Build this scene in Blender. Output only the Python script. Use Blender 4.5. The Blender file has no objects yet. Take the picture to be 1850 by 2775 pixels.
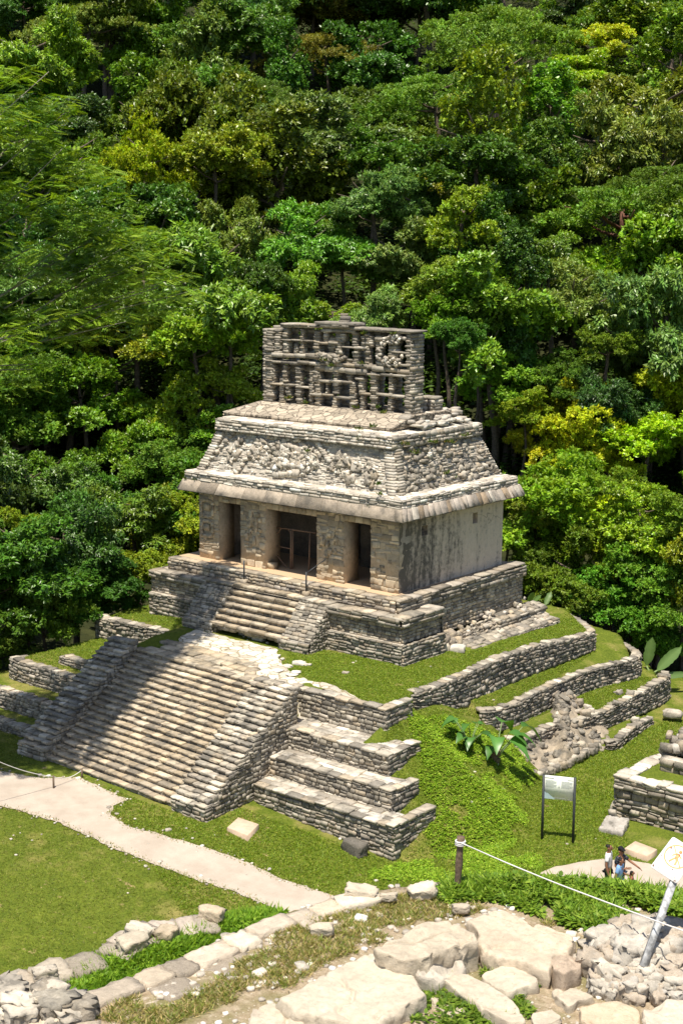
import bpy, math, random
import numpy as np
from mathutils import Vector
from mathutils.geometry import delaunay_2d_cdt

# ------------------------------------------------------------------ camera, sky, sun, exposure
scene = bpy.context.scene
COL = scene.collection
YAW, PITCH, ROLL, FPX = math.radians(-39.3641443), math.radians(10.09954), math.radians(.30981818), 4013.15
CAM = np.array([34.59, -45.75, 13.51])


def _cam_axes():
    cy, sy = math.cos(YAW), math.sin(YAW)
    f = np.array([sy * math.cos(PITCH), cy * math.cos(PITCH), -math.sin(PITCH)])
    r = np.array([cy, -sy, 0.0])
    u = np.cross(r, f)
    c, s = math.cos(ROLL), math.sin(ROLL)
    return c * r + s * u, -s * r + c * u, f


AX_R, AX_U, AX_F = _cam_axes()
cd = bpy.data.cameras.new("camera")
cam = bpy.data.objects.new("camera", cd)
COL.objects.link(cam)
cd.sensor_fit = 'VERTICAL'
cd.sensor_height = 36.0
cd.sensor_width = 24.0
cd.lens = FPX / 2775.0 * 36.0
cd.clip_start, cd.clip_end = 0.5, 3000
m = [[AX_R[i], AX_U[i], -AX_F[i], CAM[i]] for i in range(3)] + [[0, 0, 0, 1]]
from mathutils import Matrix
cam.matrix_world = Matrix(m)
scene.camera = cam

SUN = np.array([0.115, -0.27, 0.96])
SUN = SUN / np.linalg.norm(SUN)
w = bpy.data.worlds.new("World")
scene.world = w
w.use_nodes = True
nt = w.node_tree
nt.nodes.clear()
sky = nt.nodes.new("ShaderNodeTexSky")
sky.sky_type = 'NISHITA'
sky.sun_disc = False
sky.sun_elevation = math.asin(SUN[2])
sky.sun_rotation = math.atan2(SUN[0], SUN[1])
bg = nt.nodes.new("ShaderNodeBackground")
bg.inputs[1].default_value = 0.085
wo = nt.nodes.new("ShaderNodeOutputWorld")
nt.links.new(sky.outputs[0], bg.inputs[0])
nt.links.new(bg.outputs[0], wo.inputs[0])
sl = bpy.data.lights.new("sun", 'SUN')
sl.energy = 5.0
sl.angle = math.radians(0.53)
sl.color = (1.0, 0.92, 0.79)
so = bpy.data.objects.new("sun", sl)
COL.objects.link(so)
so.rotation_euler = Vector(SUN).to_track_quat('Z', 'Y').to_euler()
so.location = (0, 0, 60)
scene.view_settings.view_transform = 'Standard'
scene.view_settings.look = 'None'
scene.view_settings.exposure = 0.54
scene.view_settings.gamma = 1.0
scene.cycles.max_bounces = 8
scene.cycles.use_denoising = True

# ------------------------------------------------------------------ picking points on known planes
def ray(u, v):
    return AX_F + AX_R * ((u - 925) / FPX) - AX_U * ((v - 1387.5) / FPX)


def onz(u, v, z):
    d = ray(u, v)
    return CAM + d * ((z - CAM[2]) / d[2])


def onx(u, v, x):
    d = ray(u, v)
    return CAM + d * ((x - CAM[0]) / d[0])


def ony(u, v, y):
    d = ray(u, v)
    return CAM + d * ((y - CAM[1]) / d[1])


def proj(P):
    q = np.asarray(P, float) - CAM
    z = q @ AX_F
    return 925 + FPX * (q @ AX_R) / z, 1387.5 - FPX * (q @ AX_U) / z, z


def zoom(x0, y0, s):
    return lambda x, y: (x0 + x * s, y0 + y * s)


zA, zB, zC = zoom(480, 840, .5995), zoom(400, 1300, .70153), zoom(0, 1560, .574)
zD, zE, zF = zoom(500, 1700, .5102), zoom(1050, 1600, .5102), zoom(1150, 2200, .4464)
zG, zL, zK = zoom(700, 2300, .5102), zoom(0, 2200, .574), zoom(700, 840, .3061)

# ------------------------------------------------------------------ numpy helpers
def rng_(seed):
    return np.random.default_rng(seed)


_T = rng_(99).random((64, 64, 64)).astype(np.float32)


def vnoise(p):
    p = np.asarray(p, float)
    i = np.floor(p).astype(int)
    f = p - i
    f = f * f * (3 - 2 * f)
    i0 = i & 63
    i1 = (i + 1) & 63
    r = 0
    for a in (0, 1):
        for b in (0, 1):
            for c in (0, 1):
                wx = (f[..., 0] if a else 1 - f[..., 0])
                wy = (f[..., 1] if b else 1 - f[..., 1])
                wz = (f[..., 2] if c else 1 - f[..., 2])
                ix = i1[..., 0] if a else i0[..., 0]
                iy = i1[..., 1] if b else i0[..., 1]
                iz = i1[..., 2] if c else i0[..., 2]
                r = r + wx * wy * wz * _T[ix, iy, iz]
    return r


def fbm(p, octs=4):
    p = np.asarray(p, float)
    r, a, s = 0, .5, 0
    for k in range(octs):
        r = r + a * vnoise(p * 2 ** k + 17.3 * k)
        s += a
        a *= .5
    return r / s


def fbm2(x, y, sc, octs=4, seed=0.0):
    return fbm(np.stack([x * sc, y * sc, np.zeros_like(x) + seed], -1), octs)


class MB:
    def __init__(s):
        s.V, s.C, s.Q, s.T, s.n = [], [], [], [], 0

    def add(s, v, quads=None, tris=None, col=(.4, .4, .4)):
        v = np.asarray(v, np.float32).reshape(-1, 3)
        c = np.asarray(col, np.float32)
        if c.ndim == 1:
            c = np.broadcast_to(c, (len(v), 3))
        s.V.append(v)
        s.C.append(c)
        if quads is not None and len(quads):
            s.Q.append(np.asarray(quads, np.int64).reshape(-1, 4) + s.n)
        if tris is not None and len(tris):
            s.T.append(np.asarray(tris, np.int64).reshape(-1, 3) + s.n)
        s.n += len(v)

    def mesh(s, name, mats, smooth=False, origin=None):
        V = np.concatenate(s.V) if s.V else np.zeros((0, 3), np.float32)
        C = np.concatenate(s.C)
        if origin is not None:
            V = V - np.asarray(origin, np.float32)
        Q = np.concatenate(s.Q) if s.Q else np.zeros((0, 4), np.int64)
        T = np.concatenate(s.T) if s.T else np.zeros((0, 3), np.int64)
        me = bpy.data.meshes.new(name)
        me.vertices.add(len(V))
        me.vertices.foreach_set("co", V.ravel())
        loops = np.concatenate([Q.ravel(), T.ravel()]).astype(np.int32)
        me.loops.add(len(loops))
        me.loops.foreach_set("vertex_index", loops)
        st = np.concatenate([np.arange(len(Q)) * 4, len(Q) * 4 + np.arange(len(T)) * 3]).astype(np.int32)
        me.polygons.add(len(st))
        me.polygons.foreach_set("loop_start", st)
        if smooth:
            me.polygons.foreach_set("use_smooth", np.ones(len(st), bool))
        me.update(calc_edges=True)
        me.validate()
        at = me.color_attributes.new("Col", 'FLOAT_COLOR', 'POINT')
        rgba = np.ones((len(V), 4), np.float32)
        rgba[:, :3] = C
        at.data.foreach_set("color", rgba.ravel())
        for mt in (mats if isinstance(mats, (list, tuple)) else [mats]):
            me.materials.append(mt)
        return me

    def build(s, name, mat, parent=None, smooth=False):
        V = np.concatenate(s.V)
        if parent is not None:
            org = np.array(WORLD.get(parent.name, (0, 0, 0)))
        else:
            org = np.array([V[:, 0].mean(), V[:, 1].mean(), V[:, 2].min()])
        o = bpy.data.objects.new(name, s.mesh(name, mat, smooth, org))
        COL.objects.link(o)
        if parent is not None:
            o.parent = parent
            WORLD[o.name] = tuple(org)
        else:
            o.location = org
            WORLD[o.name] = tuple(org)
        return o


WORLD = {}


def thing(name, label, cat, loc, group=None):
    o = bpy.data.objects.new(name, None)
    COL.objects.link(o)
    o.empty_display_size = .3
    o.location = tuple(float(a) for a in loc)
    WORLD[o.name] = tuple(float(a) for a in loc)
    return tag(o, label, cat, group)


def tag(o, label, cat, group=None, kind=None):
    o["label"], o["category"] = label, cat
    if group:
        o["group"] = group
    if kind:
        o["kind"] = kind
    return o


def structure(o, label=None):
    o["kind"] = "structure"
    if label:
        o["label"] = label
    return o


# ------------------------------------------------------------------ materials
class NT:
    def __init__(s, name):
        s.m = bpy.data.materials.new(name)
        s.m.use_nodes = True
        s.t = s.m.node_tree
        s.t.nodes.clear()

    def n(s, typ, _o=0, **kw):
        nd = s.t.nodes.new("ShaderNode" + typ)
        for k, v in kw.items():
            if k.startswith("p_"):
                setattr(nd, k[2:], v)
                continue
            key = int(k[1:]) if k[0] == "i" and k[1:].isdigit() else k.replace("_", " ")
            sock = nd.inputs[key]
            if hasattr(v, "is_linked") or isinstance(v, bpy.types.NodeSocket):
                s.t.links.new(v, sock)
            else:
                sock.default_value = v
        return nd

    def noise(s, vec, scale, detail=4, rough=.55):
        return s.n("TexNoise", Vector=vec, Scale=scale, Detail=detail, Roughness=rough).outputs[0]

    def ramp(s, x, a, b, lo=0.0, hi=1.0):
        return s.n("MapRange", i0=x, i1=a, i2=b, i3=lo, i4=hi).outputs[0]

    def mix(s, f, a, b, mode='MIX'):
        nd = s.t.nodes.new("ShaderNodeMix")
        nd.data_type = 'RGBA'
        nd.blend_type = mode
        for sock, v in ((nd.inputs[0], f), (nd.inputs[6], a), (nd.inputs[7], b)):
            if isinstance(v, bpy.types.NodeSocket):
                s.t.links.new(v, sock)
            else:
                sock.default_value = v if isinstance(v, float) else (*v[:3], 1)
        return nd.outputs[2]

    def math(s, op, a, b=0.0):
        nd = s.n("Math", p_operation=op)
        for i, v in ((0, a), (1, b)):
            if isinstance(v, bpy.types.NodeSocket):
                s.t.links.new(v, nd.inputs[i])
            else:
                nd.inputs[i].default_value = v
        return nd.outputs[0]

    def scale(s, col, f):
        nd = s.n("VectorMath", p_operation='SCALE')
        s.t.links.new(col, nd.inputs[0])
        if isinstance(f, bpy.types.NodeSocket):
            s.t.links.new(f, nd.inputs[3])
        else:
            nd.inputs[3].default_value = f
        return nd.outputs[0]

    def out(s, shader):
        o = s.n("OutputMaterial")
        s.t.links.new(shader, o.inputs[0])
        return s.m

    def bsdf(s, col, rough=.85, bump=None, bstr=.4, bdist=.03, spec=.3):
        p = s.n("BsdfPrincipled", Roughness=rough)
        p.inputs["Specular IOR Level"].default_value = spec
        if isinstance(col, bpy.types.NodeSocket):
            s.t.links.new(col, p.inputs[0])
        else:
            p.inputs[0].default_value = (*col[:3], 1)
        if bump is not None:
            b = s.n("Bump", Strength=bstr, Distance=bdist, Height=bump)
            s.t.links.new(b.outputs[0], p.inputs["Normal"])
        return p

    def pos(s):
        return s.n("NewGeometry").outputs[0]

    def col(s):
        return s.n("Attribute", p_attribute_name="Col").outputs[0]


def stone_mat(name, lichen=.5, dark=(.085, .08, .07), pale=(.62, .57, .49), pale_amt=.35, sc=1.0, bump=.5, lo=.5, hi=.62):
    t = NT(name)
    p = t.pos()
    c = t.col()
    n1 = t.noise(p, 1.5 * sc, 7, .68)
    n2 = t.noise(p, 6.5 * sc, 6, .65)
    n3 = t.noise(p, 32 * sc, 4, .6)
    c = t.scale(c, t.ramp(n2, .3, .72, .68, 1.28))
    c = t.mix(t.math('MULTIPLY', t.ramp(n3, .5, .68), pale_amt), c, pale)
    msk = t.math('MULTIPLY', t.ramp(t.math('ADD', t.math('MULTIPLY', n1, .6), t.math('MULTIPLY', n2, .4)), lo, hi), lichen)
    c = t.mix(msk, c, dark)
    h = t.math('ADD', t.math('MULTIPLY', n2, .7), t.math('MULTIPLY', n3, .4))
    return t.out(t.bsdf(c, .9, h, bump, .05 / sc).outputs[0])


M = {}
M['stone'] = stone_mat("masonry_stone", .72, lo=.47, hi=.6)
M['pier'] = stone_mat("pier_stone", .45, lo=.5, hi=.64)
M['grey'] = stone_mat("weathered_grey_stone", .8, pale_amt=.3, lo=.46, hi=.6)
M['comb'] = stone_mat("comb_stone", .5, pale_amt=.35, lo=.49, hi=.63)
M['white'] = stone_mat("bleached_stone", .48, pale=(.72, .68, .6), pale_amt=.4, lo=.5, hi=.64)
M['rock'] = stone_mat("foreground_limestone", .38, dark=(.17, .145, .11), pale=(.7, .63, .52), pale_amt=.3, sc=2.2, bump=1.0, lo=.46, hi=.62)
M['rubble'] = stone_mat("rubble_limestone", .5, dark=(.16, .15, .135), pale=(.7, .66, .6), pale_amt=.35, sc=3.0, bump=.6, lo=.5, hi=.62)


def plaster_mat():
    t = NT("streaked_plaster")
    p = t.pos()
    mp = t.n("Mapping", Vector=p)
    mp.inputs[3].default_value = (2.2, 2.2, .3)
    n0 = t.noise(p, .55, 3, .5)
    n1 = t.noise(mp.outputs[0], 1.3, 7, .7)
    n2 = t.noise(p, 4.5, 6, .65)
    n3 = t.noise(p, 25, 4, .6)
    c = t.mix(t.ramp(n2, .35, .7), (.58, .475, .36), (.74, .625, .5))
    c = t.mix(t.math('MULTIPLY', t.ramp(n3, .45, .7), .3), c, (.5, .46, .42))
    yy = t.n("SeparateXYZ", i0=p).outputs[1]
    front = t.ramp(yy, 0.2, 4.8, .17, -.02)
    msk = t.math('MULTIPLY', t.ramp(t.math('ADD', t.math('ADD', t.math('MULTIPLY', n1, .55), t.math('MULTIPLY', n2, .5)), front), .52, .68), .85)
    c = t.mix(msk, c, (.05, .047, .04))
    vo = t.n("TexVoronoi", p_feature='DISTANCE_TO_EDGE', Vector=t.n("VectorMath", p_operation='ADD', i0=p, i1=t.scale(t.n("TexNoise", Vector=p, Scale=1.6, Detail=4).outputs[1], .9)).outputs[0], Scale=.75).outputs[0]
    c = t.mix(t.math('MULTIPLY', t.ramp(vo, .0, .018, .6, 0), t.ramp(n0, .45, .6)), c, (.09, .08, .065))
    return t.out(t.bsdf(c, .9, t.math('ADD', n2, t.math('MULTIPLY', n3, .4)), .45, .04).outputs[0])


M['plaster'] = plaster_mat()


def paving_mat(name, sc, base, joint, lich=.35):
    t = NT(name)
    p = t.pos()
    fl = t.n("VectorMath", p_operation='MULTIPLY', i0=p, i1=(1, 1, 0)).outputs[0]
    wob = t.n("VectorMath", p_operation='ADD', i0=fl, i1=t.scale(t.n("TexNoise", Vector=fl, Scale=2.2, Detail=3).outputs[1], .35)).outputs[0]
    e = t.n("TexVoronoi", p_feature='DISTANCE_TO_EDGE', Vector=wob, Scale=sc).outputs[0]
    cc = t.n("TexVoronoi", p_feature='F1', Vector=wob, Scale=sc).outputs[1]
    v = t.n("SeparateXYZ", i0=cc).outputs[0]
    n2 = t.noise(p, 5, 6, .65)
    n3 = t.noise(p, 28, 4, .6)
    c = t.mix(v, tuple(a * .68 for a in base), tuple(min(.8, a * 1.25) for a in base))
    c = t.scale(c, t.ramp(n3, .3, .7, .8, 1.15))
    c = t.mix(t.math('MULTIPLY', t.ramp(n2, .5, .66), lich), c, (.16, .14, .115))
    jm = t.ramp(t.math('ADD', e, t.math('MULTIPLY', n3, .03)), .035, .07, 1, 0)
    c = t.mix(jm, c, joint)
    h = t.math('ADD', t.ramp(e, .02, .12), t.math('MULTIPLY', n3, .25))
    return t.out(t.bsdf(c, .9, h, .5, .04).outputs[0])


M['paving'] = paving_mat("terrace_paving", 2.1, (.5, .44, .35), (.2, .155, .095))
M['apron'] = paving_mat("limestone_paving", 1.9, (.62, .56, .46), (.24, .2, .12), .25)
M['roofpave'] = paving_mat("roof_paving", 2.6, (.42, .36, .28), (.12, .1, .08), .4)


def grass_mat(name, a, b, dry, dry_lo=.56, dry_hi=.75, dry_amt=.8, bare=.63):
    t = NT(name)
    p = t.pos()
    n0 = t.noise(p, .22, 4, .6)
    n1 = t.noise(p, 1.1, 5, .6)
    n2 = t.noise(p, 9, 5, .7)
    n3 = t.noise(p, 45, 3, .7)
    f = t.ramp(t.math('ADD', t.math('ADD', t.math('MULTIPLY', n1, .3), t.math('MULTIPLY', n2, .5)), t.math('MULTIPLY', n3, .4)), .5, .72)
    c = t.mix(f, a, b)
    c = t.mix(t.math('MULTIPLY', t.ramp(t.math('ADD', t.math('MULTIPLY', n0, .55), t.math('MULTIPLY', n1, .5)), dry_lo, dry_hi), dry_amt), c, dry)
    c = t.scale(c, t.ramp(n3, .35, .65, .6, 1.35))
    n5 = t.noise(t.n("VectorMath", p_operation='ADD', i0=p, i1=(7.3, 2.1, 0)).outputs[0], 1.5, 6, .7)
    c = t.mix(t.math('MULTIPLY', t.ramp(n5, bare, bare + .06), .85), c, (.4, .28, .155))
    h = t.math('ADD', n2, t.math('MULTIPLY', n3, .8))
    return t.out(t.bsdf(c, .9, h, .55, .06, spec=.15).outputs[0])


M['lawn'] = grass_mat("lawn_grass", (.07, .105, .01), (.155, .19, .022), (.29, .24, .085), .52, .68)
M['bank'] = grass_mat("bank_grass", (.055, .115, .008), (.13, .22, .016), (.24, .2, .07), .57, .74, .7, .6)


def dirt_mat():
    t = NT("dry_earth")
    p = t.pos()
    n0 = t.noise(p, .9, 5, .6)
    n2 = t.noise(p, 12, 6, .7)
    n3 = t.noise(p, 60, 4, .7)
    c = t.mix(t.ramp(n2, .35, .7), (.30, .225, .14), (.52, .43, .31))
    c = t.mix(t.math('MULTIPLY', t.ramp(n0, .5, .62), .75), c, (.17, .17, .045))
    c = t.scale(c, t.ramp(n3, .3, .7, .75, 1.25))
    pb = t.n("TexVoronoi", p_feature='F1', Vector=p, Scale=16).outputs[0]
    c = t.mix(t.ramp(pb, .12, .2, .7, 0), c, (.62, .56, .46))
    return t.out(t.bsdf(c, .95, t.math('ADD', n2, n3), .7, .05).outputs[0])


M['dirt'] = dirt_mat()


def path_mat():
    t = NT("pale_gravel")
    p = t.pos()
    n1 = t.noise(p, 1.2, 5, .6)
    n2 = t.noise(p, 40, 4, .7)
    c = t.mix(t.ramp(n1, .35, .7), (.385, .325, .265), (.48, .415, .345))
    c = t.scale(c, t.ramp(n2, .3, .7, .86, 1.12))
    return t.out(t.bsdf(c, .95, n2, .4, .02).outputs[0])


M['path'] = path_mat()


def floor_mat():
    t = NT("forest_soil")
    p = t.pos()
    n = t.noise(p, .7, 5, .6)
    c = t.mix(t.ramp(n, .35, .65), (.018, .024, .009), (.045, .05, .018))
    return t.out(t.bsdf(c, .95, t.noise(p, 3, 5), .8, .3, spec=.1).outputs[0])


M['soil'] = floor_mat()


def leaf_mat(name, rough=.5, spec=.3, trans=.28):
    t = NT(name)
    c = t.n("VectorMath", p_operation='MULTIPLY', i0=t.col(), i1=t.n("ObjectInfo").outputs["Color"]).outputs[0]
    p = t.bsdf(c, rough, spec=spec)
    tc = t.n("VectorMath", p_operation='MULTIPLY', i0=c, i1=(1.35, 1.25, .5)).outputs[0]
    tr = t.n("BsdfTranslucent", Color=tc)
    mx = t.n("MixShader", i0=trans, i1=p.outputs[0], i2=tr.outputs[0])
    return t.out(mx.outputs[0])


M['leaf'] = leaf_mat("leaf")
M['gloss'] = leaf_mat("glossy_leaf", .38, .5, .22)


def plain(name, c, rough=.7, nscale=20, var=.25, spec=.3, metal=0.0):
    t = NT(name)
    n = t.noise(t.pos(), nscale, 4, .6)
    cc = t.mix(t.ramp(n, .3, .7), tuple(a * (1 - var) for a in c), tuple(min(1, a * (1 + var)) for a in c))
    b = t.bsdf(cc, rough, n, .2, .01, spec)
    b.inputs["Metallic"].default_value = metal
    return t.out(b.outputs[0])


def colmat(name, rough=.8, spec=.3):
    t = NT(name)
    p = t.pos()
    c = t.scale(t.col(), t.ramp(t.noise(p, 30, 4, .6), .3, .7, .85, 1.15))
    return t.out(t.bsdf(c, rough, t.noise(p, 60, 3), .15, .01, spec).outputs[0])


M['col'] = colmat("tinted_surface")
M['bark'] = plain("bark", (.13, .1, .075), .9, 8, .5)
M['redbark'] = plain("reddish_bark", (.16, .075, .05), .7, 8, .5)
M['palebark'] = plain("pale_bark", (.28, .25, .2), .9, 8, .4)
M['postwood'] = plain("weathered_post_wood", (.14, .1, .07), .9, 25, .5)
M['rope'] = plain("white_rope", (.7, .68, .66), .8, 60, .12)
M['metal'] = plain("dark_metal", (.035, .04, .045), .5, 30, .2, .4)
M['wood'] = plain("gate_timber", (.2, .13, .09), .8, 20, .35)
M['slab'] = plain("concrete_cover", (.55, .42, .31), .9, 6, .14)
M['panel'] = plain("sign_panel", (.74, .78, .7), .45, 3, .05, .4)
M['signwhite'] = plain("white_enamel", (.8, .8, .79), .4, 12, .03, .4)
M['orange'] = plain("faded_orange_print", (.72, .26, .08), .5, 30, .2)
M['faint'] = plain("faded_grey_print", (.62, .6, .58), .5, 30, .08)
M['print'] = plain("grey_print", (.4, .43, .4), .6, 60, .2)
M['blueprint'] = plain("pale_blue_print", (.4, .52, .55), .6, 20, .08)
M['galv'] = plain("flaking_white_paint", (.42, .43, .44), .6, 14, .6, .4)
M['skin'] = plain("skin", (.25, .12, .07), .6, 40, .1)

WARM = np.array([(.44, .37, .28), (.38, .31, .22), (.31, .26, .2), (.52, .46, .36), (.27, .23, .18), (.4, .35, .29), (.47, .39, .28)])
GREY = np.array([(.35, .31, .245), (.28, .25, .2), (.42, .38, .31), (.2, .18, .15), (.48, .43, .355), (.36, .3, .22), (.31, .27, .215)])
PALE = np.array([(.62, .57, .49), (.54, .49, .41), (.47, .42, .35), (.68, .63, .55), (.36, .32, .265), (.57, .5, .41)])
TAN = np.array([(.52, .42, .29), (.46, .37, .26), (.56, .47, .34), (.38, .31, .22), (.5, .4, .27)])
STEP = np.array([(.5, .41, .29), (.42, .345, .24), (.55, .47, .35), (.46, .37, .25), (.37, .31, .23)])
DARKST = np.array([(.27, .24, .195), (.2, .18, .15), (.35, .315, .26), (.15, .135, .11), (.42, .37, .3), (.3, .25, .19)])


def pick(pal, n, rng, var=.18):
    c = pal[rng.integers(0, len(pal), n)] * (1 + var * rng.standard_normal((n, 1)))
    return np.clip(c, .03, .8)


# ------------------------------------------------------------------ masonry
def wall_p(p0, p1, zb, batter=0.0, ref=1.0, zb1=None):
    """straight wall, outward = right of travel direction"""
    p0, p1 = np.array(p0, float), np.array(p1, float)
    L = np.linalg.norm(p1 - p0)
    d = (p1 - p0) / L
    nrm = np.array([d[1], -d[0]])
    zb1 = zb if zb1 is None else zb1

    def P(s, t, o):
        s, t, o = np.broadcast_arrays(np.asarray(s, float), t, o)
        xy = p0 + d * s[..., None] + nrm * (o - batter * t)[..., None]
        k = np.clip(s / L, 0, 1)
        return np.concatenate([xy, (zb + (zb1 - zb) * k + t)[..., None]], -1)
    return P, L


def quad_p(a, b, c, d):
    """bilinear patch a(s0,t0) b(s1,t0) c(s1,t1) d(s0,t1), outward = (b-a)x(d-a)"""
    a, b, c, d = [np.array(q, float) for q in (a, b, c, d)]
    L, H = np.linalg.norm(b - a), np.linalg.norm(d - a)
    n = np.cross(b - a, d - a)
    n /= np.linalg.norm(n)

    def P(s, t, o):
        s, t, o = np.broadcast_arrays(np.asarray(s, float), t, o)
        u, v = (s / L)[..., None], (t / H)[..., None]
        return a * (1 - u) * (1 - v) + b * u * (1 - v) + c * u * v + d * (1 - u) * v + n * o[..., None]
    return P, L, H


def poly_p(pts, Href, batter=0.0):
    """curved wall through (x, y, z_base, z_top)"""
    pts = np.array(pts, float)
    q = [pts[0]]
    for i in range(len(pts) - 1):
        for k in range(1, 9):
            u = k / 8
            p0, p1, p2, p3 = pts[max(i - 1, 0)], pts[i], pts[i + 1], pts[min(i + 2, len(pts) - 1)]
            q.append(.5 * (2 * p1 + (p2 - p0) * u + (2 * p0 - 5 * p1 + 4 * p2 - p3) * u * u + (3 * p1 - p0 - 3 * p2 + p3) * u ** 3))
    q = np.array(q)
    cs = np.concatenate([[0], np.cumsum(np.linalg.norm(np.diff(q[:, :2], axis=0), axis=1))])
    tg = np.gradient(q[:, :2], axis=0)
    tg /= np.linalg.norm(tg, axis=1)[:, None] + 1e-9
    nr = np.stack([tg[:, 1], -tg[:, 0]], 1)

    def P(s, t, o):
        s, t, o = np.broadcast_arrays(np.asarray(s, float), t, o)
        I = lambda a: np.interp(s, cs, a)
        zb, zt = I(q[:, 2]), I(q[:, 3])
        off = o - batter * t
        return np.stack([I(q[:, 0]) + I(nr[:, 0]) * off, I(q[:, 1]) + I(nr[:, 1]) * off, zb + t / Href * (zt - zb)], -1)
    return P, cs[-1]


def masonry(mb, P, L, H, rng, course=(.1, .2), length=(.15, .42), depth=.06, jit=.018, pal=GREY, inset=.16, back=True, backcol=(.13, .11, .085), wav=.03, dvar=.5, missing=0.0):
    S0, S1, T0, T1 = [], [], [], []
    t = 0.0
    while t < H - 1e-4:
        ch = min(rng.uniform(*course), H - t)
        if H - t - ch < course[0] * .5:
            ch = H - t
        n = int(L / (sum(length) / 2) * 1.6) + 4
        e = np.cumsum(rng.uniform(length[0], length[1], n) * (.8 + .4 * rng.random()))
        e = np.concatenate([[0], e - rng.uniform(0, length[0])])
        e = e[(e >= 0) & (e < L - length[0] * .4)]
        e = np.concatenate([[0], e[1:] if len(e) and e[0] == 0 else e, [L]])
        e = np.unique(e)
        for a, b in zip(e[:-1], e[1:]):
            if ch > course[0] * 1.25 and rng.random() < .22:
                mdl = t + ch * rng.uniform(.35, .65)
                S0 += [a, a]; S1 += [b, b]; T0 += [t, mdl]; T1 += [mdl, t + ch]
            else:
                S0.append(a); S1.append(b); T0.append(t); T1.append(t + ch)
        t += ch
    S0, S1, T0, T1 = map(np.array, (S0, S1, T0, T1))
    if missing:
        k = rng.random(len(S0)) > missing
        S0, S1, T0, T1 = S0[k], S1[k], T0[k], T1[k]
    N = len(S0)
    g = np.minimum(.012, (S1 - S0) * .08)
    gt = np.minimum(.010, (T1 - T0) * .08)
    cs = np.stack([S0 + g, S1 - g, S1 - g, S0 + g], 1)
    ct = np.stack([T0 + gt, T0 + gt, T1 - gt, T1 - gt], 1)
    ct = ct + (wav * (vnoise(np.stack([cs * .9, ct * 1.3, cs * 0 + 3.1], -1)) - .5) * 2) * ((ct > .03) & (ct < H - .03))
    cs = cs + rng.uniform(-jit, jit, cs.shape)
    ct = ct + rng.uniform(-jit, jit, ct.shape) * .8
    mc, mt_ = cs.mean(1, keepdims=True), ct.mean(1, keepdims=True)
    ds = depth * (1 + dvar * rng.uniform(-1, 1, (N, 1)))
    tilt = rng.uniform(-.3, .3, (N, 4)) * depth
    rings = [(cs, ct, np.full((N, 4), -.04)), (cs, ct, ds * .55 + tilt * .3)]
    ii = rng.uniform(inset * .3, inset * 1.0, (N, 4))
    rings.append((cs + (mc - cs) * ii, ct + (mt_ - ct) * ii * 1.2, ds + tilt))
    V = np.stack([P(a, b, c) for a, b, c in rings], 1).reshape(N, 12, 3)
    base = []
    for r in (0, 1):
        for k in range(4):
            base.append((r * 4 + k, r * 4 + (k + 1) % 4, r * 4 + 4 + (k + 1) % 4, r * 4 + 4 + k))
    base.append((8, 9, 10, 11))
    Q = (np.array(base)[None] + (np.arange(N) * 12)[:, None, None]).reshape(-1, 4)
    col = np.repeat(pick(pal, N, rng), 12, 0)
    mb.add(V.reshape(-1, 3), Q, None, col)
    if back:
        ns, ntt = max(2, int(L / .5) + 1), max(2, int(H / .5) + 1)
        grid(mb, P, np.linspace(0, L, ns), np.linspace(0, H, ntt), 0.0, backcol)


def grid(mb, P, ss, ts, off, col):
    a, b = np.meshgrid(ss, ts)
    V = P(a, b, np.full_like(a, off)).reshape(-1, 3)
    n, m_ = len(ss), len(ts)
    i = np.arange(n * m_).reshape(m_, n)
    Q = np.stack([i[:-1, :-1], i[:-1, 1:], i[1:, 1:], i[1:, :-1]], -1).reshape(-1, 4)
    mb.add(V, Q, None, col)


def box(mb, x0, x1, y0, y1, z0, z1, col):
    v = np.array([(x, y, z) for z in (z0, z1) for x, y in ((x0, y0), (x1, y0), (x1, y1), (x0, y1))])
    mb.add(v, [(0, 3, 2, 1), (4, 5, 6, 7), (0, 1, 5, 4), (1, 2, 6, 5), (2, 3, 7, 6), (3, 0, 4, 7)], None, col)


# rounded, jittered boxes (blocks, pillars, rubble)
def _tmpl(n):
    idx, V, F = {}, [], []
    r = np.linspace(-1, 1, n + 1)

    def vid(p):
        k = tuple(np.round(p, 4))
        if k not in idx:
            idx[k] = len(V)
            V.append(p)
        return idx[k]
    for ax in range(3):
        for sg in (-1, 1):
            for i in range(n):
                for j in range(n):
                    q = []
                    for di, dj in ((0, 0), (1, 0), (1, 1), (0, 1)):
                        p = [0, 0, 0]
                        p[ax] = sg
                        p[(ax + 1) % 3] = r[i + di]
                        p[(ax + 2) % 3] = r[j + dj]
                        q.append(vid(p))
                    F.append(q if sg > 0 else q[::-1])
    return np.array(V), np.array(F)


TM = {2: _tmpl(2), 3: _tmpl(3), 4: _tmpl(4), 6: _tmpl(6)}


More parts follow.
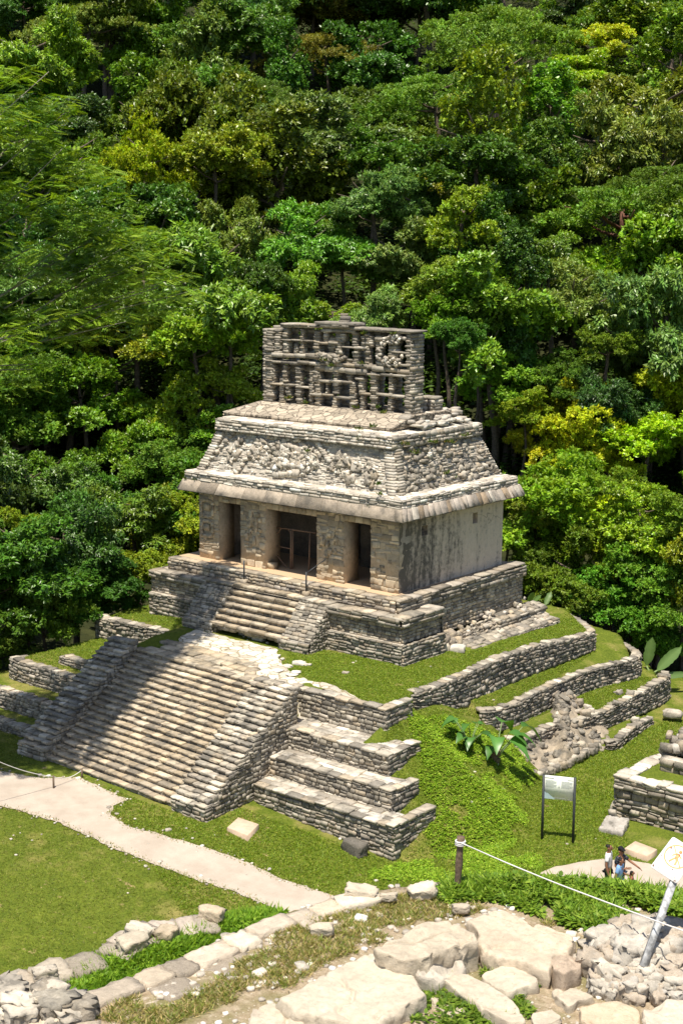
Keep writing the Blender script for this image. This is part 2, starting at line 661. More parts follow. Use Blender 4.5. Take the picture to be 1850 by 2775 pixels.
def blocks(mb, cen, half, rng, pal=GREY, ang=0.0, rnd=.35, jit=.08, n=2, tilt=.0, cols=None):
    cen, half = np.atleast_2d(np.array(cen, float)), np.atleast_2d(np.array(half, float))
    N = len(cen)
    V0, F0 = TM[n]
    sph = V0 / np.linalg.norm(V0, axis=1)[:, None] * 1.25
    T = V0 * (1 - rnd) + np.clip(sph, -1, 1) * rnd
    V = np.repeat(T[None], N, 0)
    V = V + rng.uniform(-jit, jit, V.shape)
    if n > 2:
        sd = rng.random((N, 1, 3)) * 50
        V = V * (1 + jit * 3.2 * (fbm(V * 1.3 + sd, 3) - .5)[..., None])
    V = V * half[:, None, :]
    ang = np.broadcast_to(np.asarray(ang, float), (N,))
    c, s = np.cos(ang)[:, None], np.sin(ang)[:, None]
    if np.any(tilt):
        ta = rng.uniform(-1, 1, (N, 1)) * tilt
        ct, st = np.cos(ta), np.sin(ta)
        V = np.stack([V[..., 0], V[..., 1] * ct - V[..., 2] * st, V[..., 1] * st + V[..., 2] * ct], -1)
        tb = rng.uniform(-1, 1, (N, 1)) * tilt
        ct, st = np.cos(tb), np.sin(tb)
        V = np.stack([V[..., 0] * ct + V[..., 2] * st, V[..., 1], -V[..., 0] * st + V[..., 2] * ct], -1)
    V = np.stack([V[..., 0] * c - V[..., 1] * s, V[..., 0] * s + V[..., 1] * c, V[..., 2]], -1) + cen[:, None, :]
    k = len(V0)
    Q = (F0[None] + (np.arange(N) * k)[:, None, None]).reshape(-1, 4)
    cl = pick(pal, N, rng) if cols is None else np.broadcast_to(np.asarray(cols, float), (N, 3))
    mb.add(V.reshape(-1, 3), Q, None, np.repeat(cl, k, 0))


def stone_row(mb, p0, p1, width, h, rng, length=(.25, .5), pal=GREY, over=0.0, jit=.06, zvar=.03, rnd=.3, n=2):
    """a row of cap stones along p0->p1 (x,y,ztop); width measured to the left of travel"""
    p0, p1 = np.array(p0, float), np.array(p1, float)
    L = np.linalg.norm((p1 - p0)[:2])
    d = (p1 - p0) / L
    left = np.array([-d[1], d[0]])
    s = 0.0
    C, Hh, W = [], [], []
    while s < L - .05:
        l = min(rng.uniform(*length), L - s)
        if L - s - l < length[0] * .5:
            l = L - s
        wd = width * rng.uniform(.8, 1.15)
        hh = h * rng.uniform(.75, 1.25)
        c = p0 + d * (s + l / 2)
        c[:2] += left * (wd / 2 - over + rng.uniform(-.02, .02))
        c[2] += rng.uniform(-zvar, zvar) - hh / 2 + .02
        C.append(c)
        Hh.append((l / 2 * .97, wd / 2, hh / 2))
        s += l
    blocks(mb, C, Hh, rng, pal, math.atan2(d[1], d[0]), rnd, jit, n)


def poly_row(mb, pts, width, h, rng, **kw):
    for a, b in zip(pts[:-1], pts[1:]):
        stone_row(mb, a, b, width, h, rng, **kw)


def tube(mb, pts, rad, col=(.4, .4, .4), seg=8):
    pts = np.array(pts, float)
    rad = np.broadcast_to(np.asarray(rad, float), (len(pts),))
    tg = np.gradient(pts, axis=0)
    tg /= np.linalg.norm(tg, axis=1)[:, None] + 1e-9
    up = np.where(np.abs(tg[:, 2:3]) > .9, np.array([[1., 0, 0]]), np.array([[0, 0, 1.]]))
    a = np.cross(tg, up)
    a /= np.linalg.norm(a, axis=1)[:, None]
    b = np.cross(tg, a)
    th = np.arange(seg) / seg * 2 * np.pi
    V = pts[:, None] + rad[:, None, None] * (a[:, None] * np.cos(th)[None, :, None] + b[:, None] * np.sin(th)[None, :, None])
    n = len(pts)
    i = np.arange(n * seg).reshape(n, seg)
    j = np.roll(i, -1, 1)
    Q = np.stack([i[:-1], i[1:], j[1:], j[:-1]], -1).reshape(-1, 4)
    V = V.reshape(-1, 3)
    V = np.concatenate([V, pts[:1], pts[-1:]])
    k = n * seg
    T = [(k, i[0, q], j[0, q]) for q in range(seg)] + [(k + 1, j[-1, q], i[-1, q]) for q in range(seg)]
    mb.add(V, Q, T, col)


# ------------------------------------------------------------------ polygons and terrain
def inpoly(x, y, poly):
    r = np.zeros(x.shape, bool)
    n = len(poly)
    for i in range(n):
        x0, y0 = poly[i]
        x1, y1 = poly[(i + 1) % n]
        c = ((y0 > y) != (y1 > y)) & (x < (x1 - x0) * (y - y0) / ((y1 - y0) if y1 != y0 else 1e-9) + x0)
        r ^= c
    return r


def pdist(x, y, poly):
    d = np.full(x.shape, 1e9)
    n = len(poly)
    for i in range(n):
        a, b = np.array(poly[i], float), np.array(poly[(i + 1) % n], float)
        e = b - a
        t = np.clip(((x - a[0]) * e[0] + (y - a[1]) * e[1]) / (e @ e + 1e-9), 0, 1)
        d = np.minimum(d, np.hypot(x - a[0] - t * e[0], y - a[1] - t * e[1]))
    return d


def plaza(x, y):
    return -5.5 - .5 * np.clip((x - 1.0) / 6.2, 0, 1) + 0 * y


def sstep(a, b, v):
    k = np.clip((v - a) / (b - a), 0, 1)
    return k * k * (3 - 2 * k)


LEV = [
    # polygon, height, slope outside
    ([(-13.8, -3.15), (-9.2, -3.05), (-8.7, -6.3), (.0, -6.75), (.15, -6.05), (3.95, -6.0), (3.95, -5.0), (3.3, -3.4), (3.25, 9.3), (1.0, 11.2), (-5, 11.8), (-13.8, 9.8)],
     lambda x, y: -2.27 - .3 * np.clip((x - 1.2) / 2.2, 0, 1) - .25 * np.clip((-9.5 - x) / 3, 0, 1) - .22 * np.clip((y - 4) / 6, 0, 1) - .12 * np.clip((-5.2 - y), 0, 1), 4.5),
    ([(-8.8, -3.2), (-9.8, -3.2), (-10.3, -5.2), (-9.7, -7.4), (-8.6, -7.2)], lambda x, y: -2.35 - .35 * np.clip((-y - 3.2) / 2, 0, 1.5) - .25 * np.clip((-9 - x), 0, 2), 1.6),
    ([(-13.7, -7.85), (-8.0, -7.9), (-8.0, -3.0), (-13.7, -3.0)], lambda x, y: -3.42 + 0 * x, 3.5),
    ([(-22, -9.15), (-8.0, -9.2), (-8.0, -7.5), (-22, -7.5)], lambda x, y: -4.28 + 0 * x, 3.5),
    ([(-22, -10.1), (-8.0, -10.15), (-8.0, -9), (-22, -9)], lambda x, y: -5.05 + 0 * x, 3.5),
    ([(3.0, -.2), (3.75, -.2), (4.3, .2), (4.4, 1.2), (4.3, 4.4), (4.3, 7.6), (4.85, 10.4), (3, 12.6), (-2, 14), (-6, 13.4), (-6, 8), (3, 8)],
     lambda x, y: -3.6 - .3 * np.clip((x - 3.6) / 1.0, 0, 1) + .5 * np.clip((-1.2 - y) / 2.2, 0, 1), 4.5),
    ([(4.3, .5), (5.25, .5), (5.35, 2.9), (5.8, 3.7), (5.95, 6.8), (5.75, 11.3), (4.6, 12.6), (2, 14.6), (2, 8), (4.2, 8)],
     lambda x, y: -4.78 - .15 * np.clip((x - 4.8), 0, 1), 4.5),
    ([(6.3, 4.0), (7.1, 4.5), (6.75, 8.3), (6.3, 8.4)], lambda x, y: -5.72 + 0 * x, 2.0),
]


def terrain(x, y):
    z = plaza(x, y)
    for poly, f, sl_ in LEV:
        o = np.where(inpoly(x, y, poly), 0, pdist(x, y, poly))
        z = np.maximum(z, f(x, y) - sl_ * o)
    # steep grassed corner of the pyramid, right of the stepped terraces
    k = np.clip(x - 3.6, 0, 9)
    g = -2.5 - .5 * sstep(-5.0, -3.6, y) - .8 * sstep(-3.6, 0, y) - .6 * k + .02 * k * sstep(3, 6, k) - .25 * np.clip(-5 - y, 0, 9) - 1.5 * np.clip(y + .1, 0, 9) + .35 * (fbm2(x, y, .45, 3, 4.0) - .5)
    g = np.where((x > np.where(y > -4.2, 3.75, 2.2)) & (y > -9.4) & (y < 3), g, -99)
    # keep the bank from spilling in front of the terrace fronts
    for xr, yf in ((7.3, -9.3), (6.4, -8.3), (5.45, -7.3), (4.28, -6.2)):
        g = np.where((x < xr - .2) & (y < yf), -99, g)
    return np.maximum(z, g)


def hfield(name, x0, x1, y0, y1, st, zf, mat, col=(.1, .12, .02), keep=None):
    xs, ys = np.arange(x0, x1 + st / 2, st), np.arange(y0, y1 + st / 2, st)
    X, Y = np.meshgrid(xs, ys)
    Z = zf(X, Y)
    i = np.arange(X.size).reshape(X.shape)
    Q = np.stack([i[:-1, :-1], i[:-1, 1:], i[1:, 1:], i[1:, :-1]], -1)
    if keep is not None:
        K = keep(X, Y)
        Q = Q[K[:-1, :-1] & K[:-1, 1:] & K[1:, 1:] & K[1:, :-1]]
    mb = MB()
    mb.add(np.stack([X, Y, Z], -1).reshape(-1, 3), Q.reshape(-1, 4), None, col)
    return mb.build(name, mat, None, True)


def ground_noise(x, y):
    return terrain(x, y) + .05 * (fbm2(x, y, .6, 3, 1.0) - .5) + .03 * (fbm2(x, y, 3.0, 2, 2.0) - .5)


CLEAR = [(-17, -16), (-14.9, -9), (-14.3, -3), (-14.0, 10), (-6, 12.6), (2, 14.2), (7.5, 15), (14, 19), (60, 30), (60, -70), (-40, -70), (-24, -34)]
structure(hfield("ground", -30, 34, -34, 22, .16, ground_noise, M['lawn'], keep=lambda x, y: inpoly(x, y, CLEAR) | (pdist(x, y, CLEAR) < .6)), "short green lawn and grassed banks around the temple")

FN = np.array([-.634, .773])
CLEAR = [(-17, -16), (-14.9, -9), (-14.3, -3), (-14.0, 10), (-6, 12.6), (2, 14.2), (7.5, 15), (14, 19), (60, 30), (60, -70), (-40, -70), (-24, -34)]


def hill(x, y):
    q = (x - CAM[0]) * FN[0] + (y - CAM[1]) * FN[1]
    z = -5.6 + .43 * np.clip(q - 73, 0, 400) * sstep(70, 90, q) + 5 * (fbm2(x, y, .03, 3, 7.0) - .5) * sstep(70, 100, q)
    z = np.minimum(z, 95 + 10 * fbm2(x, y, .01, 3, 9.0))
    inside = inpoly(x, y, CLEAR)
    d = pdist(x, y, CLEAR)
    return np.where(inside, -6.6, np.where(d < 6, -6.4 + (z + 6.4) * np.clip(d / 6, 0, 1), z))


structure(hfield("hillside", -420, 240, -160, 460, 4.0, hill, M['soil']), "steep forest floor of the hill behind the temple")
bgm = MB()
a, b = np.meshgrid(np.linspace(-2500, 2500, 11), np.linspace(-2500, 2500, 11))
i = np.arange(121).reshape(11, 11)
bgm.add(np.stack([a, b, a * 0 - 6.9], -1).reshape(-1, 3), np.stack([i[:-1, :-1], i[:-1, 1:], i[1:, 1:], i[1:, :-1]], -1).reshape(-1, 4), None, (.1, .1, .05))
structure(bgm.build("land", M['soil']), "dark forest land reaching the horizon")


def sheet(name, poly, zf, mat, step=.5, edge=.12, wob=.08, lift=.015, seed=1):
    """a thin sheet following the ground inside a polygon with a slightly ragged outline"""
    pts = []
    poly = np.array(poly, float)
    for a, b in zip(poly, np.roll(poly, -1, 0)):
        n = max(1, int(np.linalg.norm(b - a) / edge))
        for k in range(n):
            pts.append(a + (b - a) * k / n)
    pts = np.array(pts)
    pts = pts + wob * 2 * np.stack([fbm2(pts[:, 0], pts[:, 1], 1.3, 3, seed) - .5, fbm2(pts[:, 0], pts[:, 1], 1.3, 3, seed + 5.) - .5], -1)
    pts = pts + wob * 1.6 * np.stack([fbm2(pts[:, 0], pts[:, 1], 4.5, 2, seed + 8.) - .5, fbm2(pts[:, 0], pts[:, 1], 4.5, 2, seed + 12.) - .5], -1)
    gx, gy = np.meshgrid(np.arange(pts[:, 0].min(), pts[:, 0].max(), step), np.arange(pts[:, 1].min(), pts[:, 1].max(), step))
    k = inpoly(gx, gy, pts) & (pdist(gx, gy, pts) > step * .4)
    allp = np.concatenate([pts, np.stack([gx[k], gy[k]], -1)])
    nb = len(pts)
    vs, _, fs, *_r = delaunay_2d_cdt([Vector(p) for p in allp.tolist()], [(q, (q + 1) % nb) for q in range(nb)], [list(range(nb))], 1, 1e-5)
    v = np.array([tuple(p) for p in vs])
    mb = MB()
    tri = [tuple(f) for f in fs if len(f) == 3]
    mb.add(np.column_stack([v, zf(v[:, 0], v[:, 1]) + lift]), None, tri, (.5, .45, .4))
    return mb.build(name, mat, None, True)


def D2(x, y):
    p = (x * 1.18, y * 1.18)
    q = onz(*p, -5.6)
    for _ in range(4):
        q = onz(*p, float(plaza(q[0], q[1])))
    return q[:2]


path1 = [D2(*p) for p in ((-120, 1735), (0, 1772), (95, 1787), (180, 1787), (235, 1812), (292, 1836), (262, 1852), (255, 1872), (300, 1900), (380, 1922), (470, 1946), (560, 1980), (640, 2018), (720, 2043), (810, 2068), (900, 2115), (880, 2200), (760, 2170), (655, 2106), (605, 2078), (520, 2044), (430, 2012), (350, 1984), (270, 1953), (210, 1922), (130, 1887), (60, 1867), (0, 1853), (-120, 1835))]
structure(sheet("path", path1, lambda x, y: ground_noise(x, y), M['path'], .4, .12, .09, .03, 2), "pale gravel path crossing the lawn below the stairs")
path2 = [D2(*p) for p in ((1225, 2012), (1262, 1996), (1310, 1984), (1370, 1976), (1440, 1976), (1490, 1986), (1540, 2006), (1640, 2030), (1700, 2100), (1640, 2160), (1480, 2170), (1330, 2120), (1240, 2050))]
p2o = structure(sheet("footpath", path2, lambda x, y: ground_noise(x, y), M['path'], .4, .12, .09, .03, 6), "pale gravel clearing where the four people stand")

# ------------------------------------------------------------------ temple
R1 = rng_(11)
temple = thing("temple", "grey limestone temple with three doorways, sloping frieze roof and latticed roof comb", "temple", (-5.5, 3.7, 0))
TW, TD = 11.05, 7.4
XL = -TW
DOORS = [(-9.85, -8.55), (-7.1, -4.25), (-2.8, -1.42)]
piers = [(XL, -9.85), (-8.55, -7.1), (-4.25, -2.8), (-1.42, 0)]
for k, (a, b) in enumerate(piers):
    mb = MB()
    box(mb, a, b, .012, .95, 0, 3.1, (.5, .41, .3))
    P, L = wall_p((a, 0), (b, 0), 0)
    masonry(mb, P, L, 3.1, R1, (.12, .3), (.18, .6), .02, .04, TAN, .2, False, dvar=1.0, wav=.07, missing=.3)
    if k == 0:
        for zc, r in ((2.25, .36), (1.35, .33)):
            for q in range(22):
                an = q / 22 * 6.283
                sx, sz = np.cos(an), np.sin(an)
                kk = (abs(sx) ** 4 + abs(sz) ** 4) ** -.25
                blocks(mb, [((a + b) / 2 - .08 + sx * r * kk, -.03, zc + sz * r * kk)], [(.075, .05, .075)], R1, TAN, 0, .5, .1)
            blocks(mb, [((a + b) / 2 - .08, -.04, zc + .05)], [(.17, .05, .15)], R1, TAN, 0, .4, .08)
    if k in (1, 2):
        for q in range(26):
            an = R1.uniform(0, 6.283)
            rr = R1.uniform(.1, .5)
            blocks(mb, [((a + b) / 2 + np.cos(an) * rr, -.03, 1.75 + np.sin(an) * rr * 1.6)], [(R1.uniform(.04, .12), .045, R1.uniform(.05, .16))], R1, TAN, 0, .5, .12, tilt=.3)
    mb.build("pier", M['pier'], temple)
for a, b in DOORS:
    mb = MB()
    box(mb, a, b, .02, .95, 2.62, 3.1, (.38, .3, .21))
    P, L = wall_p((a, .01), (b, .01), 2.62)
    masonry(mb, P, L, .48, R1, (.2, .28), (.25, .5), .03, .015, TAN, .1, False)
    mb.build("lintel", M['pier'], temple)
# right side wall with two vents
mb = MB()
vents = []
for u0, u1, v0, v1 in ((1142, 1159, 1424, 1451), (1280.5, 1294, 1389, 1418)):
    p, q = onx((u0 + u1) / 2, v0, 0), onx((u0 + u1) / 2, v1, 0)
    pa, pb = onx(u0, v0, 0), onx(u1, v0, 0)
    vents.append((pa[1], pb[1], q[2], p[2]))
ys = np.unique(np.concatenate([np.linspace(.0, TD, 75), [v for w_ in vents for v in w_[:2]]]))
zs = np.unique(np.concatenate([np.linspace(0, 3.1, 32), [v for w_ in vents for v in w_[2:]]]))
Yg, Zg = np.meshgrid(ys, zs)
Xg = .045 * (fbm2(Yg, Zg, 1.1, 4, 3.3) - .5) + .02 * (fbm2(Yg, Zg, 6, 2, 8.) - .5) + .07 * sstep(.5, 0, Zg) * 0
i = np.arange(Yg.size).reshape(Yg.shape)
Q = np.stack([i[:-1, :-1], i[:-1, 1:], i[1:, 1:], i[1:, :-1]], -1)
cy, cz = (Yg[:-1, :-1] + Yg[1:, 1:]) / 2, (Zg[:-1, :-1] + Zg[1:, 1:]) / 2
ok = np.ones(cy.shape, bool)
for y0, y1, z0, z1 in vents:
    ok &= ~((cy > y0) & (cy < y1) & (cz > z0) & (cz < z1))
mb.add(np.stack([Xg, Yg, Zg], -1).reshape(-1, 3), Q[ok], None, (.4, .36, .3))
for y0, y1, z0, z1 in vents:
    d = -.95
    mb.add([(0, y0, z0), (0, y1, z0), (0, y1, z1), (0, y0, z1), (d, y0, z0), (d, y1, z0), (d, y1, z1), (d, y0, z1)],
           [(0, 1, 5, 4), (1, 2, 6, 5), (2, 3, 7, 6), (3, 0, 4, 7)], None, (.1, .09, .075))
mb.build("side_wall", M['plaster'], temple)
mb = MB()
box(mb, XL, XL + .9, .95, TD, 0, 3.1, (.36, .31, .25))
box(mb, XL + .9, -.6, TD - .9, TD, 0, 3.1, (.36, .31, .25))
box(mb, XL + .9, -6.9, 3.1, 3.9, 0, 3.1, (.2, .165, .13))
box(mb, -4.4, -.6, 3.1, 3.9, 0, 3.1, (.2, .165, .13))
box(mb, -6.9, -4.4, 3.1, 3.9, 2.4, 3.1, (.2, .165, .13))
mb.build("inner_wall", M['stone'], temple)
mb = MB()
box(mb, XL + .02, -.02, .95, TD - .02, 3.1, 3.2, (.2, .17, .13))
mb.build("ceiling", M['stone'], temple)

# eave: inclined slabs all round
mb = MB()
E0, E1 = 3.04, 3.52
lo, hi_ = .66, .45          # overhang at drip edge / at top
cl = [(XL - lo, -lo), (lo, -lo), (lo, TD + lo), (XL - lo, TD + lo)]
ch_ = [(XL - hi_, -hi_), (hi_, -hi_), (hi_, TD + hi_), (XL - hi_, TD + hi_)]
for k in range(4):
    a, b = cl[k], cl[(k + 1) % 4]
    c, d = ch_[(k + 1) % 4], ch_[k]
    P, L, H = quad_p((*a, E0), (*b, E0), (*c, E1), (*d, E1))
    if k == 0:
        masonry(mb, P, L, H, R1, (H, H + .01), (.5, 1.7), .02, .003, np.array([(.36, .3, .235), (.4, .335, .265), (.33, .275, .215)]), .025, True, wav=0, dvar=.12, backcol=(.25, .21, .16))
    else:
        masonry(mb, P, L, H, R1, (H, H + .01), (.16, .5), .075, .03, np.array([(.42, .36, .3), (.52, .47, .4), (.36, .27, .18), (.46, .4, .34)]), .1, True, wav=0, dvar=.7)
s0, s1 = cl, [(XL, 0), (0, 0), (0, TD), (XL, TD)]
for k in range(4):
    a, b = s0[k], s0[(k + 1) % 4]
    c, d = s1[(k + 1) % 4], s1[k]
    mb.add([(*a, E0 - .01), (*b, E0 - .01), (*c, 3.09), (*d, 3.09)], [(3, 2, 1, 0)], None, (.33, .27, .2))
mb.build("eave", M['stone'], temple)

# band above the eave
mb = MB()
bo = .42
cb = [(XL - bo, -bo), (bo, -bo), (bo, TD + bo), (XL - bo, TD + bo)]
for k in range(4):
    P, L = wall_p(cb[k], cb[(k + 1) % 4], 3.5)
    masonry(mb, P, L, .36, R1, (.09, .14), (.2, .6), .045, .015, PALE, .1, True)
# ledge on the band, gently sloping
fr0 = [(-10.95, .0), (-.12, .0), (-.12, 7.38), (-10.95, 7.38)]
for k in range(4):
    P, L, H = quad_p((*cb[k], 3.86), (*cb[(k + 1) % 4], 3.86), (*fr0[(k + 1) % 4], 3.95), (*fr0[k], 3.95))
    masonry(mb, P, L, H, R1, (.16, .3), (.25, .7), .025, .012, PALE * 1.1, .06, True, backcol=(.5, .47, .42))
mb.build("band", M['white'], temple)

# sloping frieze
fr1 = [(-10.28, .72), (-.9, .72), (-.9, 6.7), (-10.28, 6.7)]
mb = MB()
FP = []
for k in range(4):
    P, L, H = quad_p((*fr0[k], 3.93), (*fr0[(k + 1) % 4], 3.93), (*fr1[(k + 1) % 4], 5.7), (*fr1[k], 5.7))
    FP.append((P, L, H))
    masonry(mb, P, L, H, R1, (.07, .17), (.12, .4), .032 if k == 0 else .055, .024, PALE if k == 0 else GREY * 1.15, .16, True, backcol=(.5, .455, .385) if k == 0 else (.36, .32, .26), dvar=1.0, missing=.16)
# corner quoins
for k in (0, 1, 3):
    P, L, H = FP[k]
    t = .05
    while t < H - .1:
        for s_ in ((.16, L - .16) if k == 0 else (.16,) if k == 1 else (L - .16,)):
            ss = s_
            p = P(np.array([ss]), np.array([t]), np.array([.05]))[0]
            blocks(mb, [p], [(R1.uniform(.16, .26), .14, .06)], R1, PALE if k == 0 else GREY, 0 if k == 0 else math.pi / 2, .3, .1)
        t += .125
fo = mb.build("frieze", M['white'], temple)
# broken stucco figures on the front frieze
mb = MB()
P, L, H = FP[0]
R2 = rng_(21)
spots = []
for (sc_, tc_, rs, rt, n_) in ((.42, .55, 1.5, .62, 150), (.56, .5, .7, .7, 70), (.27, .6, .45, .55, 45), (.75, .45, .8, .6, 60), (.14, .5, .3, .6, 26), (.88, .4, .35, .5, 22)):
    for _ in range(n_):
        an, rr = R2.uniform(0, 6.283), math.sqrt(R2.random())
        spots.append((np.clip(sc_ * L + math.cos(an) * rr * rs, .3, L - .3), np.clip(tc_ * H + math.sin(an) * rr * rt, .15, H - .2)))
spots = np.array(spots)
C = P(spots[:, 0], spots[:, 1], np.full(len(spots), .06))
big = R2.random(len(spots)) < .4
hs = np.stack([np.where(big, R2.uniform(.07, .17, len(spots)), R2.uniform(.03, .08, len(spots))), R2.uniform(.03, .075, len(spots)), np.where(big, R2.uniform(.07, .2, len(spots)), R2.uniform(.03, .12, len(spots)))], 1)
blocks(mb, C, hs, R2, np.concatenate([PALE, GREY]), R2.uniform(-.4, .4, len(spots)), .45, .28, 3, .7)
for (u0, v0, u1, v1, wd) in ((210, 545, 130, 735, .07), (358, 560, 290, 745, .06), (640, 600, 700, 690, .07), (440, 600, 560, 640, .09), (480, 745, 560, 740, .12), (500, 700, 580, 715, .1), (370, 570, 520, 590, .06)):
    a_, b_ = ony(*zA(u0, v0), .45), ony(*zA(u1, v1), .25)
    tt = np.linspace(0, 1, 9)
    kk = [P(np.array([np.clip((p_[0] + 10.9), .2, L - .2)]), np.array([np.clip((p_[2] - 3.93) / 1.77 * H, .1, H - .15)]), np.array([.07]))[0] for p_ in (a_ * (1 - q) + b_ * q for q in tt)]
    hh = [(R2.uniform(.09, .15), .09, wd * R2.uniform(.8, 1.5)) for _ in kk]
    blocks(mb, kk, hh, R2, PALE, R2.uniform(-.3, .3, 9), .5, .15, 2, .3)
st_ = mb.build("stucco_relief", M['white'], temple)
# rubble relief on the right slope
mb = MB()
P, L, H = FP[1]
n_ = 190
ss = R2.uniform(.4, L - .3, n_)
tt = R2.uniform(.1, H - .08, n_)
kk = fbm2(ss, tt, 1.1, 2, 6.0) > .47
ss, tt = ss[kk], tt[kk]
blocks(mb, P(ss, tt, np.full(len(ss), .05)), np.stack([R2.uniform(.05, .14, len(ss)), R2.uniform(.06, .2, len(ss)), R2.uniform(.05, .13, len(ss))], 1), R2, GREY * 1.1, 0, .5, .2, 2, .5)
mb.build("rubble_face", M['grey'], temple)["kind"] = "stuff"

# upper cornice
mb = MB()
co = [(-10.42, .42), (-.72, .42), (-.72, 6.75), (-10.42, 6.75)]
for k in range(4):
    a, b = np.array(co[k]), np.array(co[(k + 1) % 4])
    P, L = wall_p(a, b, 5.68, .1)
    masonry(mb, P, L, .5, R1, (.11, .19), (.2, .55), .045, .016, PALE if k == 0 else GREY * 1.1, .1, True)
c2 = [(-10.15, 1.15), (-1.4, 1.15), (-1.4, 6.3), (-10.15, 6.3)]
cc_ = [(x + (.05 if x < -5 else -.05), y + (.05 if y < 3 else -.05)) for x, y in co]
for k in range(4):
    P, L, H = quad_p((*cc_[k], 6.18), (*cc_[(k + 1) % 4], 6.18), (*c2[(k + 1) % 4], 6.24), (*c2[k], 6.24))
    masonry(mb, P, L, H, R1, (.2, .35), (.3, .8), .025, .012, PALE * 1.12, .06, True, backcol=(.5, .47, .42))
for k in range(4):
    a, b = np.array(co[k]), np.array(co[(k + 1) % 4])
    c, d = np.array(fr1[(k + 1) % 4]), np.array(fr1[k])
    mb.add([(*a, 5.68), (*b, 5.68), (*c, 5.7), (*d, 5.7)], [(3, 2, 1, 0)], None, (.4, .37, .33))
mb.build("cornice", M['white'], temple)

# roof
mb = MB()
r0 = [(-10.62, 1.2), (-1.42, 1.2), (-1.42, 6.2), (-10.62, 6.2)]
r1 = [(-9.75, 2.5), (-1.25, 2.5), (-1.3, 4.9), (-9.75, 4.9)]
for k in range(4):
    P, L = wall_p(r0[k], r0[(k + 1) % 4], 6.2)
    masonry(mb, P, L, .2, R1, (.09, .11), (.4, 1.0), .04 + .02, .012, GREY, .08, True)
rr_ = [(x + (-.06 if x < -5 else .06), y + (-.06 if y < 3 else .06)) for x, y in r0]
for k in range(4):
    P, L, H = quad_p((*rr_[k], 6.4), (*rr_[(k + 1) % 4], 6.4), (*r1[(k + 1) % 4], 6.83), (*r1[k], 6.83))
    if k == 1:
        masonry(mb, P, L, H, R1, (.06, .12), (.2, .5), .06, .02, GREY, .2, True)
    else:
        grid(mb, P, np.linspace(0, L, 30), np.linspace(0, H, 6), 0.0, (.4, .36, .3))
mb.add([(*r1[0], 6.83), (*r1[1], 6.83), (*r1[2], 6.83), (*r1[3], 6.83)], [(0, 1, 2, 3)], None, (.35, .31, .26))
mb.build("roof", M['roofpave'], temple)

# roof comb: two lattice walls of stone piers and beams
comb = MB()
CY0, CY1 = 2.58, 3.42
R3 = rng_(31)


def kp(x, y):
    p = ony(*zK(x, y), CY0)
    return p[0], p[2]


def pillar(x, y0, y1, wpx, yc=CY0, dep=.34, pal=GREY, rndm=True):
    xa, za = kp(x, y0)
    xb, zb = kp(x, y1)
    wm = wpx * .3061 / 66.0
    z = zb
    while z < za - .02:
        h = min(R3.uniform(.06, .13), za - z)
        f = (z - zb) / max(.01, za - zb)
        ww = wm * R3.uniform(.85, 1.15)
        blocks(comb, [(xb + (xa - xb) * f + R3.uniform(-.02, .02), yc + dep / 2 + R3.uniform(-.03, .03), z + h / 2)], [(ww / 2, dep / 2 * R3.uniform(.85, 1.1), h / 2 * 1.03)], R3, pal, R3.uniform(-.06, .06), .35, .1)
        z += h


def beam(x0, y0, x1, y1, th, yc=CY0, dep=.38, pal=GREY, stone=.6):
    xa, za = kp(x0, y0)
    xb, zb = kp(x1, y1)
    n = max(1, int(abs(xb - xa) / stone + .5))
    tm = th * .3061 / 88.0
    for q in range(n):
        f0, f1 = q / n, (q + 1) / n
        cx, cz = xa + (xb - xa) * (f0 + f1) / 2, za + (zb - za) * (f0 + f1) / 2
        blocks(comb, [(cx, yc + dep / 2 - .03 + R3.uniform(-.03, .02), cz + R3.uniform(-.015, .015))], [(abs(xb - xa) / n / 2 * 1.02, dep / 2 * R3.uniform(.92, 1.12), tm / 2 * R3.uniform(.85, 1.15))], R3, pal, 0, .25, .08)


# end piers and main piers (zoomed coordinates of the comb)
for a_ in ((95, 165, 815, 95), (165, 175, 400, 75), (235, 150, 260, 60), (240, 270, 380, 60), (380, 170, 260, 34), (378, 265, 385, 36), (510, 190, 440, 66), (325, 300, 380, 40),
           (590, 195, 300, 50), (650, 240, 340, 70), (640, 330, 410, 60), (575, 380, 460, 90), (700, 200, 470, 60), (735, 210, 290, 40), (850, 200, 320, 60), (855, 320, 480, 66), (790, 430, 480, 90),
           (960, 200, 500, 50), (985, 230, 330, 60), (1060, 230, 480, 66), (1190, 260, 470, 110), (1215, 200, 270, 60), (1325, 210, 500, 56), (920, 230, 360, 40),
           (130, 490, 650, 24), (230, 490, 640, 40), (200, 610, 820, 50), (350, 500, 830, 62), (260, 660, 800, 46), (460, 540, 840, 40), (520, 520, 860, 62), (500, 540, 640, 50), (680, 540, 630, 50), (680, 640, 745, 64),
           (670, 770, 870, 60), (800, 540, 640, 40), (825, 640, 890, 60), (905, 590, 760, 52), (910, 760, 890, 40), (1010, 550, 910, 64), (1165, 560, 760, 40), (1155, 760, 920, 42), (1315, 560, 930, 60), (600, 640, 740, 20)):
    pillar(*a_)
